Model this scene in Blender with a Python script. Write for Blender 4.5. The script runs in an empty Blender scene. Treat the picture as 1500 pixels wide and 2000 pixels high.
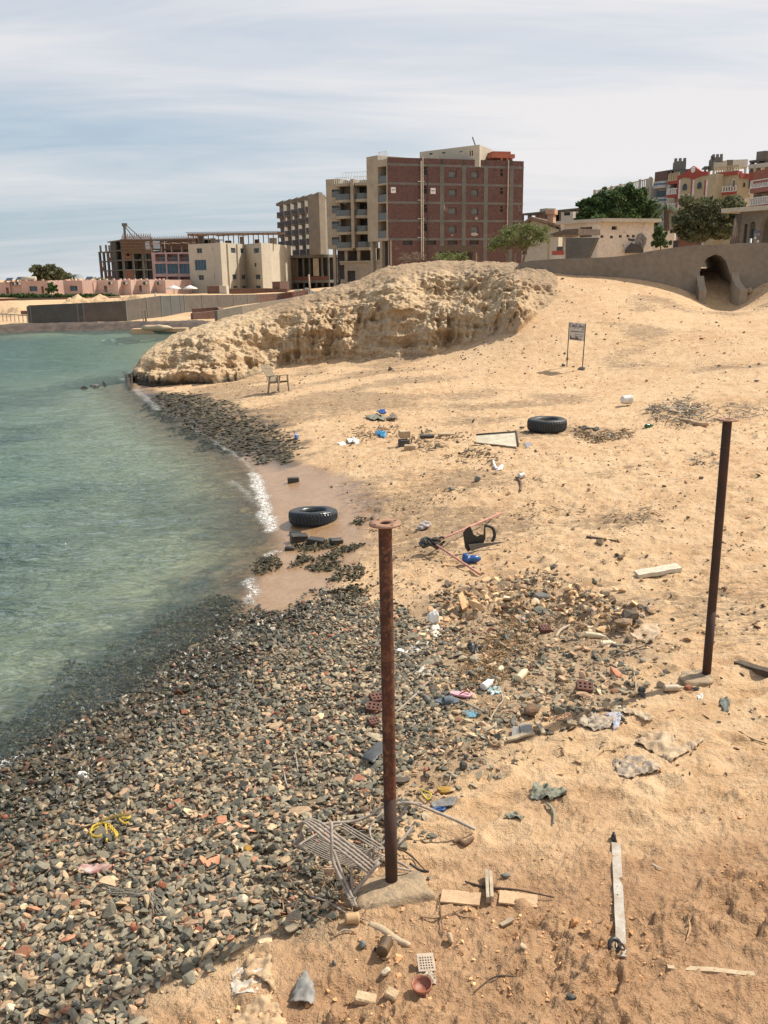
import bpy, bmesh, math, random
import numpy as np
from mathutils import Matrix, Vector
random.seed(7); RNG = np.random.default_rng(7)
S = bpy.context.scene; COL = S.collection
R = math.radians
# ------------------------------------------------------------------ camera
FOC = 1750.0; CAM = Vector((0, 0, 4.6)); PITCH = math.atan(467/1750.0); ROLL = R(0.95)
F = Vector((0, math.cos(PITCH), -math.sin(PITCH))); X0 = Vector((1, 0, 0)); U0 = Vector((0, math.sin(PITCH), math.cos(PITCH)))
RT = X0*math.cos(ROLL) - U0*math.sin(ROLL); UP = U0*math.cos(ROLL) + X0*math.sin(ROLL)
cd = bpy.data.cameras.new("camera"); cam = bpy.data.objects.new("camera", cd); COL.objects.link(cam)
m = Matrix((RT, UP, -F)).transposed().to_4x4(); m.translation = CAM; cam.matrix_world = m
cd.sensor_fit = 'VERTICAL'; cd.sensor_height = 24; cd.sensor_width = 24; cd.lens = FOC/2000*24
cd.clip_start = 0.05; cd.clip_end = 8000
S.camera = cam; S.render.resolution_x = 768; S.render.resolution_y = 1024
# ------------------------------------------------------------------ light
SUN = Vector((1.87, 0.86, 2.62)).normalized()
SEL = math.asin(SUN.z); SAZ = math.atan2(SUN.x, SUN.y)
S.view_settings.view_transform = 'Standard'; S.view_settings.look = 'None'; S.view_settings.gamma = 1; S.view_settings.exposure = 0.30
ld = bpy.data.lights.new("sun", 'SUN'); ld.energy = 5.0; ld.angle = R(0.6); ld.color = (1.0, 0.93, 0.80)
sun = bpy.data.objects.new("sun", ld); COL.objects.link(sun); sun.rotation_euler = SUN.to_track_quat('Z', 'Y').to_euler()
W = bpy.data.worlds.new("World"); S.world = W; W.use_nodes = True
nt = W.node_tree; nt.nodes.clear()
def nd(t, typ, **k):
    n = t.nodes.new(typ)
    for a, b in k.items():
        if a in n.bl_rna.properties and a != 'inputs': setattr(n, a, b)
    return n
def mth(t, op, a, b=None, c=None, clamp=False):
    n = t.nodes.new('ShaderNodeMath'); n.operation = op; n.use_clamp = clamp
    for i, v in enumerate((a, b, c)):
        if v is None: continue
        if isinstance(v, (int, float)): n.inputs[i].default_value = v
        else: t.links.new(v, n.inputs[i])
    return n.outputs[0]
def mixc(t, fac, a, b, mode='MIX'):
    n = t.nodes.new('ShaderNodeMix'); n.data_type = 'RGBA'; n.blend_type = mode
    for i, v in ((0, fac), (6, a), (7, b)):
        if isinstance(v, (int, float)): n.inputs[i].default_value = v
        elif isinstance(v, (tuple, list)): n.inputs[i].default_value = (*v[:3], 1)
        else: t.links.new(v, n.inputs[i])
    return n.outputs[2]
def ramp(t, fac, stops):
    n = t.nodes.new('ShaderNodeValToRGB'); e = n.color_ramp.elements
    while len(e) < len(stops): e.new(0.5)
    for i, (p, c) in enumerate(stops):
        e[i].position = p; e[i].color = (c, c, c, 1) if isinstance(c, (int, float)) else (*c, 1)
    t.links.new(fac, n.inputs[0]); return n.outputs[0]
def noise(t, vec, scale, detail=4, rough=0.55, dist=0, out=0):
    n = t.nodes.new('ShaderNodeTexNoise'); n.inputs['Scale'].default_value = scale; n.inputs['Detail'].default_value = detail
    n.inputs['Roughness'].default_value = rough; n.inputs['Distortion'].default_value = dist
    if vec is not None: t.links.new(vec, n.inputs['Vector'])
    return n.outputs[out]
sky = nd(nt, 'ShaderNodeTexSky'); sky.sky_type = 'NISHITA'; sky.sun_disc = False; sky.sun_elevation = SEL; sky.sun_rotation = SAZ
sky.air_density = 1.0; sky.dust_density = 2.2; sky.ozone_density = 1.2
tc = nd(nt, 'ShaderNodeTexCoord'); sx = nd(nt, 'ShaderNodeSeparateXYZ'); nt.links.new(tc.outputs['Generated'], sx.inputs[0])
zz = mth(nt, 'ADD', mth(nt, 'MAXIMUM', sx.outputs[2], 0.0), 0.13)
cx = nd(nt, 'ShaderNodeCombineXYZ')
nt.links.new(mth(nt, 'DIVIDE', sx.outputs[0], zz), cx.inputs[0]); nt.links.new(mth(nt, 'DIVIDE', sx.outputs[1], zz), cx.inputs[1])
mp = nd(nt, 'ShaderNodeMapping'); nt.links.new(cx.outputs[0], mp.inputs[0]); mp.inputs['Rotation'].default_value = (0, 0, R(-14)); mp.inputs['Scale'].default_value = (0.32, 1.0, 1)
mp.inputs['Location'].default_value = (3.1, 0.4, 0)
cn1 = noise(nt, mp.outputs[0], 0.62, 7, 0.56, 0.5); cn2 = noise(nt, mp.outputs[0], 2.1, 5, 0.6, 0.8)
side = mth(nt, 'MULTIPLY', sx.outputs[0], 0.30)
cs = mth(nt, 'ADD', mth(nt, 'ADD', mth(nt, 'MULTIPLY', cn1, 0.80), mth(nt, 'MULTIPLY', cn2, 0.34)), side)
cf = ramp(nt, cs, [(0.33, 0.0), (0.46, 0.35), (0.55, 0.62), (0.66, 1.0)])
skyc = mixc(nt, 1.0, sky.outputs[0], (0.80, 0.93, 1.08), 'MULTIPLY')
base = mixc(nt, 0.62, skyc, (3.7, 5.4, 7.0))
hz = ramp(nt, sx.outputs[2], [(0.0, 1.0), (0.28, 0.0)])
base = mixc(nt, mth(nt, 'MULTIPLY', hz, 0.55), base, (6.6, 7.1, 7.2))
colr = mixc(nt, mth(nt, 'MULTIPLY', cf, 0.86), base, (9.0, 8.6, 8.5))
bg = nd(nt, 'ShaderNodeBackground'); bg.inputs[1].default_value = 0.083; nt.links.new(colr, bg.inputs[0])
wo = nd(nt, 'ShaderNodeOutputWorld'); nt.links.new(bg.outputs[0], wo.inputs[0])
# ------------------------------------------------------------------ pixel -> world helpers (photo pixels, 1500 x 2000)
def ray(px, py): return F + RT*((px-750)/FOC) + UP*((1000-py)/FOC)
def PZ(px, py, z=0.0):
    d = ray(px, py); return CAM + d*((z-CAM.z)/d.z)
def PY(px, py, Y):
    d = ray(px, py); return CAM + d*(Y/d.y)
# ------------------------------------------------------------------ numpy noise
_p = RNG.permutation(256); PERM = np.concatenate([_p, _p, _p]).astype(np.int64)
G3 = RNG.normal(size=(256, 3)); G3 /= np.linalg.norm(G3, axis=1)[:, None]
def fade(t): return t*t*t*(t*(t*6-15)+10)
def pn(x, y, z=None):
    x = np.asarray(x, float); y = np.asarray(y, float)
    if z is None: z = np.zeros_like(x)+0.37
    xi = np.floor(x).astype(np.int64); yi = np.floor(y).astype(np.int64); zi = np.floor(z).astype(np.int64)
    xf = x-xi; yf = y-yi; zf = z-zi; xi &= 255; yi &= 255; zi &= 255
    u, v, w = fade(xf), fade(yf), fade(zf)
    def g(a, b, c):
        h = PERM[PERM[PERM[xi+a]+yi+b]+zi+c]; q = G3[h]
        return q[..., 0]*(xf-a)+q[..., 1]*(yf-b)+q[..., 2]*(zf-c)
    l = lambda a, b, t: a+t*(b-a)
    return 1.4*l(l(l(g(0,0,0), g(1,0,0), u), l(g(0,1,0), g(1,1,0), u), v), l(l(g(0,0,1), g(1,0,1), u), l(g(0,1,1), g(1,1,1), u), v), w)
def fbm(x, y, o=4, z=None, gain=0.5, lac=2.03):
    s = 0; a = 1; 
    for i in range(o):
        s = s+a*pn(x+i*17.3, y+i*9.1, z); a *= gain; x = x*lac; y = y*lac; z = None if z is None else z*lac
    return s
def sst(a, b, x):
    t = np.clip((x-a)/(b-a), 0, 1); return t*t*(3-2*t)
def segdist(x, y, pts, closed=True):
    d = np.full(x.shape, 1e9); n = len(pts)
    for i in range(n if closed else n-1):
        ax, ay = pts[i]; bx, by = pts[(i+1) % n]; dx, dy = bx-ax, by-ay
        t = np.clip(((x-ax)*dx+(y-ay)*dy)/(dx*dx+dy*dy+1e-12), 0, 1)
        d = np.minimum(d, np.hypot(x-ax-t*dx, y-ay-t*dy))
    return d
def inpoly(x, y, pts):
    c = np.zeros(x.shape, bool); n = len(pts)
    for i in range(n):
        ax, ay = pts[i]; bx, by = pts[(i+1) % n]
        if ay == by: continue
        c ^= ((ay > y) != (by > y)) & (x < (bx-ax)*(y-ay)/(by-ay)+ax)
    return c
def sdf(x, y, pts): return np.where(inpoly(x, y, pts), -1, 1)*segdist(x, y, pts)
# ------------------------------------------------------------------ land shape
SHORE_PX = [(0,1525),(100,1452),(240,1385),(330,1318),(400,1268),(460,1222),(505,1180),(512,1140),(520,1105),(560,1078),(556,1046),(540,1012),(530,962),(507,918),(470,882),(420,856),(370,832),(330,802),(292,776),(268,757),(262,745)]
SH = [tuple(PZ(a, b, 0)[:2]) for a, b in SHORE_PX]
SEA = [(-300,-40),(-12,-20),(-7,0),(-4.5,4.3)] + SH + [(-8.9,40),(-8.2,46),(-9,52),(-12,62)] + [tuple(PZ(a, b, 0)[:2]) for a, b in ((400,640),(330,641),(200,643),(0,648))] + [(-60,76),(-300,72)]
CT = [(765,1740,.60),(1380,1325,.62),(1500,1990,.6),(750,1990,.58),(0,1990,.5),(400,1900,.56),(1000,1450,.6),(1500,1500,.66),(900,1150,.52),(1100,1180,.62),(1500,1100,.78),(1070,845,.82),(1420,820,.98),(800,860,.66),(600,800,.5),(545,765,.55),(750,730,.9),(1125,720,1.12),(1500,720,1.55),(900,690,1.2)]
CP = [tuple(PZ(a, b, z)) for a, b, z in CT]
for a, b, Y in [(1010,643,37),(1075,565,41.5),(1120,541,43.2),(1250,546,42.8),(1370,573,41.8),(1430,590,40.8),(1500,545,41.8),(1010,518,45),(1600,520,43)]: CP.append(tuple(PY(a, b, Y)))
CP += [tuple(PY(1400,590,41.2)),tuple(PY(1412,604,39.5)),(9,50,4.3),(20,50,4.5),(14,58,4.3),(30,48,5.0),(-8,50,.5),(-3,52,.9),(2,55,1.6),(-20,60,.5),(-25,30,.4),(-15,10,.4),(26,30,2.6),(18,12,1.0),(10,2,.8),(-6,-6,.5),(4,-6,.6)]
_A = np.array(CP); _n = len(_A)
def _tk(r2): return 0.5*r2*np.log(r2+1e-9)
_K = _tk(((_A[:, None, :2]-_A[None, :, :2])**2).sum(-1)) + np.eye(_n)*2.0
_M = np.zeros((_n+3, _n+3)); _M[:_n, :_n] = _K; _M[:_n, _n] = 1; _M[:_n, _n+1:] = _A[:, :2]; _M[_n, :_n] = 1; _M[_n+1:, :_n] = _A[:, :2].T
_wt = np.linalg.solve(_M, np.concatenate([_A[:, 2], np.zeros(3)]))
def land(x, y):
    cxx = np.clip(x, -30, 32); cy = np.clip(y, -8, 60)
    s = _wt[_n]+_wt[_n+1]*cxx+_wt[_n+2]*cy
    for i in range(_n): s = s+_wt[i]*_tk((cxx-_A[i, 0])**2+(cy-_A[i, 1])**2)
    s = np.clip(s, 0.35, 6.5)
    s = s-.66*np.exp(-((x-15.8)/1.5)**2-((y-41.9)/1.9)**2)
    far = .45+.7*sst(105, 150, y)+3.5*sst(-8, 14, x*60/np.maximum(y, 60))
    return s+(far-s)*sst(48, 74, y)
def shape(x, y):
    """height without fine relief, and signed distance from the waterline"""
    x = np.asarray(x, float); y = np.asarray(y, float)
    d = sdf(x, y, SEA); L = land(x, y)
    up = L*(1-np.exp(-(np.maximum(d, 0)/3.0)**1.25))
    dn = -1.9*(1-np.exp(-np.maximum(-d, 0)/11.0))
    bank = 0.45*sst(0, .5, d)*sst(70, 76, y)*(1-sst(-12,-6,x))
    return np.where(d > 0, np.maximum(up, np.minimum(bank, 1)), dn), d
def W2(pts, z=0.4): return [tuple(PZ(a, b, z)[:2]) for a, b in pts]
GRAV = W2([(-120,2080),(150,2080),(290,1985),(345,1900),(420,1880),(480,1838),(555,1805),(640,1765),(690,1700),(740,1590),(830,1500),(850,1440),(900,1380),(890,1300),(860,1240),(820,1170),(740,1165)], .4)+W2([(650,1175),(560,1192),(505,1198),(450,1175),(400,1150),(330,1175),(240,1225),(120,1310),(20,1390),(-80,1400),(-500,1600)], 0)
SPARSE = W2([(640,1765),(800,1590),(960,1480),(1060,1405),(1150,1392),(1235,1330),(1268,1262),(1235,1180),(1110,1130),(980,1110),(870,1128),(800,1150),(720,1160),(700,1400)], .5)
CLODS = W2([(840,1190),(880,1130),(960,1118),(1060,1120),(1160,1150),(1240,1190),(1230,1230),(1120,1200),(1000,1180),(930,1180)], .55)
DAMP = W2([(330,2100),(340,1920),(560,1830),(900,1700),(1000,1640),(1180,1560),(1300,1600),(1600,1480),(1700,2100)], .6)
WETS = W2([(560,1200),(500,1180),(470,1100),(480,1000),(440,860),(500,862),(560,900),(640,930),(720,965),(750,1000),(725,1080),(680,1140)], .05)
SHELF = W2([(262,750),(300,754),(400,764),(470,785),(530,815),(575,850),(570,885),(545,895),(520,880),(480,868),(400,850),(330,805),(280,775)], .3)
def blob(x, y, poly, w=0.35, n=0.35, fr=1.6):
    d = sdf(x, y, poly) + n*fbm(x*fr, y*fr, 3); return sst(w, -w, d)
def relief(x, y, z, d):
    dist = np.hypot(x, y); near = sst(16, 5, dist); mid = sst(60, 12, dist)
    dry = sst(0.6, 2.4, d)
    h = 0.05*fbm(x*.35, y*.35, 3)*dry + 0.018*fbm(x*1.7+3, y*1.7, 3)*dry*mid
    dm = blob(x, y, DAMP, .5)
    # footprints: dimples with a raised rim
    fx, fy = x*1.55+0.3*pn(x*2, y*2), y*2.6+0.3*pn(x*2+9, y*2)
    cxi, cyi = np.floor(fx), np.floor(fy); ft = 0
    hh = np.sin(cxi*127.1+cyi*311.7)*43758.5453; hh = hh-np.floor(hh); h2 = np.sin(cxi*269.5+cyi*183.3)*43758.5453; h2 = h2-np.floor(h2)
    ddx, ddy = (fx-cxi-.3-.4*hh), (fy-cyi-.3-.4*h2); rr = np.hypot(ddx, ddy)
    ft = -0.045*np.exp(-(rr/.22)**2)+0.020*np.exp(-((rr-.36)/.10)**2)
    h = h+ft*dry*mid*(hh > .25)*(1-.3*dm)
    # trampled clods
    q = fbm(x*5.5+5+y*1.5, y*7.5, 4, gain=.5); cl = np.maximum(q-.05, 0)
    rg = 1-np.abs(fbm(x*3.1, y*4.2, 3)); patch = sst(-.1, .35, fbm(x*.9+40, y*1.1, 2))
    h = h+near*dry*(0.055*cl*(.35+.65*dm)*(.3+patch)+0.045*(rg-.7)*dm*patch+0.014*fbm(x*20, y*24, 3)*(.4+.6*dm))
    h = h+(1-near)*mid*dry*(.018*sst(.0, .08, fbm(x*2.6, y*4.2, 3))+.0)+(1-near)*mid*dry*0.045*np.maximum(fbm(x*4, y*5, 3)-.08, 0)
    xr, yr = x*.8+y*.6, y*.8-x*.6; t1 = fbm(xr*2.6, yr*6.5, 4, gain=.5); t2 = fbm(xr*6+3, yr*13, 3)
    wk = near*dry*(.30+.70*dm)*(.35+.65*patch)
    h = h+wk*(.030*sst(-.05, .10, t1)+.013*sst(-.02, .10, t2)*sst(-.25, .1, t1)-.014*np.exp(-((t1+.07)/.06)**2)+.02*sst(.28, .42, t1))
    c = blob(x, y, CLODS, .2)
    h = h+c*(0.13*np.maximum(fbm(x*3.3, y*3.7, 3)+.1, 0)+0.09*np.maximum(fbm(x*9, y*9, 2), 0))
    g = blob(x, y, GRAV, .2, .15); h = h*(1-.6*g)+g*0.03*fbm(x*1.2, y*1.2, 3)
    s = blob(x, y, SHELF, .3)*sst(-1.2, .1, d)
    h = h*(1-.5*s)+s*(.10*np.maximum(fbm(x*1.3, y*2.2, 4), -.1)+.05*np.abs(fbm(x*4, y*6, 3)))
    # far banks of dug earth
    h = h+sst(100, 130, y)*sst(400, 300, y)*.5*np.maximum(fbm(x*.05, y*.05, 3), 0)
    r = np.where(d > 0, 1, 0.35)
    return h*r
def ztop(x, y):
    x = np.atleast_1d(np.asarray(x, float)); y = np.atleast_1d(np.asarray(y, float))
    z, d = shape(x, y); return z+relief(x, y, z, d)
def GP(px, py, dz=0.0):
    d = ray(px, py); t = np.geomspace(2.5, 75, 500)
    for k in range(2):
        x, y, z = CAM.x+d.x*t, CAM.y+d.y*t, CAM.z+d.z*t
        b = z < shape(x, y)[0]
        i = int(np.argmax(b)) if b.any() else len(t)-1
        t = np.linspace(t[max(i-1, 0)], t[i], 40)
    return Vector((x[i], y[i], float(ztop(x[i], y[i])[0])+dz))
# ------------------------------------------------------------------ mesh building
def grid_mesh(name, X, Y, Z, mat, attrs=None, smooth=True):
    r, c = X.shape; me = bpy.data.meshes.new(name)
    me.vertices.add(r*c); me.vertices.foreach_set('co', np.stack([X, Y, Z], -1).astype(np.float32).ravel())
    i = np.arange(r*c).reshape(r, c); q = np.stack([i[:-1, :-1], i[:-1, 1:], i[1:, 1:], i[1:, :-1]], -1).reshape(-1, 4)
    me.loops.add(q.size); me.loops.foreach_set('vertex_index', q.ravel().astype(np.int32))
    me.polygons.add(len(q)); me.polygons.foreach_set('loop_start', (np.arange(len(q))*4).astype(np.int32)); me.polygons.foreach_set('loop_total', np.full(len(q), 4, np.int32))
    me.update(calc_edges=True)
    if smooth: me.polygons.foreach_set('use_smooth', np.ones(len(q), bool))
    for k, v in (attrs or {}).items():
        a = me.attributes.new(k, 'FLOAT', 'POINT'); a.data.foreach_set('value', v.astype(np.float32).ravel())
    me.materials.append(mat); o = bpy.data.objects.new(name, me); COL.objects.link(o); return o
def tri_mesh(name, V, Tn, mat, cols=None, parent=None):
    me = bpy.data.meshes.new(name); k = Tn.shape[1]
    me.vertices.add(len(V)); me.vertices.foreach_set('co', V.astype(np.float32).ravel())
    me.loops.add(Tn.size); me.loops.foreach_set('vertex_index', Tn.ravel().astype(np.int32))
    me.polygons.add(len(Tn)); me.polygons.foreach_set('loop_start', (np.arange(len(Tn))*k).astype(np.int32)); me.polygons.foreach_set('loop_total', np.full(len(Tn), k, np.int32))
    me.update(calc_edges=True)
    if cols is not None:
        a = me.attributes.new('col', 'FLOAT_COLOR', 'POINT'); cc = np.ones((len(V), 4), np.float32); cc[:, :3] = cols; a.data.foreach_set('color', cc.ravel())
    me.polygons.foreach_set('use_smooth', np.zeros(len(Tn), bool))
    me.materials.append(mat); o = bpy.data.objects.new(name, me); COL.objects.link(o)
    if parent: o.parent = parent; o.location = -wloc(parent)
    return o
def wloc(o):
    v = Vector(o.location)
    while o.parent: o = o.parent; v += Vector(o.location)
    return v
def tag(o, label=None, cat=None, group=None, kind=None):
    if label: o['label'] = label
    if cat: o['category'] = cat
    if group: o['group'] = group
    if kind: o['kind'] = kind
    return o
def thing(name, label, cat, loc, group=None):
    o = bpy.data.objects.new(name, None); COL.objects.link(o); o.location = loc; o.empty_display_size = .2
    return tag(o, label, cat, group)
class MB:
    """collects shapes; build() links them as one mesh object"""
    def __init__(s, loc=None, rz=0, tilt=None):
        s.v = []; s.f = []; s.sm = []
        s.m = Matrix.Translation(Vector(loc) if loc is not None else Vector((0, 0, 0))) @ Matrix.Rotation(rz, 4, 'Z')
        if tilt is not None: s.m = s.m @ Matrix.Rotation(tilt[0], 4, 'X') @ Matrix.Rotation(tilt[1], 4, 'Y')
    def add(s, vs, fs, smooth=False):
        b = len(s.v); s.v += [s.m @ Vector(v) for v in vs]; s.f += [tuple(b+i for i in f) for f in fs]; s.sm += [smooth]*len(fs); return s
    def hexa(s, c): return s.add(c, [(0,3,2,1),(4,5,6,7),(0,1,5,4),(1,2,6,5),(2,3,7,6),(3,0,4,7)])
    def box(s, c, d, rz=0, tilt=None):
        m = Matrix.Translation(Vector(c)) @ Matrix.Rotation(rz, 4, 'Z')
        if tilt is not None: m = m @ Matrix.Rotation(tilt[0], 4, 'X') @ Matrix.Rotation(tilt[1], 4, 'Y')
        x, y, z = d[0]/2, d[1]/2, d[2]/2
        return s.hexa([m @ Vector(p) for p in ((-x,-y,-z),(x,-y,-z),(x,y,-z),(-x,y,-z),(-x,-y,z),(x,-y,z),(x,y,z),(-x,y,z))])
    def quad(s, *p): return s.add(p, [tuple(range(len(p)))])
    def tube(s, path, r, n=8, cap=True):
        P_ = [Vector(p) for p in path]; rs = r if isinstance(r, (list, tuple)) else [r]*len(P_); vs = []; fs = []; a = None
        for i, p in enumerate(P_):
            t = (P_[min(i+1, len(P_)-1)]-P_[max(i-1, 0)]); t = t.normalized() if t.length > 1e-9 else Vector((0, 0, 1))
            if a is None: a = t.cross(Vector((0, 0, 1))); a = a if a.length > .05 else t.cross(Vector((1, 0, 0)))
            a = (a-t*a.dot(t)).normalized(); b = t.cross(a)
            for k in range(n):
                w = 2*math.pi*k/n; vs.append(p+(a*math.cos(w)+b*math.sin(w))*rs[i])
        for i in range(len(P_)-1):
            for k in range(n): fs.append((i*n+k, i*n+(k+1) % n, (i+1)*n+(k+1) % n, (i+1)*n+k))
        if cap: fs += [tuple(range(n-1, -1, -1)), tuple((len(P_)-1)*n+k for k in range(n))]
        return s.add(vs, fs, True)
    def lathe(s, prof, c=(0,0,0), n=24, closed=False, ax='Z', jit=None):
        vs = []; fs = []; k = len(prof)
        for j in range(n):
            w = 2*math.pi*j/n
            for i, (r, h) in enumerate(prof):
                x, y, z = r*math.cos(w), r*math.sin(w), h
                if jit: x += jit(j, i, 0); y += jit(j, i, 1); z += jit(j, i, 2)
                if ax == 'X': x, y, z = z, x, y
                elif ax == 'Y': x, y, z = x, z, y
                vs.append(Vector(c)+Vector((x, y, z)))
        for j in range(n):
            for i in range(k if closed else k-1):
                a, b = j*k+i, j*k+(i+1) % k; d, e = ((j+1) % n)*k+i, ((j+1) % n)*k+(i+1) % k; fs.append((a, d, e, b))
        return s.add(vs, fs, True)
    def slab(s, outline, z0, z1, holes=None):
        n = len(outline); vs = [(x, y, z0) for x, y in outline]+[(x, y, z1) for x, y in outline]
        return s.add(vs, [tuple(range(n-1, -1, -1)), tuple(range(n, 2*n))]+[(i, (i+1) % n, n+(i+1) % n, n+i) for i in range(n)])
    def build(s, name, mat, parent=None, bevel=0, weld=False):
        me = bpy.data.meshes.new(name)
        if parent is None:
            xs = [v.x for v in s.v]; ys = [v.y for v in s.v]; o0 = Vector(((min(xs)+max(xs))/2, (min(ys)+max(ys))/2, min(v.z for v in s.v)))
        else: o0 = wloc(parent)
        me.from_pydata([tuple(v-o0) for v in s.v], [], s.f); me.polygons.foreach_set('use_smooth', s.sm)
        if bevel or weld:
            bm = bmesh.new(); bm.from_mesh(me)
            if weld: bmesh.ops.remove_doubles(bm, verts=bm.verts, dist=1e-4)
            if bevel: bmesh.ops.bevel(bm, geom=[e for e in bm.edges if e.is_manifold and e.calc_face_angle(0) > .5], offset=bevel, segments=1, affect='EDGES')
            bmesh.ops.recalc_face_normals(bm, faces=bm.faces); bm.to_mesh(me); bm.free()
        me.materials.append(mat); o = bpy.data.objects.new(name, me); COL.objects.link(o)
        if parent: o.parent = parent
        else: o.location = o0
        return o
def one(mb, name, mat, label, cat, group=None, **k): return tag(mb.build(name, mat, **k), label, cat, group)
# ------------------------------------------------------------------ materials
def newmat(name):
    mt = bpy.data.materials.new(name); mt.use_nodes = True; t = mt.node_tree; return mt, t, t.nodes['Principled BSDF']
def bump(t, b, h, dist=.01, st=1.0, nrm=None):
    n = t.nodes.new('ShaderNodeBump'); n.inputs['Distance'].default_value = dist; n.inputs['Strength'].default_value = st; t.links.new(h, n.inputs['Height'])
    if nrm is not None: t.links.new(nrm, n.inputs['Normal'])
    if b is not None: t.links.new(n.outputs[0], b.inputs['Normal'])
    return n.outputs[0]
def opos(t):
    n = t.nodes.new('ShaderNodeNewGeometry'); return n.outputs['Position']
MC = {}
def pm(name, c1, c2=None, sc=3.0, rough=.85, bs=None, bd=.004, metal=0, spec=None, fine=True, c3=None, mask=(.45, .62)):
    if name in MC: return MC[name]
    mt, t, b = newmat(name); v = opos(t); c2 = c2 or tuple(x*.72 for x in c1)
    n1 = noise(t, v, sc, 6, .62); c = mixc(t, ramp(t, n1, [(.38, 0), (.62, 1)]), c1, c2)
    if c3: c = mixc(t, ramp(t, noise(t, v, sc*2.3, 5, .7, .6), [(mask[0], 0), (mask[1], 1)]), c, c3)
    if fine: c = mixc(t, 1.0, c, ramp(t, noise(t, v, sc*9, 3, .6), [(.2, .8), (.8, 1.18)]), 'MULTIPLY')
    t.links.new(c, b.inputs['Base Color']); b.inputs['Roughness'].default_value = rough; b.inputs['Metallic'].default_value = metal
    if spec is not None: b.inputs['Specular IOR Level'].default_value = spec
    bump(t, b, noise(t, v, bs or sc*6, 4, .6), bd); MC[name] = mt; return mt
# ------------------------------------------------------------------ ground
def attrf(t, n):
    a = t.nodes.new('ShaderNodeAttribute'); a.attribute_name = n; return a.outputs['Fac']
def ground_mat():
    mt, t, b = newmat('sand'); v = opos(t)
    big = noise(t, v, .45, 5, .6); n2 = noise(t, v, 3.2, 6, .65, .4); n3 = noise(t, v, 17, 4, .65); n4 = noise(t, v, 90, 3, .6)
    sand = mixc(t, ramp(t, big, [(.35, 0), (.65, 1)]), (.54, .362, .205), (.45, .278, .143))
    sand = mixc(t, ramp(t, n2, [(.42, 0), (.62, .6)]), sand, (.60, .43, .265))
    damp = mixc(t, ramp(t, n2, [(.35, 0), (.65, 1)]), (.285, .158, .080), (.375, .222, .118))  # damp sand, its tone also carrying the darker exposure of the foreground
    c = mixc(t, mth(t, 'MULTIPLY', attrf(t, 'damp'), .9), sand, damp)
    c = mixc(t, 1.0, c, ramp(t, n3, [(.25, .78), (.5, 1.0), (.8, 1.1)]), 'MULTIPLY')
    c = mixc(t, 1.0, c, ramp(t, n4, [(.25, .80), (.5, 1.0), (.8, 1.12)]), 'MULTIPLY')
    # dark bits of dry weed and grit lying in the sand
    mp2 = t.nodes.new('ShaderNodeMapping'); mp2.inputs['Scale'].default_value = (.55, 1.3, 1); t.links.new(v, mp2.inputs[0])
    w = ramp(t, mth(t, 'ADD', noise(t, mp2.outputs[0], 9, 5, .75, .8), mth(t, 'MULTIPLY', attrf(t, 'litter'), .24)), [(.62, 0), (.70, 1)])
    c = mixc(t, mth(t, 'MULTIPLY', w, .6), c, (.15, .10, .06))
    c = mixc(t, mth(t, 'MULTIPLY', attrf(t, 'shingle'), .8), c, (.16, .125, .09))
    c = mixc(t, mth(t, 'MULTIPLY', attrf(t, 'shelf'), .93), c, mixc(t, n3, (.022, .022, .018), (.085, .065, .045)))
    wet = attrf(t, 'wet')
    c = mixc(t, wet, c, mixc(t, 1.0, c, (.58, .54, .53), 'MULTIPLY'))
    c = mixc(t, attrf(t, 'sunk'), c, mixc(t, n3, (.46, .44, .31), (.56, .53, .38)))
    sub = attrf(t, 'patch')
    c = mixc(t, mth(t, 'MULTIPLY', sub, .95), c, (.035, .06, .06))
    t.links.new(c, b.inputs['Base Color'])
    rr = mth(t, 'SUBTRACT', .93, mth(t, 'MULTIPLY', wet, .66)); t.links.new(rr, b.inputs['Roughness'])
    dryk = mth(t, 'SUBTRACT', 1.0, mth(t, 'MULTIPLY', wet, .85))
    h = mth(t, 'ADD', mth(t, 'MULTIPLY', n3, 1.0), mth(t, 'MULTIPLY', n4, .35))
    h = mth(t, 'ADD', h, mth(t, 'MULTIPLY', noise(t, v, 6, 5, .7), 1.3))
    bump(t, b, mth(t, 'MULTIPLY', h, dryk), .032, 1.0); return mt
rows = np.concatenate([np.linspace(-14, 2.0, 24), np.geomspace(2.25, 62, 860), np.geomspace(64, 4500, 70)])
ca = np.concatenate([-np.geomspace(4, .54, 30), np.linspace(-.53, .53, 760), np.geomspace(.54, 4, 30)])
YY = np.repeat(rows[:, None], len(ca), 1); XX = ca[None, :]*(np.maximum(YY, 2)+1.3)
Z, DD = shape(XX, YY); Z = Z+relief(XX, YY, Z, DD)
wet = np.maximum(blob(XX, YY, WETS, .25, .2), sst(.95, .15, DD+.35*fbm(XX*.8, YY*.8, 3))*(YY < 60))
lit = sst(.15, .7, fbm(XX*.25+2, YY*.33, 3)+.30)*sst(.8, 2.2, DD)*sst(6, 12, YY)*(1-.5*sst(35, 60, YY))
for q_, k_ in ((W2([(240,1190),(420,1130),(490,1165),(400,1240),(300,1290),(100,1410),(0,1440),(-100,1440),(40,1370)], -.3), .95), (W2([(200,960),(300,930),(450,990),(520,1040),(480,1080),(330,1040),(230,1000)], -.3), .55)): PB = k_*blob(XX, YY, q_, .7, .9, 1.4)*sst(.1, -.5, DD); PBX = PB if k_ > .9 else np.maximum(PBX, PB)
lit = lit*(1-.6*sst(3, 9, XX)*sst(26, 10, YY))
pat = sst(.02, .30, fbm(XX*.10+7, YY*.14+3, 3)+.22*sst(9, 24, YY)+.1*sst(3, 9, -DD)-.05)*sst(-2.0, -5, DD)*(1-.9*sst(45, 60, YY))
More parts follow.
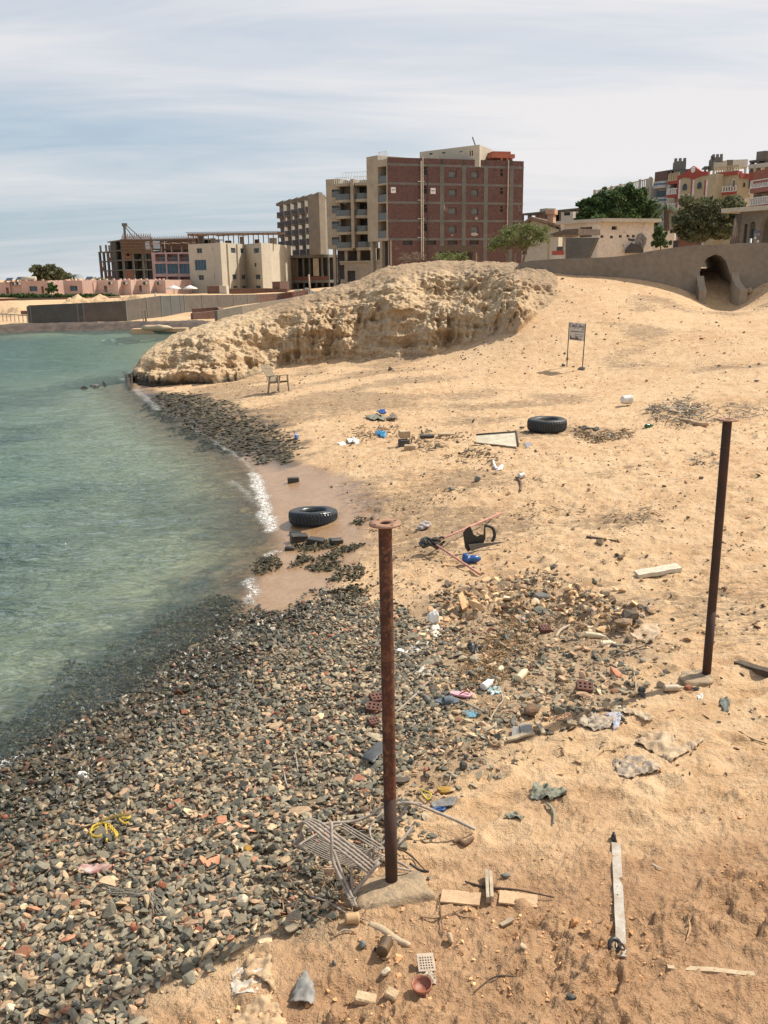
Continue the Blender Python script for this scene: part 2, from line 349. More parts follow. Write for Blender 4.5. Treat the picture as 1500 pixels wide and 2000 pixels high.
ground = grid_mesh('ground', XX, YY, Z, ground_mat(), dict(wet=wet, damp=blob(XX, YY, DAMP, .6, .8, .8), litter=lit, shingle=np.maximum(blob(XX, YY, GRAV, .2, .2), .55*blob(XX, YY, SPARSE, .3, .6, 2)), shelf=np.maximum(blob(XX, YY, SHELF, .5, 1.0, 1.4)*.75, blob(XX, YY, SHELF, .6, .3, 1.4)*sst(2.4, 1.0, DD+.8*fbm(XX*.9, YY*.9, 3))), patch=np.maximum(pat, PBX), sunk=sst(-.3, -2.2, DD)))
tag(ground, kind='structure')
# ------------------------------------------------------------------ sea
def water_mat():
    mt, t, b = newmat('sea_water'); t.nodes.remove(b); out = t.nodes['Material Output']; v = opos(t)
    dep = attrf(t, 'depth')
    mpw = t.nodes.new('ShaderNodeMapping'); mpw.inputs['Scale'].default_value = (.55, 1.25, 1); mpw.inputs['Rotation'].default_value = (0, 0, R(-12)); t.links.new(v, mpw.inputs[0])
    w1 = noise(t, mpw.outputs[0], 1.5, 4, .6, .7); w2 = noise(t, mpw.outputs[0], 7.5, 4, .6, .8); w3 = noise(t, mpw.outputs[0], .5, 2, .5)
    h = mth(t, 'ADD', mth(t, 'ADD', mth(t, 'MULTIPLY', w1, 1.7), mth(t, 'MULTIPLY', w2, .42)), mth(t, 'MULTIPLY', w3, 2.0))
    nb = bump(t, None, h, .42, 1.0)
    fr = t.nodes.new('ShaderNodeFresnel'); fr.inputs['IOR'].default_value = 1.333; t.links.new(nb, fr.inputs['Normal'])
    gl = t.nodes.new('ShaderNodeBsdfGlossy'); gl.inputs['Roughness'].default_value = .06; gl.inputs['Color'].default_value = (.82, .9, 1, 1); t.links.new(nb, gl.inputs['Normal'])
    tr = t.nodes.new('ShaderNodeBsdfTransparent')
    tcol = mixc(t, ramp(t, dep, [(0.0, 0), (.45, 1)]), (.96, .97, .92), (.60, .77, .75)); t.links.new(tcol, tr.inputs[0])
    df = t.nodes.new('ShaderNodeBsdfDiffuse'); t.links.new(mixc(t, ramp(t, dep, [(.30, 0), (.80, 1)]), (.32, .40, .32), (.06, .15, .19)), df.inputs[0]); t.links.new(nb, df.inputs['Normal'])
    body = t.nodes.new('ShaderNodeMixShader'); t.links.new(ramp(t, dep, [(0.01, 0.04), (.30, .30), (1.0, .50)]), body.inputs[0]); t.links.new(tr.outputs[0], body.inputs[1]); t.links.new(df.outputs[0], body.inputs[2])
    s1 = t.nodes.new('ShaderNodeMixShader'); t.links.new(mth(t, 'MULTIPLY', fr.outputs[0], .92), s1.inputs[0]); t.links.new(body.outputs[0], s1.inputs[1]); t.links.new(gl.outputs[0], s1.inputs[2])
    # foam laid by the small breakers
    fo = t.nodes.new('ShaderNodeBsdfDiffuse'); fo.inputs[0].default_value = (.86, .86, .84, 1)
    vo = t.nodes.new('ShaderNodeTexVoronoi'); vo.feature = 'DISTANCE_TO_EDGE'; vo.inputs['Scale'].default_value = 21
    dv = t.nodes.new('ShaderNodeVectorMath'); dv.operation = 'ADD'; sc = t.nodes.new('ShaderNodeVectorMath'); sc.operation = 'SCALE'; sc.inputs['Scale'].default_value = .18
    t.links.new(noise(t, v, 5, 4, .6, 0, 1), sc.inputs[0]); t.links.new(v, dv.inputs[0]); t.links.new(sc.outputs[0], dv.inputs[1]); t.links.new(dv.outputs[0], vo.inputs['Vector'])
    lace = mth(t, 'SUBTRACT', 1.0, mth(t, 'MULTIPLY', vo.outputs['Distance'], 5.5), clamp=True)
    fz = mth(t, 'ADD', mth(t, 'MULTIPLY', attrf(t, 'foam'), .60), mth(t, 'MULTIPLY', lace, .42))
    fz = mth(t, 'ADD', fz, mth(t, 'MULTIPLY', noise(t, v, 11, 5, .8), .85))
    fm = ramp(t, mth(t, 'MULTIPLY', fz, .5), [(.575, 0), (.74, 1)])
    s2 = t.nodes.new('ShaderNodeMixShader'); t.links.new(fm, s2.inputs[0]); t.links.new(s1.outputs[0], s2.inputs[1]); t.links.new(fo.outputs[0], s2.inputs[2])
    tr2 = t.nodes.new('ShaderNodeBsdfTransparent'); s3 = t.nodes.new('ShaderNodeMixShader'); t.links.new(mth(t, 'MAXIMUM', ramp(t, dep, [(.001, .04), (.030, 1)]), fm), s3.inputs[0]); t.links.new(tr2.outputs[0], s3.inputs[1]); t.links.new(s2.outputs[0], s3.inputs[2])
    t.links.new(s3.outputs[0], out.inputs['Surface']); return mt
wr = np.concatenate([np.linspace(-14, 3.8, 12), np.geomspace(4.0, 62, 620), np.geomspace(63, 110, 24)])
wc = np.concatenate([-np.geomspace(4, .56, 24), np.linspace(-.55, -.02, 420)])
WY = np.repeat(wr[:, None], len(wc), 1); WX = wc[None, :]*(np.maximum(WY, 2)+1.3)
wz, wd = shape(WX, WY); wgz = wz+relief(WX, WY, wz, wd)
amp = sst(.0, -3, wd)
ph = WX*1.2+WY*2.6+1.2*pn(WX*.4, WY*.4)
WZ = amp*(.018*np.sin(ph)+.03*fbm(WX*.9, WY*1.7, 3)+.012*fbm(WX*4, WY*7, 2))*(1-.6*sst(30, 60, WY)) + .006
def foamline(pts, w, k=1.0):
    q = W2(pts, 0); d = segdist(WX+.10*pn(WX*2.2, WY*2.2), WY+.12*pn(WX*2+5, WY*2), q, False); return k*np.exp(-(d/w)**2)
foam = np.zeros_like(WX)
for pts, w, k in (([(266,760),(290,780),(310,800)], .35, .9), ([(335,800),(352,820)], .25, .9), ([(372,832),(420,862),(455,885),(485,905),(500,925)], .16, .85),
                  ([(498,925),(508,950),(516,985),(526,1018),(530,1036)], .26, 1.15), ([(455,940),(480,960),(505,985)], .25, .75), ([(490,1130),(494,1175)], .20, 1.0), ([(525,1085),(545,1076)], .15, 1.0),
                  ([(-60,1540),(10,1500),(60,1465)], .14, .95), ([(60,1465),(160,1410),(240,1372),(330,1300),(400,1255)], .10, .62), ([(240,740),(262,752)], .4, .8)):
    foam = np.maximum(foam, foamline(pts, w, k))
foam = np.maximum(foam, .42*sst(-.14, 0, wd)*sst(.1, 0, wd)*(.5+.5*sst(0, .3, pn(WX*1.5, WY*1.5))))
keep = wd < 1.2
wq = grid_mesh('water', WX, WY, np.where(wd > 2.5, -.6, WZ), water_mat(), dict(depth=np.clip((WZ-wgz)/1.9, 0, 1), foam=foam))
tag(wq, kind='structure')
# ------------------------------------------------------------------ rock headland
def rock_mat():
    mt, t, b = newmat('sandstone'); v = opos(t)
    geo = t.nodes.new('ShaderNodeNewGeometry'); sp = t.nodes.new('ShaderNodeSeparateXYZ'); t.links.new(v, sp.inputs[0])
    n1 = noise(t, v, .5, 6, .6); n2 = noise(t, v, 2.6, 6, .7, .5); n3 = noise(t, v, 9, 5, .7)
    c = mixc(t, ramp(t, n1, [(.38, 0), (.62, 1)]), (.55, .40, .24), (.44, .295, .165))
    c = mixc(t, ramp(t, n2, [(.45, 0), (.62, .75)]), c, (.60, .48, .325))
    c = mixc(t, ramp(t, noise(t, v, 4.2, 6, .75, 1), [(.53, 0), (.62, .8)]), c, (.24, .155, .09))  # dark blotches painted in for shaded cavities
    c = mixc(t, 1.0, c, ramp(t, n3, [(.25, .72), (.5, 1), (.8, 1.12)]), 'MULTIPLY')
    grit = ramp(t, mth(t, 'MULTIPLY', mth(t, 'ADD', noise(t, v, 7, 5, .8), attrf(t, 'grit')), .6), [(.50, 0), (.60, .7)])
    c = mixc(t, mth(t, 'MULTIPLY', attrf(t, 'grit'), 1.1, clamp=True), c, mixc(t, ramp(t, n3, [(.4, 0), (.6, 1)]), (.52, .355, .205), (.41, .28, .165)))
    c = mixc(t, mth(t, 'MULTIPLY', grit, .7), c, (.20, .14, .09))
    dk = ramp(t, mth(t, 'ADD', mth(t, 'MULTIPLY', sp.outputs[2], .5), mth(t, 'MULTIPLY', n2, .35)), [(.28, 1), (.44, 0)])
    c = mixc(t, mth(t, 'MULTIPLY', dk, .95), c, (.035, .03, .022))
    t.links.new(c, b.inputs['Base Color']); b.inputs['Roughness'].default_value = .92
    bump(t, b, mth(t, 'ADD', n2, mth(t, 'MULTIPLY', n3, .6)), .16, .8); return mt
FC = [(255,740),(262,751),(300,756),(350,754),(420,749),(470,741),(520,726),(560,716),(620,710),(660,703),(720,693),(760,697),(830,690),(900,678),(960,660),(1010,645),(1045,615),(1075,585),(1100,562),(1125,551)]
CR = [(255,738,41),(262,722,41.5),(275,700,42),(300,676,43),(340,653,44),(420,627,45),(520,601,46),(600,576,47),(700,545,48),(760,520,49),(820,512,50),(880,509,50),(1000,513,46),(1040,522,43.5),(1075,532,42.9),(1125,541,43)]
fa, fY, fz = [], [], []
for a, b_ in FC:
    p = GP(a, b_) if b_ > 600 else GP(a, b_); fa.append(p.x/p.y); fY.append(p.y); fz.append(p.z)
ra, rY, rz_ = [], [], []
for a, b_, Y in CR:
    p = PY(a, b_, Y); ra.append(p.x/p.y); rY.append(p.y); rz_.append(p.z)
na, ntt = 560, 380
aa = np.linspace(min(fa[0], ra[0])-.004, max(fa[-1], ra[-1]), na); tt = np.concatenate([np.linspace(-.06, .45, 240), np.linspace(.46, 1, 90), np.linspace(1.02, 1.7, 50)])
AA, TT = np.meshgrid(aa, tt); YF = np.interp(AA, fa, fY); ZF = np.interp(AA, fa, fz); YC = np.interp(AA, ra, rY); ZC = np.interp(AA, ra, rz_)
YF = YF+.9*fbm(AA*28, AA*0+3, 3)*sst(-.27, -.22, AA)
prof = np.interp(TT, [-.06, 0, .05, .10, .16, .30, .42, .60, .8, 1, 1.3, 1.7], [-.12, -.04, .10, .30, .46, .58, .70, .84, .94, 1, .9, -.15])
lft = np.interp(TT, [-.06, 0, .03, .07, .16, .26, .36, .5, .75, 1, 1.3, 1.7], [-.2, -.05, .16, .30, .36, .44, .62, .74, .9, 1, .9, -.2])
mixl = sst(-.09, -.16, AA); prof = prof*(1-mixl)+lft*mixl
ridge = sst(.12, .2, AA); prof = prof*(1-ridge)+ridge*np.interp(TT, [-.06, 0, .5, 1, 1.3, 1.7], [-.15, -.03, .55, 1, .9, -.3])
edge_ = sst(aa[-1], aa[-1]-.03, AA); HZ = ZF+(ZC-ZF)*prof-.5*(1-edge_); HY = YF+(YC-YF)*TT; HX = AA*HY
wcl = sst(-.02, .05, TT)*(.12+.88*sst(.85, .3, TT))*(1-.75*ridge)
flute = 1-np.abs(fbm(HX*1.5, HY*.7, 4, HZ*.5)); strat = fbm(HX*.25, HY*.25, 3, HZ*2.4)
d3 = 1.15*(fbm(HX*.32, HY*.25, 3, HZ*.4))+1.0*(flute-.72)*sst(-.3,.3,fbm(HX*.3+9,HY*.3,2))+.42*strat
dsm = .11*fbm(HX*3.3, HY*3.0, 4, HZ*4.5, gain=.6)
HY = HY-wcl*(d3*1.0+dsm); HZ = HZ+wcl*(.32*d3+.8*dsm)*sst(1.0, .85, TT)+.10*fbm(HX*2.4, HY*2.4, 3)*sst(.3, .8, TT)+.02*fbm(HX*9,HY*9,2)
step = fbm(HX*.8+4, HY*.8, 3)*.5+HZ*1.6; fr_ = step-np.floor(step); HZ = HZ+wcl*(.10*(sst(.1, .9, fr_)-fr_))*2
grit = np.clip(sst(.38, .75, TT)*sst(-.16, -.08, AA)*(.75+.5*fbm(HX*.5, HY*.5, 3))+.5*ridge, 0, 1)
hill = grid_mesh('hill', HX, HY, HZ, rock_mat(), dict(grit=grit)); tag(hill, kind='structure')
def hillz(x, y):
    i = np.argmin((HX-x)**2+(HY-y)**2); return float(HZ.ravel()[i])
# ------------------------------------------------------------------ loose ground cover
def hull_variant(seed, n=11, flat=1.0, cut=.55):
    r = random.Random(seed); bm = bmesh.new()
    for i in range(n):
        v = Vector((r.gauss(0, 1), r.gauss(0, 1), r.gauss(0, 1))).normalized()*r.uniform(cut, 1); v.z *= flat
        bm.verts.new(v*.5)
    res = bmesh.ops.convex_hull(bm, input=bm.verts)
    bmesh.ops.delete(bm, geom=[g for g in res['geom_interior'] if isinstance(g, bmesh.types.BMVert)], context='VERTS')
    bmesh.ops.triangulate(bm, faces=bm.faces); bm.verts.index_update()
    V = np.array([v.co[:] for v in bm.verts]); T = np.array([[v.index for v in f.verts] for f in bm.faces]); bm.free(); return V, T
VAR = [hull_variant(i, 10+i % 5, .8, .78) for i in range(16)]
def rotm(yaw, tx, ty):
    c, s = np.cos, np.sin; n = len(yaw); z = np.zeros(n); o = np.ones(n)
    Rz = np.stack([c(yaw), -s(yaw), z, s(yaw), c(yaw), z, z, z, o], -1).reshape(n, 3, 3)
    Rx = np.stack([o, z, z, z, c(tx), -s(tx), z, s(tx), c(tx)], -1).reshape(n, 3, 3)
    Ry = np.stack([c(ty), z, s(ty), z, o, z, -s(ty), z, c(ty)], -1).reshape(n, 3, 3)
    return Rz @ Rx @ Ry
def scatter(name, pos, size, cols, mat, tilt=.35, sink=.25, var=VAR, yaw=None, parent=None):
    n = len(pos); yaw = RNG.uniform(0, 6.28, n) if yaw is None else yaw
    M_ = rotm(yaw, RNG.normal(0, tilt, n), RNG.normal(0, tilt, n)); k = RNG.integers(0, len(var), n); VV, TT_, CC = [], [], []; b = 0
    for q, (V, T) in enumerate(var):
        s = np.nonzero(k == q)[0]
        if not len(s): continue
        P_ = np.einsum('nij,nvj->nvi', M_[s], V[None]*size[s][:, None, :])
        P_[..., 2] += size[s][:, None, 2]*(.5-sink); P_ += pos[s][:, None, :]
        VV.append(P_.reshape(-1, 3)); m_ = len(V); TT_.append((T[None]+(b+np.arange(len(s))*m_)[:, None, None]).reshape(-1, 3)); b += len(s)*m_
        CC.append(np.repeat(cols[s], m_, 0))
    return tri_mesh(name, np.concatenate(VV), np.concatenate(TT_), mat, np.concatenate(CC), parent)
def colmat(name, rough=.85, wetz=None, sc=30):
    mt, t, b = newmat(name); a = t.nodes.new('ShaderNodeAttribute'); a.attribute_name = 'col'; v = opos(t)
    c = mixc(t, 1.0, a.outputs['Color'], ramp(t, noise(t, v, sc, 4, .65), [(.25, .68), (.5, 1), (.8, 1.25)]), 'MULTIPLY')
    b.inputs['Roughness'].default_value = rough
    if wetz is not None:
        sp = t.nodes.new('ShaderNodeSeparateXYZ'); t.links.new(v, sp.inputs[0])
        w = ramp(t, mth(t, 'ADD', mth(t, 'ADD', sp.outputs[2], mth(t, 'MULTIPLY', noise(t, v, 1.3, 3), .14)), .3), [(wetz+.35, 1), (wetz+.47, 0)])
        c = mixc(t, w, c, mixc(t, 1.0, c, (.36, .38, .36), 'MULTIPLY')); t.links.new(mth(t, 'SUBTRACT', rough, mth(t, 'MULTIPLY', w, rough-.28)), b.inputs['Roughness'])
    t.links.new(c, b.inputs['Base Color']); bump(t, b, noise(t, v, sc*3, 3, .6), .003); return mt
STONE = colmat('crushed_stone', .85, .12); BITS = colmat('beach_bits', .9)
PAL = np.array([(.085,.088,.078),(.13,.128,.11),(.055,.06,.058),(.19,.175,.14),(.25,.195,.14),(.29,.205,.15),(.17,.08,.055),(.34,.28,.205),(.05,.045,.04),(.30,.15,.10)])
PW = np.array([.20,.23,.11,.18,.12,.06,.018,.045,.035,.012])
def pick(n, pal=PAL, w=PW):
    c = pal[RNG.choice(len(pal), n, p=w/w.sum())]*RNG.uniform(.95, 1.75, (n, 1))*np.array([1.12, 1.0, .84]); return c
def inside(poly, dens, w=.25, n_=.25, thin=None):
    a = np.array(poly); x0, y0 = a.min(0)-.4; x1, y1 = a.max(0)+.4
    x0, y0 = max(x0, -9), max(y0, 2.2)
    n = int((x1-x0)*(y1-y0)*dens); x = RNG.uniform(x0, x1, n); y = RNG.uniform(y0, y1, n)
    p = blob(x, y, poly, w, n_)
    if thin is not None: p = p*thin(x, y)
    k = RNG.uniform(0, 1, n) < p; return x[k], y[k]
def lay(x, y): return np.stack([x, y, ztop(x, y)], -1)
# the shingle bank
x, y = inside(GRAV, 1050, .26, .4, lambda x, y: 1-.75*sst(-.5, -2.6, sdf(x, y, SEA)+.5*fbm(x, y, 3)))
n = len(x); sz = np.exp(RNG.normal(np.log(.042), .36, n))*(1+.10*sst(7.5, 4.4, y)); d = np.stack([sz*RNG.uniform(1.0, 1.7, n), sz*RNG.uniform(.8, 1.2, n), sz*RNG.uniform(.5, .95, n)], -1)
p = lay(x, y); p[:, 2] += RNG.uniform(-.004, .022, n)
tag(scatter('gravel', p, d, pick(n), STONE, .45, .3), kind='stuff')
# rubble thinning out over the sand
x, y = inside(SPARSE, 560, .25, .5, lambda x, y: np.clip(.15+1.0*np.maximum(fbm(x*1.3, y*1.3, 3), -.1)+.45*sst(11, 8, y), 0, 1))
n = len(x); sz = np.exp(RNG.normal(np.log(.046), .42, n)); d = np.stack([sz*RNG.uniform(1.0, 1.8, n), sz*RNG.uniform(.8, 1.2, n), sz*RNG.uniform(.45, .9, n)], -1)
tag(scatter('rubble_scatter', lay(x, y), d, pick(n, PAL, PW*np.array([1,1,.8,1.2,2.2,2,1.2,1.5,1.5,1])), STONE, .4, .3), kind='stuff')
# pale crumbly clods round the dug heap
x, y = inside(CLODS, 210, .4, .4); n = len(x); sz = np.exp(RNG.normal(np.log(.055), .45, n)); d = np.stack([sz*1.4, sz*1.1, sz*.9], -1)
tag(scatter('clod_litter', lay(x, y), d, pick(n, np.array([(.42,.31,.2),(.30,.21,.13),(.5,.42,.33),(.16,.12,.085),(.09,.075,.06)]), np.array([3,3,1.2,2,1.6])), BITS, .5, .3), kind='stuff')
# dry weed and twigs
def bits(name, x, y, lmean, wid, th, pal, w, tilt=.25, lift=0.0):
    n = len(x); L = np.exp(RNG.normal(np.log(lmean), .5, n)); d = np.stack([L, np.full(n, wid)*RNG.uniform(.6, 1.6, n), np.full(n, th)*RNG.uniform(.6, 1.5, n)], -1)
    p = lay(x, y); p[:, 2] += lift*RNG.uniform(0, 1, n); return tag(scatter(name, p, d, pick(n, np.array(pal), np.array(w)), BITS, tilt, .2), kind='stuff')
WEEDP = [(.075,.05,.032),(.13,.09,.055),(.05,.042,.034),(.24,.18,.11),(.035,.033,.028)]; WEEDW = [3,3,2,1.3,2]
n = 26000; a = RNG.uniform(-.5, .52, n); y = 6.5*np.exp(RNG.uniform(0, 1, n)*math.log(44/6.5)); x = a*(y+1.3)
s_, dd = shape(x, y); f = fbm(x*.55+2, y*.8, 4); sx_ = sst(.9, 2.0, dd)*(sst(-.05, .5, f)*.9+.10)*(1-.55*sst(3, 9, x)*sst(28, 12, y)); sx_ = sx_*(.45+.55*sst(30, 20, y))
k = RNG.uniform(0, 1, n) < sx_; x, y = x[k], y[k]
bits('dry_seaweed', x, y, .055, .022, .018, WEEDP, WEEDW, .3)
# little stones all over the slope
n = 9000; a = RNG.uniform(-.3, .54, n); y = 9*np.exp(RNG.uniform(0, 1, n)*math.log(46/9)); x = a*(y+1.3); s_, dd = shape(x, y)
k = (dd > 1.2) & (RNG.uniform(0, 1, n) < .18+.7*sst(28, 38, y)*sst(16, 8, x)+.25*sst(0, .4, fbm(x*.5, y*.5, 3))); x, y = x[k], y[k]; n = len(x)
sz = np.exp(RNG.normal(np.log(.036), .42, n))*(1+.45*sst(24, 38, y)); d = np.stack([sz*1.5, sz*1.1, sz*.8], -1)
tag(scatter('pebble_scatter', lay(x, y), d, pick(n, np.array([(.10,.075,.055),(.22,.15,.09),(.38,.27,.17),(.06,.05,.045)]), np.array([3,3,1.5,2])), BITS, .4, .25), kind='stuff')
# clods kicked up out of the damp sand near the camera
x, y = inside(DAMP, 260, .6, .8, lambda x, y: sst(-.05, .45, fbm(x*1.4+40, y*1.6, 3))); n = len(x); sz = np.exp(RNG.normal(np.log(.014), .5, n)); d = np.stack([sz*1.4, sz*1.2, sz*.9], -1)
tag(scatter('sand_clods', lay(x, y), d, pick(n, np.array([(.36,.22,.12),(.42,.27,.16),(.25,.16,.09)]), np.array([3,3,1.5])), BITS, .5, .2), kind='stuff')
# black weed and rubble on the wet shelf, and clumps in the shallows
x, y = inside(SHELF, 150, .3, .5, lambda x, y: .10+.90*sst(2.4, .6, sdf(x, y, SEA))); bits('black_seaweed', x, y, .15, .11, .022, [(.02,.022,.016),(.035,.036,.026),(.055,.05,.04),(.09,.075,.05)], [4,4,2,1], .16)
WC = [W2(q, .03) for q in ([(495,1108),(505,1085),(540,1078),(560,1090),(545,1112),(515,1120)],[(560,1110),(575,1085),(600,1080),(615,1095),(590,1115)],[(600,1118),(612,1095),(645,1092),(660,1110),(640,1125)],[(640,1145),(660,1128),(715,1122),(725,1140),(690,1152)],[(650,1170),(690,1160),(730,1165),(700,1185)],[(655,1195),(665,1168),(690,1172),(690,1195)],[(682,1036),(700,1028),(720,1032),(705,1043)],[(640,1088),(670,1080),(710,1083),(690,1100),(650,1098)],[(560,1068),(600,1060),(660,1062),(650,1078),(590,1080)])]
x, y = map(np.concatenate, zip(*[inside(q, 520, .08, .15) for q in WC])); bits('wet_seaweed', x, y, .07, .045, .03, [(.022,.024,.015),(.035,.035,.022),(.06,.055,.035)], [4,3,1.5], .5, .03)
# drift line heaps and burnt palm trash
def heap(name, polys, dens, L, wd, th, pal, w, lift=.06, tilt=.3):
    xs, ys = map(np.concatenate, zip(*[inside(W2(q, zz), dens, .2, .35) for q, zz in polys])); return bits(name, xs, ys, L, wd, th, pal, w, tilt, lift)
GREYP = [(.26,.25,.23),(.15,.15,.15),(.06,.06,.065),(.36,.30,.22),(.04,.04,.045)]
heap('charred_palm_litter', [([(1262,802),(1290,792),(1330,788),(1375,800),(1392,812),(1380,828),(1330,830),(1290,822)], .95)], 90, .34, .03, .015, GREYP, [2,3,4,2,3], .12)
heap('driftwood_litter', [([(1390,805),(1430,795),(1500,805),(1560,815),(1500,822),(1430,820)], 1.0), ([(1355,895),(1385,885),(1415,890),(1400,902),(1365,905)], .9)], 50, .26, .025, .015, GREYP, [2,3,3,2,2], .05)
heap('tangled_weed', [([(1112,838),(1135,842),(1150,852),(1180,852),(1195,860),(1170,864),(1140,858),(1118,848)], .8), ([(1195,852),(1235,848),(1220,862),(1200,862)], .8)], 200, .16, .03, .02, WEEDP, WEEDW, .07)
heap('weed_drift', [([(660,835),(690,815),(760,818),(770,832),(720,838),(690,845)], .7), ([(770,840),(830,832),(900,840),(905,862),(860,870),(800,860)], .7), ([(860,890),(920,880),(960,892),(900,900)], .6), ([(920,870),(955,880),(975,905),(950,905)], .6)], 70, .14, .04, .02, WEEDP, WEEDW, .03)
heap('twig_drift', [([(1000,985),(1060,980),(1110,990),(1130,1000),(1080,1006),(1020,1000)], .6), ([(1020,925),(1075,935),(1120,952),(1085,950),(1060,945)], .65), ([(1180,1000),(1240,985),(1290,1000),(1260,1020),(1200,1015)], .7)], 120, .09, .02, .012, WEEDP, [2,3,2,3,1], .03)
heap('brown_seaweed_mat', [([(960,1200),(1010,1175),(1070,1200),(1060,1240),(1020,1270),(970,1260)], .55), ([(880,1270),(950,1250),(1000,1290),(990,1340),(930,1330)], .52)], 1500, .06, .011, .009, [(.18,.12,.06),(.12,.08,.045),(.26,.18,.10)], [3,3,1], .04, .5)
heap('twig_litter', [([(880,1180),(1000,1130),(1150,1160),(1250,1230),(1230,1330),(1060,1400),(960,1470),(850,1480),(860,1300)], .55)], 110, .10, .010, .008, [(.24,.17,.10),(.12,.08,.05),(.38,.29,.18)], [2,3,1.5], .03, .35)
heap('reed_litter', [([(560,1745),(600,1690),(680,1720),(700,1770),(640,1800)], .5), ([(500,1700),(560,1660),(600,1690),(560,1740)], .5), ([(680,1560),(720,1540),(745,1575),(700,1600)], .45)], 210, .14, .009, .006, [(.22,.15,.09),(.14,.08,.05),(.30,.22,.14),(.08,.05,.035)], [3,3,2,2], .06, .35)
# ------------------------------------------------------------------ materials for the things on the beach
RUST = pm('rusty_steel', (.115,.040,.022), (.055,.024,.016), 9, .8, 45, .004, .25, c3=(.17,.075,.038), mask=(.50,.60))
RUSTD = pm('dark_rusty_steel', (.045,.026,.02), (.07,.032,.02), 8, .8, 60, .002, .2)
RUSTP = pm('pale_rusty_flange', (.34,.20,.13), (.26,.13,.08), 14, .8, 60, .001, .1)
RUBBER = pm('worn_tyre_rubber', (.022,.024,.026), (.035,.036,.036), 9, .55, 50, .003)
RUBBERW = pm('wet_tyre_rubber', (.012,.016,.020), (.02,.024,.03), 9, .28, 50, .003)
WHITEP = pm('dirty_white_plastic', (.72,.70,.64), (.55,.50,.43), 8, .5, 40, .002)
CONC = pm('rough_concrete', (.40,.29,.18), (.31,.22,.135), 5, .92, 40, .012, c3=(.22,.17,.12))
GREYST = pm('grey_stone', (.20,.19,.165), (.13,.125,.115), 7, .88, 50, .006)
DARKST = pm('dark_basalt_stone', (.075,.075,.068), (.045,.046,.043), 7, .85, 50, .006)
WETST = pm('wet_black_stone', (.03,.03,.026), (.05,.045,.036), 7, .35, 50, .006)
TANST = pm('tan_stone', (.46,.34,.22), (.36,.25,.15), 7, .9, 50, .006)
PALEST = pm('pale_limestone', (.62,.52,.38), (.48,.38,.26), 7, .9, 40, .008)
REDST = pm('red_brick_lump', (.34,.12,.065), (.25,.09,.05), 8, .9, 50, .006)
BRICK = pm('perforated_red_brick', (.145,.062,.045), (.10,.05,.038), 9, .9, 60, .003)
HOLE = pm('hole_shade_dark', (.05,.02,.015), rough=.95)  # near-black colour stands in for the shade inside small holes
WOODP = pm('weathered_pale_wood', (.42,.35,.25), (.30,.235,.16), 12, .85, 70, .003)
WOODT = pm('sandy_plywood', (.50,.34,.205), (.42,.28,.165), 6, .9, 60, .002)
WOODD = pm('dark_weathered_wood', (.10,.07,.045), (.06,.042,.03), 9, .9, 60, .004)
REED = pm('grey_bleached_reed', (.36,.31,.26), (.26,.21,.17), 25, .8, 120, .002, c3=(.15,.11,.085), mask=(.58,.72))
BARK = pm('sandy_brown_root', (.22,.13,.075), (.13,.08,.05), 14, .9, 80, .005)
BLACKP = pm('black_plastic', (.018,.019,.020), (.026,.026,.026), 7, .42, 30, .002)
CARD = pm('tan_cardboard', (.50,.33,.175), (.44,.28,.15), 6, .9, 60, .001)
YELLOW = pm('yellow_rope_fibre', (.62,.45,.06), (.45,.30,.04), 30, .85, 160, .004)
BLUEP = pm('blue_plastic', (.02,.09,.28), (.015,.06,.2), 10, .35, 20, .001)
GREENG = pm('green_glass', (.01,.12,.05), rough=.15)
GREYP_ = pm('grey_plastic_sheet', (.25,.235,.215), (.21,.195,.175), 5, .6, 20, .001)
PINKF = pm('pink_foam_rubber', (.62,.33,.38), (.55,.28,.33), 10, .8)
SLATE = pm('blue_grey_rubber', (.10,.13,.16), (.08,.10,.12), 10, .7)
POLEP = pm('faded_red_painted_metal', (.50,.20,.16), (.60,.36,.28), 22, .6, 60, .001, c3=(.32,.10,.08))
OCHRE = pm('ochre_foam', (.40,.23,.04), (.28,.15,.03), 12, .85, 60, .006)
def clothm(n, c1, c2=None, sc=9, rough=.9): return pm(n, c1, c2, sc, rough, 50, .004)
WHITEC = clothm('white_plastic_film', (.80,.78,.74), (.66,.63,.58), rough=.45)
BEIGEC = clothm('sand_covered_cloth', (.47,.37,.26), (.40,.30,.19))
GREYC = clothm('grey_green_sacking', (.24,.24,.18), (.17,.17,.13))
DARKC = clothm('dark_wet_cloth', (.05,.045,.04), (.09,.08,.065))
# ------------------------------------------------------------------ shape helpers
def lump(c, d, rz=0, seed=0, amp=.28, sub=3, cuts=9, flat=0.0):
    """an angular stone: an icosphere shaved by random planes and roughened, as vertices and faces"""
    r = random.Random(seed); bm = bmesh.new(); bmesh.ops.create_icosphere(bm, subdivisions=sub, radius=1)
    pl = [(Vector((r.gauss(0,1), r.gauss(0,1), r.gauss(0,1))).normalized(), r.uniform(.52, .82)) for _ in range(cuts)]
    if flat: pl.append((Vector((0, 0, 1)), flat))
    M_ = Matrix.Rotation(rz, 4, 'Z'); vs = []
    for v in bm.verts:
        p = v.co.copy()
        for n_, k in pl:
            q = p.dot(n_)
            if q > k: p -= n_*(q-k)*.93
        w = amp*.25*float(pn(p.x*2.2+seed, p.y*2.2, p.z*2.2)); p *= 1+w
        p = Vector((p.x*d[0]/1.3, p.y*d[1]/1.3, p.z*d[2]/1.3)); vs.append(M_ @ p+Vector(c))
    fs = [tuple(v.index for v in f.verts) for f in bm.faces]; bm.free(); return vs, fs
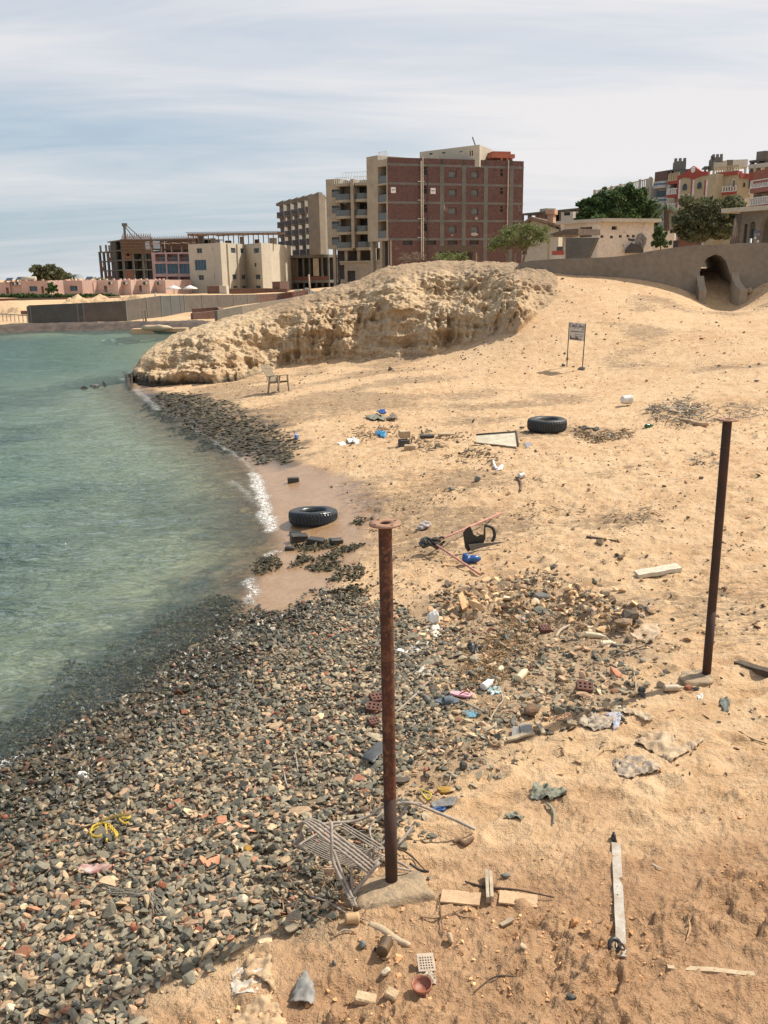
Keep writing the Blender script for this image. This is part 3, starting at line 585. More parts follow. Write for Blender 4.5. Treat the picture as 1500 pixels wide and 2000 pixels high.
def stone(px, py, wpx, name, mat, label, hr=.62, dr=.8, group=None, seed=0, rz=0, up=.30, cat='stone', sub=3, amp=.28, sm=False):
    p = GP(px, py); w = wpx/FOC*(p-CAM).dot(F); c = p+Vector((0, 0, w*hr*up)); mb = MB()
    vs, fs = lump(c, (w/2*1.06, w*dr/2, w*hr/2), rz, seed, sub=sub, amp=amp); mb.add(vs, fs, sm); return one(mb, name, mat, label, cat, group)
def pxw(p, wpx): return wpx/FOC*(Vector(p)-CAM).dot(F)
def plank(a, b, w, t, name, mat, label, cat='plank', lift=.004, group=None, tw=0, build=True, parent=None, bev=.002):
    A, B = GP(*a), GP(*b); A.z += t/2+lift; B.z += t/2+lift; L = (B-A).length
    u = (B-A).normalized(); n_ = Vector((0, 0, 1)); s = u.cross(n_).normalized(); n_ = s.cross(u)
    s, n_ = s*math.cos(tw)+n_*math.sin(tw), n_*math.cos(tw)-s*math.sin(tw); mb = MB(); N = max(2, int(L/.08)); vs = []; fs = []
    for i in range(N+1):
        c = A.lerp(B, i/N)+n_*(.004*math.sin(i*1.7+a[0])) if i not in (0, N) else A.lerp(B, i/N)
        for e, g in ((-1,-1),(1,-1),(1,1),(-1,1)): vs.append(c+s*(e*w/2*(1+.03*math.sin(i*2.1+e)))+n_*(g*t/2))
    for i in range(N):
        for k in range(4): fs.append((i*4+k, i*4+(k+1) % 4, (i+1)*4+(k+1) % 4, (i+1)*4+k))
    fs += [(3,2,1,0), (N*4, N*4+1, N*4+2, N*4+3)]; mb.add(vs, fs)
    if not build: return mb
    o = mb.build(name, mat, parent)
    return o if parent else tag(o, label, cat, group)
def sheet(poly, name, mat, label, cat, amp=.02, seed=0, fr=9, res=26, thick=.003, lift=.008, fold=0, parent=None, group=None, rag=.0):
    """crumpled sheet over a photo-pixel outline, lying on the ground"""
    w = np.array([GP(*q)[:2] for q in poly]); x0, y0 = w.min(0); x1, y1 = w.max(0); st = max(x1-x0, y1-y0)/res
    gx, gy = np.meshgrid(np.arange(x0-st, x1+st*1.5, st), np.arange(y0-st, y1+st*1.5, st)); pl = [tuple(q) for q in w]
    d = sdf(gx, gy, pl)+rag*fbm(gx*20+seed, gy*20, 2); ins = d < st*.35
    k = segdist(gx, gy, pl)
    z = ztop(gx.ravel(), gy.ravel()).reshape(gx.shape)
    rg = 1-np.abs(fbm(gx*fr+seed, gy*fr*1.3, 3)); z = z+lift-(.010 if amp > .01 else 0)+amp*np.maximum(rg-.55, 0)*1.7+amp*.5*np.maximum(fbm(gx*fr*2+seed, gy*fr*2, 2), 0)
    if fold: z = z+fold*np.exp(-((gx-(x0+x1)/2)/((x1-x0)*.5+1e-6))**2)*np.exp(-((gy-(y0+y1)/2)/((y1-y0)*.5+1e-6))**2)
    jx = gx+st*.35*pn(gx*30, gy*30+seed); jy = gy+st*.35*pn(gx*30+9, gy*30)
    idx = -np.ones(gx.shape, int); bm = bmesh.new(); V_ = {}
    for i in range(gx.shape[0]-1):
        for j in range(gx.shape[1]-1):
            q = [(i, j), (i, j+1), (i+1, j+1), (i+1, j)]
            if sum(bool(ins[a]) for a in q) >= 3:
                vs = []
                for a in q:
                    if not ins[a] and sum(bool(ins[b]) for b in q) == 3: continue
                    if a not in V_: V_[a] = bm.verts.new((jx[a], jy[a], z[a]))
                    vs.append(V_[a])
                if len(vs) >= 3: bm.faces.new(vs)
    me = bpy.data.meshes.new(name); o0 = Vector((float(gx.mean()), float(gy.mean()), float(z.min()))) if parent is None else wloc(parent)
    for v in bm.verts: v.co -= o0
    for f in bm.faces: f.smooth = True
    bm.to_mesh(me); bm.free(); me.materials.append(mat); o = bpy.data.objects.new(name, me); COL.objects.link(o); o.parent = parent
    if parent is None: o.location = o0
    m_ = o.modifiers.new('thick', 'SOLIDIFY'); m_.thickness = thick; m_.offset = 0
    return o if parent else tag(o, label, cat, group)
def wire(pts, r, name, mat, label, cat, parent=None, lift=.01, sub=6, n=7, group=None, z=None):
    """a stick, rod or cable through photo pixels (px, py, height above the ground)"""
    P_ = [GP(q[0], q[1]) if len(q) < 3 or q[2] < .02 else None for q in pts]
    for i, q in enumerate(pts):
        if P_[i] is None: g = GP(q[0], q[1]); P_[i] = PZ(q[0], q[1], g.z+q[2]*0+ (float(shape(np.array([g.x]), np.array([g.y]))[0][0])-g.z)*0 + q[2])
        else: P_[i].z += lift
    C_ = catmull(P_, sub); rr = r if not isinstance(r, (list, tuple)) else list(np.interp(np.linspace(0, 1, len(C_)), np.linspace(0, 1, len(r)), r))
    mb = MB(); mb.tube(C_, rr, n); o = mb.build(name, mat, parent)
    return o if parent else tag(o, label, cat, group)
def catmull(P_, sub=6):
    if len(P_) < 3: return [P_[0].lerp(P_[-1], i/3) for i in range(4)]
    Q = [P_[0]*2-P_[1]]+P_+[P_[-1]*2-P_[-2]]; out = []
    for i in range(1, len(Q)-2):
        for k in range(sub):
            t = k/sub; a, b, c, d = Q[i-1:i+3]
            out.append(.5*((2*b)+(c-a)*t+(2*a-5*b+4*c-d)*t*t+(3*b-a-3*c+d)*t**3))
    return out+[P_[-1]]
# ------------------------------------------------------------------ two rusty pipe posts on concrete footings
def post(bx, by, tx, ty, label, flabel, fpx, fsz, seed, mat, spot):
    b = GP(bx, by); hd = ray(tx, ty); t = b.y/hd.y; top = CAM+hd*t; r = .043
    root = thing('rusty_pipe_post', label, 'post', b, 'rusty flanged pipe posts')
    u = (top-b).normalized(); h = (top-b).length
    mb = MB(); mb.tube([b-u*.12, b+u*(h*.27)], r, 28); mb.build('lower_pipe', RUSTD if spot else RUST, root)
    mb = MB(); mb.tube([b+u*(h*.27), b+u*(h-.004)], r*.992, 28, cap=False); mb.tube([b+u*(h*.27+.02), b+u*(h-.006)], r*.84, 28, cap=False); mb.build('pipe', mat, root)
    fl = MB(top); N = 28; rin = r*.82
    fl.lathe([(rin, -.009), (.100, -.009), (.100, .004), (rin, .004)], n=40, closed=True); f = fl.build('flange', RUSTP, root)
    for k in range(4):
        a = k*math.pi/2+.6; q = MB(top+Vector((math.cos(a)*.076, math.sin(a)*.076, .0045))); q.lathe([(.0, .0), (.009, .0), (.009, .0012), (0, .0012)], n=10); q.build('bolt_hole_shade', HOLE, f)  # dark discs set on the flange imitate shaded bolt holes
    c = GP(*fpx); w = pxw(c, fsz[0])/2; vs, fs = lump(c+Vector((0, 0, -.03)), (w*1.25, w*fsz[1]*1.15, .17), .3, seed, amp=.75, sub=5, cuts=4, flat=.5)
    mb = MB(); mb.add(vs, fs, True); one(mb, 'concrete_footing', CONC, flabel, 'footing')
    return root
post(765, 1738, 752, 1022, 'nearest tall rusty pipe post with round flange, beside the broken rattan chair', 'lumpy pale concrete footing around the nearest rusty post', (772, 1752), (170, .80), 3, RUST, True)
post(1379, 1325, 1421, 819, 'farther dark rusty pipe post with round flange on the open sand at right', 'small cracked concrete footing around the farther rusty post', (1362, 1333), (100, .75), 5, RUSTD, True)
# ------------------------------------------------------------------ tyres
def tyre(px, py, wpx, label, mat, tilt=(0, 0), h=.24, sink=.02, seed=0):
    p = GP(px, py); Rr = pxw(p, wpx)/2; ri = Rr*.52
    root = thing('tyre_casing', label, 'tyre', p, 'old tyres on the beach')
    prof = []
    for i in range(20):
        a = 2*math.pi*i/20; ca_, sa = math.cos(a), math.sin(a); ex = .62
        prof.append(((ri+Rr)/2+(Rr-ri)/2*math.copysign(abs(ca_)**ex, ca_), h/2+h/2*math.copysign(abs(sa)**ex, sa)))
    def jit(j, i, k):
        if k == 2: return .003*math.sin(j*.3+seed)
        out = i in (19, 0, 1, 2, 18)
        if out and (j+i) % 3 == 0: return -.016*(math.cos if k == 0 else math.sin)(2*math.pi*j/128)
        return 0
    mb = MB(p+Vector((0, 0, -sink)), seed, tilt); mb.lathe(prof, n=128, closed=True, jit=jit); mb.sm = [((k % 20) not in (19, 0, 1, 18)) for k in range(len(mb.sm))]; mb.build('tread_and_sidewall', mat, root)
    mb = MB(p+Vector((0, 0, -sink)), seed, tilt)
    for zz in (h*.96, h*1.005): mb.lathe([(Rr*.80, zz-.012), (Rr*.82, zz-.003), (Rr*.84, zz-.012)], n=64)
    mb.build('sidewall_rib', mat, root)
    mb = MB(p+Vector((0, 0, -sink)), seed, tilt); mb.lathe([(ri*.985, h*.30), (ri*.96, h*.22), (ri*1.06, h*.16), (ri*1.1, h*.5), (ri*1.03, h*.80), (ri*.97, h*.78)], n=64); mb.build('bead', mat, root)
    return root
tyre(612, 1018, 96, 'wet black tyre lying at the edge of the water', RUBBERW, (-.05, .07), .26, .03, 1)
tyre(1068, 842, 77, 'dry worn tyre lying flat on the dry sand further up the beach', RUBBER, (0, 0), .30, .02, 2)
# ------------------------------------------------------------------ sign board on two posts
b1, b2 = GP(1107, 717), GP(1137, 722)
t1 = PY(1112, 629, b1.y); t2 = PY(1144, 632, b2.y)
sg = thing('sign_board', 'small weathered white notice board on two thin rusty posts in the sand', 'sign', (b1+b2)/2)
for a, b_ in ((b1, t1), (b2, t2)):
    mb = MB(); mb.tube([a-Vector((0, 0, .05)), b_], .017, 10); mb.build('post', RUSTD, sg)
up_ = (t1-b1).normalized(); sd = (t2-t1); pw = sd.length; nx = sd.normalized(); ny = nx.cross(Vector((0, 0, 1))).normalized()
if ny.y > 0: ny = -ny
def sp(u, v, w=0): return t1+nx*(u*pw)+up_*(-v*.62)+ny*w
mb = MB(); mb.hexa([sp(.02,1,-.008), sp(.98,1,-.008), sp(.98,1,.008), sp(.02,1,.008), sp(.02,0,-.008), sp(.98,0,-.008), sp(.98,0,.008), sp(.02,0,.008)])
pan = mb.build('panel', pm('weathered_sign_panel', (.60,.56,.50), (.50,.46,.40), 6, .6, 30, .001), sg)
INK = pm('blue_black_paint', (.025,.035,.075), rough=.6, fine=False); BRN = pm('brown_print', (.15,.095,.07), (.09,.06,.05), 14, .7, fine=False)
mb = MB(); r_ = random.Random(4)
for pts in ([(.08,.30),(.12,.22),(.05,.16),(.12,.08),(.20,.10)],[(.19,.27),(.24,.12)],[(.24,.27),(.30,.12),(.31,.26),(.38,.10)],[(.36,.34),(.42,.22),(.47,.06),(.52,.09)],[(.44,.24),(.51,.20)],[(.53,.28),(.58,.30),(.64,.12),(.68,.09)],[(.66,.25),(.70,.14),(.73,.25),(.78,.13)],[(.80,.25),(.86,.15)],[(.78,.40),(.84,.36),(.93,.14)]):
    mb.tube(catmull([sp(u, v, .012) for u, v in pts], 4), .0085, 5)
mb.build('lettering', INK, pan)
mb = MB()
for row, hh in ((.50, .030), (.66, .018), (.76, .016)):
    u = .12
    while u < .86:
        w_ = r_.uniform(.025, .07)
        if not (row > .6 and u < .34): mb.hexa([sp(u,row+hh,.009), sp(u+w_,row+hh,.009), sp(u+w_,row+hh,.011), sp(u,row+hh,.011), sp(u,row-hh,.009), sp(u+w_,row-hh,.009), sp(u+w_,row-hh,.011), sp(u,row-hh,.011)])
        u += w_+r_.uniform(.012, .03)
    mb.build('print_line', pm('faded_print', (.13,.13,.13), fine=False), pan); mb = MB()

mb = MB()
for k in range(15):
    u = .10+.045*k; hgt = r_.uniform(.05, .28)*(1.2-.8*k/15); mb.hexa([sp(u,.97,.009), sp(u+.045,.97,.009), sp(u+.045,.97,.0115), sp(u,.97,.0115), sp(u,.97-hgt,.009), sp(u+.04,.97-hgt*.8,.009), sp(u+.04,.97-hgt*.8,.0115), sp(u,.97-hgt,.0115)])
mb.build('faded_picture', BRN, pan)
stone(1136, 722, 24, 'rock', GREYST, 'grey rock holding down the right foot of the sign board', .45, .8, seed=11, cat='rock')
stone(1100, 716, 12, 'rock', DARKST, 'dark rock at the left foot of the sign board', .6, .9, seed=12, cat='rock')
# ------------------------------------------------------------------ weathered garden armchair by the headland
CHW = pm('grey_brown_chair_wood', (.30,.24,.165), (.20,.155,.105), 12, .85, 70, .003)
def beach_chair(px, py):
    p = GP(px, py); root = thing('wooden_armchair', 'weathered slatted wooden armchair leaning back below the rock headland', 'chair', p)
    def B(): return MB(p+Vector((0, 0, .0)), R(60), (R(-7), R(3)))
    SW = .56; m1 = B()
    for i in range(8): m1.box((-SW/2+.035+i*.07, .02, .40), (.055, .50, .02))
    m1.build('seat', CHW, root)
    m1 = B()
    for i in range(7):
        x = -SW/2+.05+i*.077; m1.box((x, .40, .72), (.06, .018, .72), tilt=(R(-27), 0))
    m1.box((0, .50, .92), (SW, .03, .05), tilt=(R(-27), 0)); m1.box((0, .31, .52), (SW, .03, .05), tilt=(R(-27), 0)); m1.build('backrest', CHW, root)
    for s in (-1, 1):
        m1 = B(); m1.box((s*(SW/2+.02), .03, .60), (.07, .52, .025)); m1.build('armrest', CHW, root)
        m1 = B(); m1.box((s*(SW/2+.02), -.19, .29), (.045, .05, .60)); m1.build('leg', CHW, root)
        m1 = B(); m1.box((s*(SW/2+.02), .24, .30), (.045, .05, .64), tilt=(R(16), 0)); m1.build('leg', CHW, root)
        m1 = B(); m1.box((s*(SW/2-.01), .03, .36), (.03, .50, .06)); m1.build('side_rail', CHW, root)
beach_chair(547, 766)
# ------------------------------------------------------------------ bucket, bottle, log
def can(px, py, ang, r1, r2, L, name, mat, label, cat, prof=None, tilt=.0, n=24, lift=None):
    p = GP(px, py); mb = MB(p+Vector((0, 0, (max(r1, r2) if lift is None else lift))), ang, (0, tilt))
    pr = prof or [(0, -L/2), (r1*.96, -L/2), (r1, -L/2+.01), (r2, L/2-.02), (r2*1.06, L/2-.015), (r2*1.06, L/2), (r2*.97, L/2), (r1*.95, -L/2+.02), (0, -L/2+.02)]
    mb.lathe([(r*(.82 if name == 'bucket' else 1), h*(.82 if name == 'bucket' else 1)) for r, h in pr], n=n, ax='X'); return one(mb, name, mat, label, cat)
can(1223, 793, .25, .13, .155, .30, 'bucket', WHITEP, 'white ribbed plastic bucket lying on its side on the sand', 'bucket',
    prof=[(0,-.16),(.125,-.16)]+[(.13+.002*(i % 2)*3+i*.0015, -.15+i*.018) for i in range(16)]+[(.165,.145),(.165,.16),(.15,.16),(.125,-.14),(0,-.14)])
can(1268, 834, .5, .05, .05, .2, 'bottle', GREENG, 'small green glass bottle lying in front of the charred palm litter', 'bottle', prof=[(0,-.12),(.045,-.12),(.05,-.11),(.05,.03),(.02,.08),(.018,.13),(0,.13)])
wire([(1328,823,0),(1345,826,0),(1368,832,0),(1384,833,0)], [.035,.055,.05,.045], 'driftwood_log', WOODT, 'pale driftwood log at the edge of the charred palm litter', 'log', lift=.05)
wire([(1376,807,0),(1350,812,0),(1334,803,0)], [.02,.03,.01], 'palm_frond_stem', WOODP, 'white dry palm stem lying across the charred litter', 'palm stem', lift=.12)
sheet([(1128,834),(1142,832),(1158,838),(1145,840)], 'black_rag', DARKC, 'black rag beside the dry tyre', 'rag', .05, 1)
sheet([(1155,838),(1165,832),(1172,838),(1165,842)], 'black_rag', DARKC, 'small dark rag, second to the right of the dry tyre', 'rag', .05, 2)
sheet([(1186,848),(1202,848),(1203,853),(1188,853)], 'paper_scrap', WHITEP, 'pale paper scrap on the tangle of weed right of the dry tyre', 'paper', .02, 3)
# ------------------------------------------------------------------ shallow drawer panel with dark rim
A = [GP(*q) for q in ((930,866),(1008,859),(1013,876),(975,874))]
tr_ = thing('framed_panel', 'cream board with a dark frame lying tilted on the sand left of the dry tyre', 'panel', A[0])
def tiltz(p, h): return Vector((p.x, p.y, p.z+h))
PPp = [tiltz(GP(930,868), .03), tiltz(GP(1012,876), .03), tiltz(GP(1008,860), .16), tiltz(GP(930,862), .12)]
mb = MB(); mb.hexa([q for q in PPp]+[tiltz(q, .02) for q in PPp]); mb.build('board', pm('cream_board', (.62,.55,.42), (.5,.42,.3), 5, .7), tr_)
for i, j in ((3, 2), (2, 1)):
    mb = MB(); mb.tube([tiltz(PPp[i], .03), tiltz(PPp[j], .03)], .022, 4); mb.build('rim', WOODD, tr_)
mb = MB(); mb.tube([tiltz(PPp[0], .015), tiltz(PPp[0].lerp(PPp[1], .7), .015)], .015, 4); mb.build('rim', WOODP, tr_)
# ------------------------------------------------------------------ concrete blocks stacked
def block(px, py, d, rz, z, name, mat, label, tilt=None, cat='block', bev=.012, group=None):
    p = GP(px, py); mb = MB(p+Vector((0, 0, z+d[2]/2)), rz, tilt); mb.box((0,0,0), d); return one(mb, name, mat, label, cat, group, bevel=bev)
block(789, 872, (.24,.22,.19), .3, 0, 'concrete_block', DARKST, 'lower dark block of the two stacked blocks on the mid beach')
block(790, 870, (.27,.24,.17), .15, .19, 'concrete_block', TANST, 'sandy block sitting on top of the dark block on the mid beach')
block(801, 880, (.28,.18,.13), -.1, -.01, 'concrete_block', TANST, 'flat block lying in front of the two stacked blocks')
block(573, 942, (.26,.12,.12), .12, -.01, 'loose_brick', WETST, 'dark wet brick standing alone on the smooth wet sand', cat='brick')
block(834, 853, (.36,.2,.07), .05, 0, 'flat_stone', DARKST, 'dark flat stone in the weed, left of the tan slab', cat='stone'); block(872, 850, (.42,.25,.08), -.1, 0, 'flat_stone', TANST, 'broad tan slab in the weed above the stacked blocks', cat='stone')
for q, (px, py, w, h) in enumerate([(584,1057,.30,.15),(617,1063,.28,.13),(657,1063,.22,.12),(577,1044,.20,.08),(566,1074,.16,.08)]):
    block(px, py, (w, w*.62, h), random.Random(q).uniform(-.4, .4), -.02, 'wet_block', WETST, ['left wet block in the row in front of the wet tyre','middle wet block in the row in front of the wet tyre','right wet block in the row in front of the wet tyre','half sunken block just behind the row, touching the wet tyre','small sunken block at the left end of the row, nearest the foam'][q], (.05, .08), group='wet blocks below the wet tyre')
# ------------------------------------------------------------------ named loose stones
for a in [(882,962,22,GREYST,'dark grey stone with an ochre side on the bright sand',.55,21),(904,963,12,TANST,'little tan stone at the right side of the dark grey stone',.6,22),(932,942,20,GREYST,'grey pointed stone left of the white tin',.7,23),
          (1150,962,13,TANST,'brown upright stone on the slope right of the twig drift',1.0,24),(1204,1090,15,DARKST,'small dark stone alone above the cream plank',.8,25),(1478,746,13,GREYST,'grey stone near the right edge beyond the farther post',.6,26),
          (1465,717,8,DARKST,'small dark stone on the upper slope at the right edge',.6,27),(762,724,17,DARKST,'grey pointed stone on the sand below the cliff',.7,28),(770,725,12,TANST,'brown stone touching the grey pointed stone below the cliff',.6,29),
          (1262,1197,18,GREYST,'grey stone at the right rim of the rubble heap',.8,30),(1058,1172,44,GREYST,'big angular grey rock in the middle of the clod heap',.75,31),(1010,1152,26,TANST,'tan rock left of the big angular rock in the clod heap',.8,32),(1140,1200,24,TANST,'tan rock at the right of the clod heap',.7,33),
          (1094,1318,28,TANST,'rounded tan rock below the perforated brick in the rubble',.9,34),(1055,1352,22,PALEST,'pale chalky stone in the rubble left of the lower brick',.8,35),(1060,1367,14,GREYST,'round grey pebble under the pale chalky stone',.8,36),
          (1040,1396,50,BARK,'big rough brown clump at the bottom of the rubble',.7,37),(1002,1412,26,GREYST,'grey stone left of the rough brown clump',.8,38),(833,1369,28,GREYST,'large grey stone below the cardboard',.75,39),(857,1366,22,DARKST,'dark stone right of the large grey stone below the cardboard',.8,40),
          (1025,1315,24,TANST,'brown rock beside the ribbed bottle',.8,41),(1185,1385,30,TANST,'large sandy stone lying in the shadow of the farther post',.9,42),(1253,1358,24,DARKST,'dark stone in the shadow of the farther post',.9,43),(1290,1345,24,TANST,'tan stone halfway to the farther post footing',.8,44),(1359,1352,16,DARKST,'small dark stone at the foot of the farther post footing',.7,45),
          (318,1737,26,REDST,'pink square brick chunk on the shingle',1.0,46),(262,1825,27,REDST,'round orange brick lump on the shingle',1.1,47),(388,1820,26,REDST,'flat orange stone at the edge of the shingle',.7,48),(474,1778,38,PALEST,'white knobbly coral lump at the edge of the shingle',1.2,49),
          (437,1795,38,TANST,'flat tan stone left of the white coral lump',.6,50),(402,1790,36,TANST,'speckled tan stone, second left of the white coral lump',.6,51),(445,1727,30,GREYST,'round grey boulder on the shingle above the coral lump',1.0,52),(118,1790,46,TANST,'large yellow speckled stone on the shingle',.55,53),(137,1803,26,PALEST,'small pale stone touching the large yellow speckled stone',.8,54),
          (110,1885,34,GREYST,'speckled grey stone on the lower shingle',.9,55),(34,1945,40,PALEST,'large pink white stone at the lower left corner',.7,56),(22,1975,34,PALEST,'pale stone under the pink white stone at the lower left corner',.8,57),(360,1698,17,REDST,'dark red stone on the middle shingle',.6,58),(204,1775,22,TANST,'tan kite shaped stone near the frayed grey rope',.7,59),
          (190,1900,38,TANST,'long tan stone lower down the shingle',.5,60),(250,1875,30,GREYST,'grey blue slab stone at the lower shingle',.6,61),(300,1602,20,GREYST,'pale round stone in the shingle right of the yellow rope',.9,62),(460,1635,28,PALEST,'yellow sponge like stone on the shingle',.5,63),(484,1662,26,OCHRE,'ochre coral stone on the shingle left of the reed chair',.7,64),
          (708,1852,26,GREYST,'grey rounded stone on the sand below the footing',.9,65),(652,1884,16,GREYST,'small grey stone above the grey plastic shard',.8,66),(751,1872,26,TANST,'grey white stone resting in front of the dark can',1.1,67),(754,1908,26,PALEST,'white stone on the sand below the dark can',.8,68),(733,1856,11,DARKST,'little dark stone left of the dark can',1.2,69),
          (879,1840,24,TANST,'upright triangular stone right of the dark can',1.4,70),(1116,1968,27,DARKST,'dark blue stone on the sand at the bottom edge',.8,71),(987,1710,26,GREYST,'grey stone on the sand right of the farther end of the fallen reeds',.6,72),(906,1496,26,DARKST,'dark pyramid stone in the sand right of the nearest post',1.1,73),(910,1482,16,DARKST,'smaller dark stone behind the dark pyramid stone',.9,74),
          (1020,1874,22,TANST,'pale sandy stone left of the end of the long strap board',.6,75),(1345,1350,24,REDST,'dull red stone at the lower edge of the farther footing',.6,76),(360,1395,24,REDST,'red brown stone at the edge of the water on the shingle',.6,77),(365,1342,20,TANST,'pointed tan stone sticking out of the shallows',.9,78),(110,1482,14,REDST,'bright red brick chip in the wet shingle',.9,79),(140,1538,14,REDST,'red stone beside the white rag on the shingle',.7,80),(10,1602,22,REDST,'red and white pebble at the left edge of the photo',.8,81),
          (664,1548,26,PALEST,'white square chip on the shingle left of the nearest post',.35,82),(1195,1263,12,REDST,'small rust coloured chip in the upper rubble',.6,83),(1370,662,12,REDST,'small red brown brick piece high on the far slope',.4,84),(1404,716,10,DARKST,'small dark stone on the far slope beyond the sign',.5,85),(372,748,9,DARKST,'dark boulder at the foot of the headland cliff',.6,86),(350,749,12,TANST,'flat brown boulder at the foot of the headland cliff',.5,87),(1398,571,16,TANST,'tan boulder leaning on the right wing of the arch',1.2,88)]:
    px, py, w, mt_, lb, hr, sd_ = a
    if py == 571: px, py = 1463, 575; w = 18
    stone(px, py, w, {REDST: 'brick_lump', PALEST: 'pale_stone', BARK: 'rubble_clump'}.get(mt_, 'loose_stone'), mt_, lb, hr, .8, seed=sd_, rz=sd_*.7)
# black reef just breaking the surface
for i, (px, py, w, h, lb) in enumerate([(165,758,15,.12,'left low black reef rock breaking the water off the headland'),(185,755,20,.16,'middle black reef rock off the headland'),(204,750,20,.2,'right and tallest black reef rock off the headland')]):
    mb = MB(); c = PZ(px, py, 0); vs, fs = lump(c, (pxw(c, w)*.75, pxw(c, w)*.4, h), i, 300+i, sub=4, amp=.8); mb.add(vs, fs); one(mb, 'reef_rock', WETST, lb, 'rock')
# ------------------------------------------------------------------ fallen striped poles tied with rag
pz = .10
A_, B_ = PZ(978, 1002, GP(978,1002).z+.04), PZ(846, 1060, GP(846,1060).z+.22)
tri = thing('fallen_pole_frame', 'two faded red metal poles tied together with dark rag, fallen on the sand', 'poles', GP(850, 1066))
C_ = PZ(938, 1122, GP(938,1122).z+.03)
for e, rr_ in ((A_, .016), (C_, .018)):
    mb = MB(); mb.tube([B_+(B_-e).normalized()*.06, e], rr_, 10); mb.build('pole', POLEP, tri)
mb = MB()
for k in range(7):
    a = k*.9; c = B_+Vector((.07*math.sin(a), .03*math.cos(a*1.3), .03*math.sin(a*2.1)))
    mb.tube([c+Vector((math.cos(t)*.11, math.sin(t)*.07, math.sin(t*1.5+k)*.05)) for t in np.linspace(0, 5.2, 12)], .019, 6)
mb.build('rag_wrap', DARKC, tri)
p = GP(836, 1066); mb = MB(); vs, fs = lump(p+Vector((0, 0, .07)), (.25, .12, .10), -.25, 91, amp=.5, sub=4); mb.add(vs, fs, True); one(mb, 'sand_bag', SLATE, 'slumped dark grey bag under the tied end of the red poles', 'bag')
p = GP(829, 1034); mb = MB(); vs, fs = lump(p+Vector((0, 0, .06)), (.23, .16, .12), .2, 92, amp=1.3, sub=4, cuts=14); mb.add(vs, fs)
one(mb, 'crumpled_foil', pm('crumpled_grey_film', (.60,.52,.46), (.30,.27,.28), 14, .5, 50, .02), 'crumpled grey white film bundle behind the dark grey bag', 'film')
# torn black plastic seat, standing
p = GP(928, 1078); root = thing('torn_black_chair_seat', 'torn black plastic chair shell with a curved arm, standing on the sand', 'broken chair', p)
def stand(px, py, Y): return PY(px, py, Y)
Yp = p.y
def plate(pts, Y0, Y1, t=.012):
    mb = MB(); n = len(pts); f = [PY(a, b, Y0+(Y1-Y0)*(a-pts[0][0])/60) for a, b in pts]; g = [q+Vector((0.003, t, 0)) for q in f]
    mb.add(f+g, [tuple(range(n)), tuple(range(2*n-1, n-1, -1))]+[(i, (i+1) % n, n+(i+1) % n, n+i) for i in range(n)]); return mb
plate([(904,1040),(912,1031),(918,1028),(921,1034),(925,1044),(932,1048),(938,1044),(944,1046),(946,1024),(948,1024),(948,1052),(944,1062),(920,1074),(914,1078),(908,1070)], Yp, Yp+.10).build('torn_shell', BLACKP, root)
mb = MB(); mb.tube(catmull([PY(947,1027,Yp+.10), PY(954,1027,Yp+.11), PY(963,1033,Yp+.12), PY(966,1046,Yp+.12), PY(961,1058,Yp+.11)], 5), .026, 10); mb.build('arm', BLACKP, root)
plate([(915,1064),(945,1061),(986,1058),(970,1063),(940,1070),(920,1076)], Yp-.04, Yp-.03).build('side_rail', pm('grey_brown_plastic', (.16,.14,.115), rough=.6), root)
p = GP(921, 1100); mb = MB(p+Vector((0, 0, .055)), .15); mb.lathe([(0,-.14),(.05,-.14),(.06,-.12),(.06,-.05),(.045,-.03),(.06,-.01),(.06,.08),(.035,.12),(.02,.14),(0,.14)], n=14, ax='X'); mb.lathe([(0,.06),(.045,.07),(.05,.02)], (-.09,0,.02), n=10)
one(mb, 'blue_jug', BLUEP, 'dark blue plastic jug lying beside the lower red pole', 'jug')
# ------------------------------------------------------------------ boards
pb = plank((1243,1126), (1326,1116), .20, .055, 'wooden_plank', pm('cream_painted_plank', (.60,.54,.42), (.48,.42,.31), 10, .8), 'cream painted plank lying alone on the sand right of the clod heap')
plank((1440,1296), (1512,1326), .10, .05, 'wooden_plank', WOODD, 'dark weathered plank at the right edge of the photo')
plank((1146,1055), (1202,1060), .05, .03, 'lath_strip', WOODD, 'thin dark slat on the sand above the cream plank', 'slat')
plank((1303,1890), (1475,1898), .035, .012, 'lath_strip', pm('beige_lath', (.46,.36,.24), (.40,.29,.18), 16, .85), 'long beige lath half buried near the lower right corner', 'slat', lift=-.004)
stp = thing('strap_board', 'long narrow pale board with dark ring fittings, lying on the damp sand', 'board', GP(1206, 1760))
plank((1203,1648), (1214,1872), .062, .010, 'board', pm('pale_grey_board', (.44,.40,.35), (.33,.27,.21), 10, .8), '', parent=stp, lift=.012)
e1, e2 = GP(1199, 1640), GP(1201, 1862)
mb = MB(e1+Vector((0, 0, .03)), 1.5); mb.lathe([(.030+.010*math.cos(a), .010*math.sin(a)) for a in np.linspace(0, 6.28, 9)[:-1]], n=20, closed=True, ax='Y'); mb.box((0, 0, -.02), (.07, .03, .03)); mb.build('ring_fitting', BLACKP, stp)
mb = MB(e2+Vector((-.005, 0, .035)), .2, (.9, 0)); mb.lathe([(.032+.014*math.cos(a), .014*math.sin(a)) for a in np.linspace(0, 6.28, 9)[:-1]], n=20, closed=True); mb.build('ring_fitting', BLACKP, stp)
mb = MB(e2+Vector((.035, -.01, .03)), .6, (.5, .3)); mb.lathe([(.022+.006*math.cos(a), .006*math.sin(a)) for a in np.linspace(0, 6.28, 9)[:-1]], n=16, closed=True); mb.build('small_ring', RUSTD, stp)
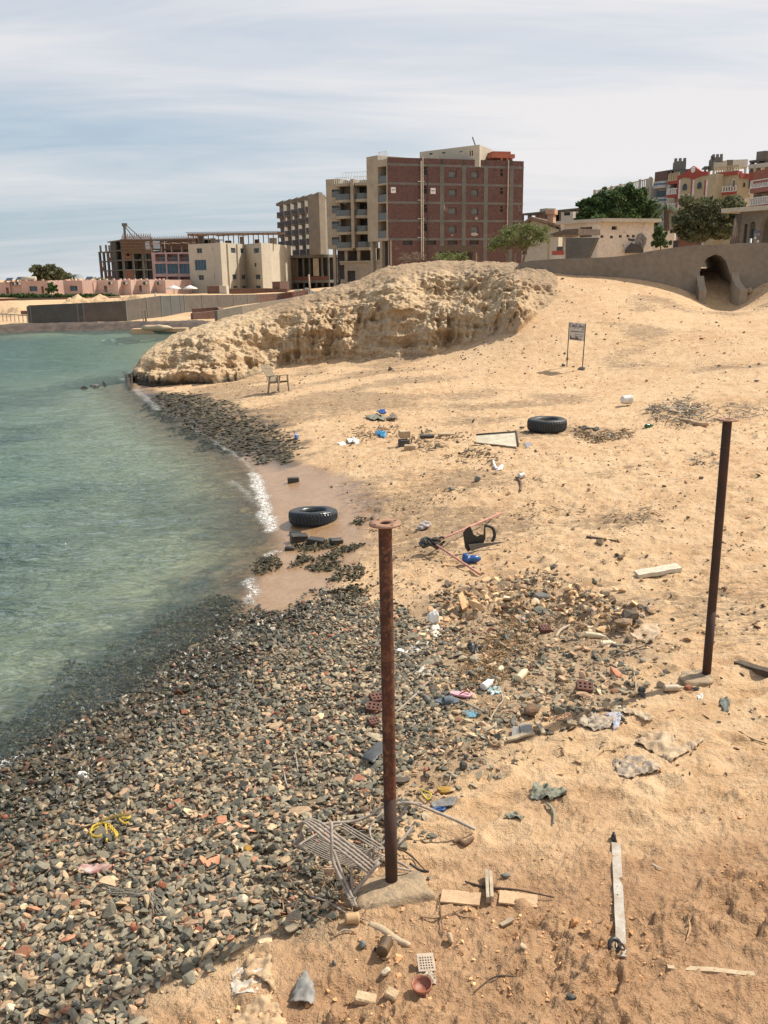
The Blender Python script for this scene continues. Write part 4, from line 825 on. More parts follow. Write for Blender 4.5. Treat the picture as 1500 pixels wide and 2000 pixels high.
for (px, py) in ((1205,1738),(1206,1752)): q = GP(px, py); mb = MB(q+Vector((0,0,.0235))); mb.lathe([(0,0),(.004,0),(.004,.001),(0,.001)], n=8); mb.build('screw_hole_shade', HOLE, stp)  # dark discs laid on the board imitate shaded screw holes
plank((862,1752), (938,1757), .125, .012, 'plywood_board', WOODT, 'left plywood board of the pair half buried beside the wooden cleat', 'board', lift=.012)
plank((975,1752), (1050,1757), .125, .012, 'plywood_board', WOODT, 'right plywood board of the pair half buried beside the wooden cleat', 'board', lift=.008)
cl = thing('wooden_cleat', 'short upright grooved wooden cleat lying across the two plywood boards', 'cleat', GP(957, 1764))
for off in (-4, 4): plank((954+off,1710), (957+off,1764), .022, .045, 'batten', WOODP, '', parent=cl, lift=.02)
wire([(908,1726),(950,1733),(1010,1737),(1083,1750)], [.006,.009,.007,.005], 'stick', WOODD, 'thin straight stick crossing under the wooden cleat', 'stick', lift=.02)
# broken pallet piece in the rubble
pl_ = thing('broken_crate_slats', 'broken grey crate slats lying at the lower end of the rubble', 'broken crate', GP(1020, 1440))
for a, b_, w in (((990,1450),(1042,1437),.05),((1010,1443),(1012,1424),.10),((1030,1440),(1026,1420),.11),((1050,1418),(1062,1436),.04)): plank(a, b_, w, .02, 'slat', WOODP if w < .08 else GREYP_, '', parent=pl_, lift=.02)
# cardboard, sticks
sheet([(820,1352),(838,1330),(865,1327),(896,1333),(868,1342),(835,1357)], 'cardboard_piece', CARD, 'tan torn cardboard piece on the shingle right of the nearest post', 'cardboard', .012, 3, 5, 22, .004, .03)
wire([(772,1394),(812,1358),(850,1322)], [.010,.013,.010], 'cane', REED, 'long pale cane leaning past the cardboard on the shingle', 'cane', lift=.03)
wire([(880,1364),(905,1374),(943,1390)], .009, 'cane', REED, 'short grey cane below the pink flip flop', 'cane', lift=.03)
# flip flop
def lay_shape(px, py, rz, outline, t, lift=.012):
    p = GP(px, py); mb = MB(p+Vector((0, 0, lift)), rz, (.08, .05)); mb.slab(outline, 0, t); return mb, p
sole = [(.13*math.cos(a)*(1+.0*a), (.047+.010*math.cos(a))*math.sin(a)) for a in np.linspace(0, 2*math.pi, 24)[:-1]]
mb, p = lay_shape(903, 1361, -.15, sole, .018, .03); ff = thing('flip_flop', 'pink flip flop lying on the rubble', 'sandal', p)
mb.build('sole', PINKF, ff)
for s in (-1, 1):
    q = MB(p+Vector((0, 0, .048)), -.15); q.tube(catmull([Vector((.08,0,.01)), Vector((.03,s*.025,.035)), Vector((-.03,s*.045,.005))], 4), .006, 6); q.build('strap', pm('brown_strap', (.25,.12,.07)), ff)
mb, p = lay_shape(873, 1376, .1, [(x*.95, y*1.05) for x, y in sole], .02, .03); ff = thing('rubber_sandal', 'blue grey rubber sandal under the pink flip flop', 'sandal', p)
mb.build('sole', SLATE, ff); q = MB(p+Vector((0, 0, .045)), .1); q.lathe([(.048, -.05), (.05, 0), (.048, .04), (.044, .04), (.044, -.05)], (.02,0,0), n=16, ax='X'); q.build('strap', SLATE, ff)
# plastic bottles and foam
def bottle(px, py, ang, L, r, label, mat=WHITEP, rib=True, lift=None, tilt=0):
    pr = [(0,-L/2),(r*.85,-L/2),(r,-L/2+.01)]; n = 9
    for i in range(n): pr.append((r*(.93 if (i % 2 and rib) else 1), -L/2+.02+i*(L*.62)/n))
    pr += [(r*.95, L*.18), (r*.45, L*.36), (r*.32, L*.40), (r*.32, L/2), (0, L/2)]
    p = GP(px, py); mb = MB(p+Vector((0, 0, r+(lift or 0))), ang, (0, tilt)); mb.lathe(pr, n=18, ax='X'); return one(mb, 'plastic_bottle', mat, label, 'bottle')
CRM = pm('yellowed_plastic', (.62,.53,.36), (.55,.44,.28), 9, .5, 30, .002)
bottle(1020, 1322, 1.05, .26, .042, 'large ribbed cream bottle lying in the middle of the rubble', CRM)
bottle(978, 1309, 1.2, .15, .030, 'small cream bottle left of the large ribbed bottle', CRM)
bottle(1163, 1243, -.35, .24, .032, 'smooth yellowed bottle in the upper rubble', CRM, False)
bottle(1187, 1262, .1, .18, .038, 'short yellowed bottle under the smooth yellowed one', CRM, False)
bottle(953, 1343, .9, .20, .040, 'milky white crushed bottle beside the blue net', WHITEC, False)
bottle(1315, 1354, .05, .20, .034, 'clear dusty bottle lying near the farther post footing', pm('dusty_clear_plastic', (.46,.38,.28), (.38,.29,.2), 9, .3), True)
can(1018, 938, .6, .05, .05, .13, 'tin_can', WHITEP, 'small white tin lying in the dark weed on the mid beach', 'tin')
wire([(1007,938),(1016,944),(1018,955),(1016,963)], [.02,.028,.025,.02], 'curved_branch', BARK, 'short curved branch hanging below the white tin', 'branch', lift=.03)
wire([(963,906),(966,915),(972,920),(980,915),(979,922),(968,925)], [.02,.03,.035,.03,.02,.01], 'white_plastic_strip', WHITEC, 'twisted white plastic strip on the weed left of the white tin', 'plastic strip', lift=.03)
# plastic bags and rags
def bag(px, py, d, label, mat=WHITEC, seed=0, rz=0, amp=1.2, up=.55, cat='plastic bag', name='plastic_bag'):
    p = GP(px, py); mb = MB(); vs, fs = lump(p+Vector((0, 0, d[2]*up)), d, rz, seed, amp=amp, sub=4, cuts=16); mb.add(vs, fs); return one(mb, name, mat, label, cat)
bag(848, 1220, (.135,.11,.17), 'upper puffed white plastic bag on the shingle', seed=101)
sheet([(832,1226),(850,1222),(866,1228),(862,1244),(845,1248),(838,1240),(828,1236)], 'white_cloth', clothm('off_white_cloth', (.72,.64,.54), (.6,.5,.4)), 'off white rag spread under the puffed plastic bag', 'rag', .05, 5, 14)
sheet([(770,1276),(800,1268),(820,1258),(836,1258),(838,1268),(815,1276),(790,1280)], 'plastic_bag', WHITEC, 'twisted white plastic bag trailing right of the nearest post', 'plastic bag', .04, 6, 14)
sheet([(806,1318),(830,1308),(845,1312),(842,1326),(822,1328)], 'plastic_bag', clothm('cloudy_film', (.62,.58,.52), (.5,.46,.4), rough=.4), 'cloudy crumpled plastic bag above the cardboard', 'plastic bag', .04, 7, 14)
sheet([(948,1345),(975,1342),(982,1352),(960,1358)], 'blue_net', clothm('pale_blue_film', (.30,.48,.52), (.5,.55,.52)), 'pale blue net beside the milky crushed bottle', 'net', .03, 8, 16)
sheet([(1003,1203),(1018,1202),(1035,1213),(1020,1216)], 'blue_film', clothm('blue_grey_film', (.20,.30,.34), (.3,.36,.36)), 'blue grey plastic film in the brown weed of the rubble', 'plastic film', .03, 9, 12)
sheet([(898,1388),(925,1384),(940,1392),(915,1400)], 'blue_net', clothm('blue_net_fibre', (.10,.26,.36), (.25,.3,.3)), 'scrap of blue net below the grey cane', 'net', .03, 10, 18)
sheet([(928,1402),(965,1400),(972,1420),(945,1428),(930,1415)], 'rag', BEIGEC, 'sandy rag left of the white looped cord', 'rag', .04, 11, 12)
wire([(945,1432),(962,1424),(968,1412),(958,1402),(972,1384),(982,1370),(980,1358)], .008, 'looped_cord', WOODP, 'pale cord looping through the middle of the rubble', 'cord', lift=.03)
sheet([(912,1262),(925,1256),(942,1268),(938,1280),(918,1278)], 'black_bag', BLACKP, 'black crumpled plastic bag in the rubble', 'plastic bag', .07, 12, 12)
wire([(1085,1250),(1095,1237),(1112,1226)], [.016,.020,.014], 'driftwood_stick', WOODP, 'pale driftwood stick in the upper rubble', 'stick', lift=.04)
wire([(1183,1250),(1200,1266),(1222,1270)], [.010,.014,.018], 'driftwood_stick', WOODP, 'bone like pale stick beside the short yellowed bottle', 'stick', lift=.04)
wire([(1200,1288),(1230,1278),(1270,1265)], [.006,.009,.005], 'driftwood_stick', WOODD, 'thin dark stick at the right rim of the rubble', 'stick', lift=.03)
sheet([(735,812),(748,808),(756,814),(745,816)], 'blue_bag', BLUEP, 'blue bag on top of the beached sack in the weed', 'bag', .06, 13, 8, lift=.12)
sheet([(712,815),(735,810),(757,820),(750,824),(720,820)], 'beached_sack', GREYC, 'grey green beached sack in the weed drift', 'sack', .08, 14, 4, lift=.03)
sheet([(755,822),(768,808),(778,821)], 'beached_sack', clothm('brown_grey_tarp', (.25,.2,.15), (.18,.14,.1)), 'peaked brown tarp scrap right of the beached sack', 'tarp', .12, 15, 4, lift=.03)
sheet([(733,848),(745,843),(756,850),(752,857),(742,855)], 'blue_bag', pm('bright_blue_film', (.04,.24,.42), (.03,.16,.32), 12, .4), 'bright blue plastic bag on the sand left of the stacked blocks', 'plastic bag', .09, 16, 6)
sheet([(674,862),(690,859),(702,864),(698,869),(680,868)], 'plastic_bag', WHITEC, 'white plastic bag on the weed above the wet sand', 'plastic bag', .08, 17, 6)
sheet([(655,869),(670,867),(680,869),(668,872)], 'plastic_bag', WHITEC, 'flattened white film left of the white plastic bag above the wet sand', 'plastic bag', .03, 18, 6)
sheet([(575,853),(580,850),(584,860),(577,864)], 'blue_rag', BLUEP, 'small dark blue rag at the edge of the black weed', 'rag', .12, 19, 6)
sheet([(1022,868),(1035,866),(1042,872),(1026,876)], 'blue_rag', clothm('faded_blue_cloth', (.16,.22,.34), (.4,.33,.26)), 'faded blue scraps right of the framed cream board', 'rag', .02, 20, 8, rag=.06)
# heap of film and a checked shirt on the sand
sheet([(1130,1408),(1150,1400),(1185,1402),(1205,1412),(1190,1428),(1160,1432),(1128,1420)], 'torn_film', clothm('torn_cream_film', (.46,.38,.29), (.22,.17,.13), 16), 'torn cream film half buried at the tip of the post shadow', 'plastic film', .05, 21, 14)
sheet([(1178,1402),(1205,1396),(1215,1404),(1208,1430),(1196,1434),(1196,1412)], 'torn_film', clothm('blue_red_print_film', (.20,.34,.50), (.55,.40,.34), 30), 'crumpled blue and red printed wrapper beside the torn cream film', 'wrapper', .05, 22, 16)
sheet([(1180,1385),(1195,1374),(1225,1392),(1255,1400),(1280,1408),(1262,1412),(1235,1402),(1200,1396)], 'sandy_cloth', BEIGEC, 'sandy rag draped behind the printed wrapper', 'rag', .05, 23, 10)
sheet([(1230,1446),(1275,1434),(1310,1438),(1325,1460),(1375,1448),(1370,1458),(1325,1482),(1310,1490),(1275,1470),(1240,1458)], 'buried_cloth', clothm('cream_shirt_cloth', (.47,.355,.235), (.38,.27,.17), 8), 'cream cloth spread in folds above the checked shirt', 'cloth', .05, 24, 7, 34)
def checkmat():
    mt, t, b = newmat('checked_cloth'); v = opos(t); w = t.nodes.new('ShaderNodeTexChecker'); w.inputs['Scale'].default_value = 13; w.inputs[1].default_value = (.44,.36,.27,1); w.inputs[2].default_value = (.17,.16,.17,1); t.links.new(v, w.inputs[0])
    t.links.new(mixc(t, .5, w.outputs[0], (.40,.30,.20)), b.inputs[0]); b.inputs['Roughness'].default_value = .9; bump(t, b, noise(t, v, 40, 3), .006); return mt
sheet([(1196,1490),(1225,1480),(1260,1482),(1290,1498),(1284,1508),(1242,1512),(1238,1520),(1210,1516)], 'checked_shirt', checkmat(), 'cream and grey checked shirt lying crumpled on the sand', 'shirt', .045, 25, 9, 30)
sheet([(1230,1240),(1262,1214),(1285,1222),(1290,1240),(1270,1252)], 'buried_cloth', clothm('pale_fan_cloth', (.50,.38,.26), (.42,.30,.2), 9), 'pale fan folded cloth in the sand right of the rubble', 'cloth', .035, 26, 9)
sheet([(1036,1560),(1042,1540),(1066,1535),(1078,1545),(1108,1550),(1106,1562),(1075,1568),(1050,1565)], 'torn_sacking', GREYC, 'torn grey green sacking half buried in the sand', 'sacking', .07, 27, 8, 28)
wire([(1066,1572),(1075,1578),(1082,1590),(1081,1612)], [.008,.012,.010,.006], 'torn_strap', GREYC, 'thin strap hanging out of the torn sacking', 'strap', lift=.02)
sheet([(985,1600),(1005,1588),(1025,1595),(1020,1606),(1000,1604)], 'torn_sacking', GREYC, 'small grey scrap left of the torn sacking', 'scrap', .04, 28, 9)
sheet([(1405,1373),(1418,1368),(1425,1380),(1420,1396),(1407,1392)], 'net_scrap', clothm('teal_net_fibre', (.12,.14,.13), (.2,.2,.17), 40), 'small dark net tangle on the sand below the farther post', 'net', .05, 29, 16, rag=.02)
sheet([(1360,1362),(1372,1360),(1373,1368),(1364,1371)], 'plastic_scrap', WHITEC, 'small white plastic scrap below the farther footing', 'plastic scrap', .02, 30)
wire([(1443,1430),(1470,1445),(1498,1455)], .005, 'twig', WOODD, 'thin dark twig at the right edge below the dark plank', 'twig')
wire([(1237,1320),(1241,1340),(1242,1362)], [.005,.008,.006], 'twig', WOODP, 'pale upright twig left of the dark stone in the post shadow', 'twig', lift=.02)
# bottom row
sheet([(566,1963),(580,1932),(600,1902),(604,1925),(615,1942),(617,1962),(608,1970),(590,1966),(580,1968)], 'plastic_shard', GREYP_, 'large grey curved plastic shard standing on the sand at the bottom', 'plastic shard', .02, 31, 2, 24, .004, .02, fold=.05)
def chunk(px, py, d, rz, label, mat, tilt=(.1, .1), name='limestone_block'): return block(px, py, d, rz, .0, name, mat, label, tilt, bev=.008)
CRMB = pm('cream_limestone', (.52,.38,.235), (.42,.29,.17), 9, .9, 50, .012)
chunk(714, 1954, (.125,.07,.05), -.2, 'cream oblong stone block, the left of two at the bottom', CRMB); chunk(765, 1958, (.075,.06,.045), -.5, 'broken cream block, the right of two at the bottom', CRMB, (.2,.2)); chunk(842, 1968, (.035,.018,.015), 0, 'tiny cream chip right of the cream blocks', CRMB)
p = GP(751, 1870); mb = MB(p+Vector((0, .03, .055)), 1.3, (0, .15)); mb.lathe([(0,-.06),(.038,-.06),(.04,-.05),(.042,.05),(.044,.055),(.040,.055),(.036,-.05),(0,-.05)], n=18, ax='X'); one(mb, 'rusty_can', pm('dark_brown_can', (.07,.04,.02), (.12,.07,.03), 12, .6), 'dark brown open can behind the grey white stone', 'can')
p = GP(825, 1940); mb = MB(p+Vector((0, 0, .012)), .2, (.12, -.1)); mb.lathe([(0,0),(.035,.004),(.058,.025),(.062,.05),(.056,.052),(.052,.03),(.03,.014),(0,.011)], n=24); one(mb, 'clay_bowl', pm('red_brown_glazed_clay', (.28,.10,.055), (.20,.07,.04), 9, .45), 'small red brown clay bowl on the sand', 'bowl')
# clay grille fragment: a slab pierced by round holes
def pierced(px, py, rz, nx_, ny_, cell, t, mat, hm, tilt, name, label, cat, lift=.03, margin=0.012, skip=0, hr=.34):
    p = GP(px, py); root = thing(name, label, cat, p); mb = MB(p+Vector((0, 0, lift)), rz, tilt); W_, H_ = nx_*cell, ny_*cell
    for i in range(nx_):
        for j in range(ny_):
            cx_, cy_ = (i+.5)*cell-W_/2, (j+.5)*cell-H_/2; o = [(-1,-1),(0,-1),(1,-1),(1,0),(1,1),(0,1),(-1,1),(-1,0)]
            out = [(cx_+a*cell/2, cy_+b*cell/2, t/2) for a, b in o]; inn = [(cx_+a*cell*hr/math.hypot(a, b), cy_+b*cell*hr/math.hypot(a, b), t/2) for a, b in o]
            low = [(x_, y_, -t*.42) for x_, y_, _ in inn]; vs = out+inn+low
            mb.add(vs, [(k, (k+1) % 8, 8+(k+1) % 8, 8+k) for k in range(8)]+[(8+k, 8+(k+1) % 8, 16+(k+1) % 8, 16+k) for k in range(8)])
            mb.add(low, [tuple(range(8))])
    x_, y_ = W_/2, H_/2
    mb.add([(-x_,-y_,-t/2),(x_,-y_,-t/2),(x_,y_,-t/2),(-x_,y_,-t/2),(-x_,-y_,t/2),(x_,-y_,t/2),(x_,y_,t/2),(-x_,y_,t/2)], [(0,3,2,1),(0,1,5,4),(1,2,6,5),(2,3,7,6),(3,0,4,7)])
    if margin:
        mb.box((-x_-margin/2-.001, 0, 0), (margin, H_, t*.98)); mb.box((x_+margin/2+.001, 0, 0), (margin, H_, t*.98)); mb.box((0, y_+margin+.001, 0), (W_+2*margin, margin*2, t*.96)); mb.box((0, -y_-margin/2-.001, 0), (W_+2*margin, margin, t*.97))
    mb.build('pierced_body', mat, root); return root
GRL = pm('pale_clay_tile', (.52,.42,.32), (.40,.32,.25), 12, .85, 50, .004)
pierced(832, 1893, .1, 5, 5, .0165, .022, GRL, HOLE, (.3, .05), 'pierced_tile', 'pale tile fragment pierced with rows of round holes, above the clay bowl', 'tile', .03, .010)
sheet([(820,1908),(832,1905),(850,1906),(852,1922),(838,1926),(826,1916)], 'plaster_flake', clothm('pale_plaster', (.42,.34,.26), (.42,.34,.27)), 'pale torn flake between the pierced tile and the clay bowl', 'flake', .03, 33, 18)
for px, py, rz, lb, s in [(1064,1234,.2,'upper perforated red brick in the rubble',.72),(1141,1355,-.15,'lower perforated red brick at the rim of the rubble, holes showing',.9),(736,1372,.4,'perforated red brick just left of the nearest post, upper one',.8),(730,1390,-.2,'perforated red brick just left of the nearest post, lower one',.8),(730,1418,.5,'red brick fragment left of the nearest post, below the other two',.6)]:
    pierced(px, py, rz, 3, 2, .052*s, .085*s, BRICK, HOLE, (.35, .1), 'perforated_brick', lb, 'brick', .05, .008, hr=.30)['group'] = 'perforated red bricks in the rubble'
# yellow rope
def ropeline(pts, r, root, mat, name='strand', lift=.055):
    P_ = [GP(*q)+Vector((0, 0, lift+random.uniform(0, .015))) for q in pts]; C2 = catmull(P_, 8)
    for k in range(3):
        mb = MB(); mb.tube([c+Vector((math.cos(i*.9+k*2.1)*r*.6, math.sin(i*.9+k*2.1)*r*.4, math.sin(i*.9+k*2.1)*r*.6)) for i, c in enumerate(C2)], r*.62, 6); mb.build(name, mat, root)
yr = thing('yellow_rope', 'frayed yellow rope lying in a tangle on the shingle', 'rope', GP(215, 1632))
YD = pm('olive_rope_fibre', (.30,.22,.07), (.20,.15,.05), 40, .9, 160, .004)
ropeline([(198,1620),(215,1614),(235,1610),(254,1606)], .012, yr, YD, 'main_rope', .07)
for q in ([(178,1640),(184,1628),(200,1622),(215,1625),(228,1636)],[(180,1648),(198,1645),(203,1632),(216,1628)],[(208,1626),(210,1645),(210,1658)],[(214,1628),(226,1640),(229,1650)],[(186,1648),(178,1644),(180,1636),(195,1630)],[(235,1614),(243,1620),(252,1618)],[(238,1610),(250,1613),(256,1607)],[(222,1630),(231,1642),(226,1650)]): ropeline(q, .008, yr, YELLOW)
gr = thing('frayed_grey_rope', 'frayed grey rope strands spread over the lower shingle', 'rope', GP(290, 1755))
r_ = random.Random(5)
for k in range(16):
    x0 = 190+r_.uniform(0, 25); q = [(x0, 1742+r_.uniform(-5, 8)), (225+r_.uniform(-8, 8), 1750+r_.uniform(-6, 8)), (262+r_.uniform(-5, 5), 1752+r_.uniform(-5, 8)), (292+r_.uniform(-6, 6), 1757+r_.uniform(-6, 6)), (305+r_.uniform(-8, 20), 1772+r_.uniform(-8, 22))]
    mb = MB(); mb.tube(catmull([GP(*a)+Vector((0, 0, .03+r_.uniform(0, .02))) for a in q], 4), .0028, 4); mb.build('strand', pm('grey_rope_fibre', (.36,.32,.25), (.24,.22,.18), 30), gr)
sheet([(150,1518),(162,1510),(174,1518),(170,1527),(156,1526)], 'white_rag', WHITEC, 'small white rag on the wet edge of the shingle', 'rag', .05, 34, 14)
bag(284, 1622, (.03,.03,.025), 'small white coral sprig right of the yellow rope', PALEST, 105, cat='coral', name='coral_sprig')
sheet([(150,1708),(160,1697),(205,1696),(220,1700),(212,1712),(175,1716)], 'tile_fragment', pm('pink_white_tile', (.50,.40,.36), (.30,.12,.10), 6, .7), 'long pink and white tile fragment on the shingle', 'tile', .01, 35, 4, 20, .012, .03)
for q, lb in (([(577,1478),(580,1495),(582,1512)],'right bleached reed piece on the shingle, left of the nearest post'),([(554,1508),(558,1530),(563,1542)],'left bleached reed piece, standing out of the middle shingle')): wire(q, [.004,.008,.003], 'bleached_reed', REED, lb, 'reed', lift=.04, group='bleached reeds on the shingle')
# dark plastic chair part by the post
p = GP(722, 1480); root = thing('black_chair_leg', 'broken dark grey plastic chair leg half hidden behind the nearest post', 'chair part', p)
sheet([(706,1494),(722,1478),(738,1458),(746,1462),(747,1486),(730,1502)], 'leg_panel', pm('dark_grey_plastic', (.07,.075,.08), rough=.5), '', '', .0, 36, 3, 20, .012, .06, fold=.03, parent=root)
# yellow grey foam lump and scraps right of the post
stone(866, 1545, 44, 'foam_lump', OCHRE, 'ochre foam lump at the edge of the shingle right of the nearest post', .42, .6, seed=120, cat='foam', amp=.8)
wire([(822,1545),(832,1553),(842,1556),(836,1561),(824,1556)], .006, 'yellow_loop', pm('yellow_plastic', (.62,.48,.03), rough=.4), 'thin yellow plastic loop left of the ochre foam', 'plastic loop', lift=.03)
sheet([(838,1564),(862,1560),(893,1562),(884,1580),(862,1572),(845,1570)], 'roof_slate', GREYP_, 'flat grey slate pieces under the ochre foam', 'slate', .015, 37, 5, 22, .008, .03)
wire([(838,1582),(850,1576),(866,1574),(868,1584),(852,1587)], .009, 'blue_plastic_scrap', BLUEP, 'dark blue plastic ring below the grey slate pieces', 'plastic ring', lift=.02)
wire([(895,1482),(915,1484),(938,1486),(950,1492),(956,1512)], .006, 'stiff_twine', WOODP, 'pale stiff cord curving over the sand right of the shingle', 'cord', lift=.02)
wire([(857,1502),(870,1495),(882,1496)], .005, 'stiff_twine', WOODP, 'short pale cord at the edge of the shingle right of the nearest post', 'cord', lift=.03)
wire([(883,1512),(880,1522),(878,1535)], .005, 'stiff_twine', WOODP, 'short pale cord standing behind the ochre foam', 'cord', lift=.03)
plank((918,1534), (932,1540), .02, .008, 'wood_chip', WOODP, 'pale wood chip right of the ochre foam', 'chip')
wire([(885,1650),(897,1646),(908,1650),(925,1641)], [.014,.02,.022,.012], 'root_stick', BARK, 'knotty brown root lying right of the fallen reed chair', 'root', lift=.02)
# ------------------------------------------------------------------ broken rattan chair, lying on its side
rc = thing('broken_rattan_chair', 'broken bleached rattan chair frame collapsed behind the nearest post', 'broken chair', GP(680, 1700))
r_ = random.Random(9)
def rod(pts, r, name, sub=6, n=8, m=REED):
    P_ = [PZ(a, b, .50+h) for a, b, h in pts]; mb = MB(); mb.tube(catmull(P_, sub), r, n); mb.build(name, m, rc)
for k in range(4):   # the arm: four parallel rods bent over at the left
    o = k*5.2; rod([(735-o*1.0,1690+o*.9,.12),(700-o,1662+o*.9,.22),(660-o,1632+o*.9,.27),(625-o*.9,1606+o*.8,.30),(603-o*.6,1600+o*.4,.31),(590-o*.3,1612+o*.1,.25),(586+o*.4,1635,.14),(572+o*.6,1650,.07)], .0088, 'arm_rod', 6)
for k in range(14):  # seat slats
    u = k/13; a = (582+u*56, 1652-u*32); b = (700+u*52, 1696-u*24)
    rod([(a[0], a[1], .13), ((a[0]+b[0])/2, (a[1]+b[1])/2+5, .10), (b[0], b[1], .12)], .0042, 'seat_slat', 4, 6)
rod([(580,1654,.13),(600,1640,.14),(640,1618,.13),(668,1610,.12)], .009, 'seat_rail'); rod([(700,1698,.12),(725,1688,.13),(752,1671,.13)], .009, 'seat_rail')
for k in range(3): rod([(670,1608+k*5,.12),(705,1628+k*6,.13),(745,1652+k*6,.14)], .006, 'side_rod', 4)
rod([(647,1606,.42),(648,1640,.34),(650,1680,.22),(672,1730,.10),(690,1770,.03)], .012, 'leg', 5)
rod([(651,1660,.30),(662,1690,.22),(680,1735,.10),(697,1772,.02)], .010, 'leg', 5)
rod([(741,1684,.26),(715,1715,.16),(690,1745,.06),(682,1754,.03)], .0125, 'leg', 4)
rod([(687,1694,.22),(686,1720,.12),(690,1752,.03)], .008, 'strut', 4)
rod([(600,1618,.16),(640,1608,.12),(690,1604,.10),(725,1592,.14),(745,1578,.2),(770,1571,.26),(795,1567,.28)], .0105, 'back_hoop', 6)
rod([(770,1573,.22),(790,1568,.28),(812,1570,.26),(850,1585,.16),(890,1602,.08),(928,1620,.03)], .0125, 'back_pole', 6)
rod([(797,1570,.27),(785,1590,.2),(774,1602,.12)], .010, 'strut', 4); rod([(790,1572,.26),(808,1568,.27),(824,1570,.25)], .008, 'strut', 4)
rod([(811,1606,.10),(795,1628,.07),(776,1650,.04)], .010, 'strut', 4)
rod([(733,1600,.14),(722,1620,.10),(728,1642,.07),(745,1648,.06),(755,1636,.08)], .0065, 'loop_rod', 6); rod([(748,1585,.14),(728,1606,.12),(724,1632,.08),(738,1648,.06)], .005, 'loop_rod', 6)
rod([(770,1680,.10),(790,1690,.06),(805,1702,.03)], .010, 'rail_end', 4); rod([(772,1694,.10),(786,1697,.07),(800,1700,.05)], .008, 'rail_end', 4)
for k in range(10):
    a = r_.uniform(0, 6.28); x0, y0 = 735+r_.uniform(-14, 14), 1664+r_.uniform(-10, 10)
    rod([(x0, y0, .12), (x0+16*math.cos(a), y0+7*math.sin(a), .15+r_.uniform(0, .05)), (x0+28*math.cos(a+.4), y0+12*math.sin(a+.4), .12)], .0028, 'broken_cane', 4, 5)
for k in range(5): mb = MB(); c = PZ(688+r_.uniform(-3,3), 1748+k*2, .53+.01*k); mb.lathe([(.020+.003*math.cos(t), .003*math.sin(t)) for t in np.linspace(0, 6.28, 7)[:-1]], c, n=12, closed=True); mb.build('binding', REED, rc)
wire([(604,1756),(640,1776),(680,1798),(720,1812)], [.005,.008,.006,.004], 'reed_stalk', REED, 'long reed stalk lying on the sand left of the nearest footing', 'reed', lift=.03)
wire([(776,1668),(800,1680),(830,1698)], [.005,.008,.004], 'dark_stick', WOODD, 'thin dark stick lying right of the nearest post', 'stick', lift=.03)
wire([(800,1698),(822,1702),(836,1714)], .010, 'black_hose', RUBBER, 'short black hose ending in a grey nozzle', 'hose', lift=.03); stone(837, 1722, 13, 'hose_nozzle', GREYST, 'grey nozzle lump at the end of the black hose', 1.1, seed=130, cat='nozzle')
for q, lb in (([(853,1753),(860,1780),(865,1830)],'upright thin twig below the left plywood board'),([(820,1797),(855,1797),(905,1778)],'curved thin twig lying across the sand below the plywood boards'),([(886,1783),(900,1790),(930,1796)],'short twig end right of the curved twig')): wire(q, [.003,.005,.003], 'twig', BARK, lb, 'twig', lift=.012)
wire([(926,1945),(950,1925),(975,1918),(1008,1920)], [.003,.004,.006,.004], 'twig', WOODD, 'bent dark twig in the damp sand left of the dark blue stone', 'twig', lift=.01)
wire([(1272,1689),(1283,1695),(1293,1699)], [.003,.005,.004], 'bone_chip', WHITEP, 'tiny white stick right of the strap board', 'chip', lift=.012)
wire([(1345,1804),(1347,1815),(1342,1828)], [.004,.007,.003], 'straw', CARD, 'curled tan straw on the damp sand at right', 'straw', lift=.012)
wire([(1150,1806),(1165,1803),(1175,1797),(1180,1790)], [.003,.006,.004,.002], 'twig', BARK, 'little bent twig left of the strap board', 'twig', lift=.012)
plank((978,1810), (1002,1800), .03, .012, 'wood_chip', WOODP, 'flat pale wood chip below the plywood boards', 'chip')
# shoe and net beside the shingle edge
sh = thing('old_shoe', 'old mud covered shoe at the edge of the shingle', 'shoe', GP(572, 1820)); p = GP(572, 1812)
mb = MB(); vs, fs = lump(p+Vector((0, 0, .035)), (.062, .105, .05), -.25, 140, amp=.6, sub=4, cuts=6); mb.add(vs, fs, True); mb.build('upper', pm('muddy_shoe_cloth', (.13,.11,.085), (.2,.16,.11), 16, .9, 60, .006), sh)
mb = MB(p+Vector((.008, -.02, .045)), -.25, (.25, 0)); mb.slab([(.052*math.cos(a), .085*math.sin(a)) for a in np.linspace(0, 6.28, 20)[:-1]], .018, .03); mb.build('tongue', pm('sandy_insole', (.32,.25,.17), (.2,.16,.11), 16), sh)
for k in range(4): mb = MB(p+Vector((.01, -.045+k*.025, .078-k*.003)), -.25); mb.tube([Vector((-.045, 0, -.01)), Vector((0, .006, .006)), Vector((.045, 0, -.01))], .004, 5); mb.build('lace', CARD, sh)
tn = thing('teal_net', 'tangle of thin teal net threads under the old shoe', 'net', GP(610, 1815))
mb = MB()
for k in range(70):
    a = [(555+r_.uniform(0, 90), 1775+r_.uniform(0, 75)) for _ in range(1)][0]; b = (a[0]+r_.uniform(-22, 22), a[1]+r_.uniform(-16, 16)); c = (b[0]+r_.uniform(-14, 14), b[1]+r_.uniform(-10, 10))
    mb.tube(catmull([GP(*q)+Vector((0, 0, .012+r_.uniform(0, .012))) for q in (a, b, c)], 3), .0011, 3, False)
mb.build('threads', pm('teal_thread', (.08,.17,.17), (.05,.11,.12), 20), tn)
can(688, 1812, .2, .033, .036, .09, 'paper_cup', CARD, 'sand coloured paper cup lying below the nearest footing', 'cup', tilt=.1)
wire([(722,1810),(745,1816),(775,1833),(800,1845)], [.030,.030,.026,.018], 'buried_pipe', BEIGEC, 'sand covered pipe running from the paper cup into the ground', 'pipe', lift=-.006)
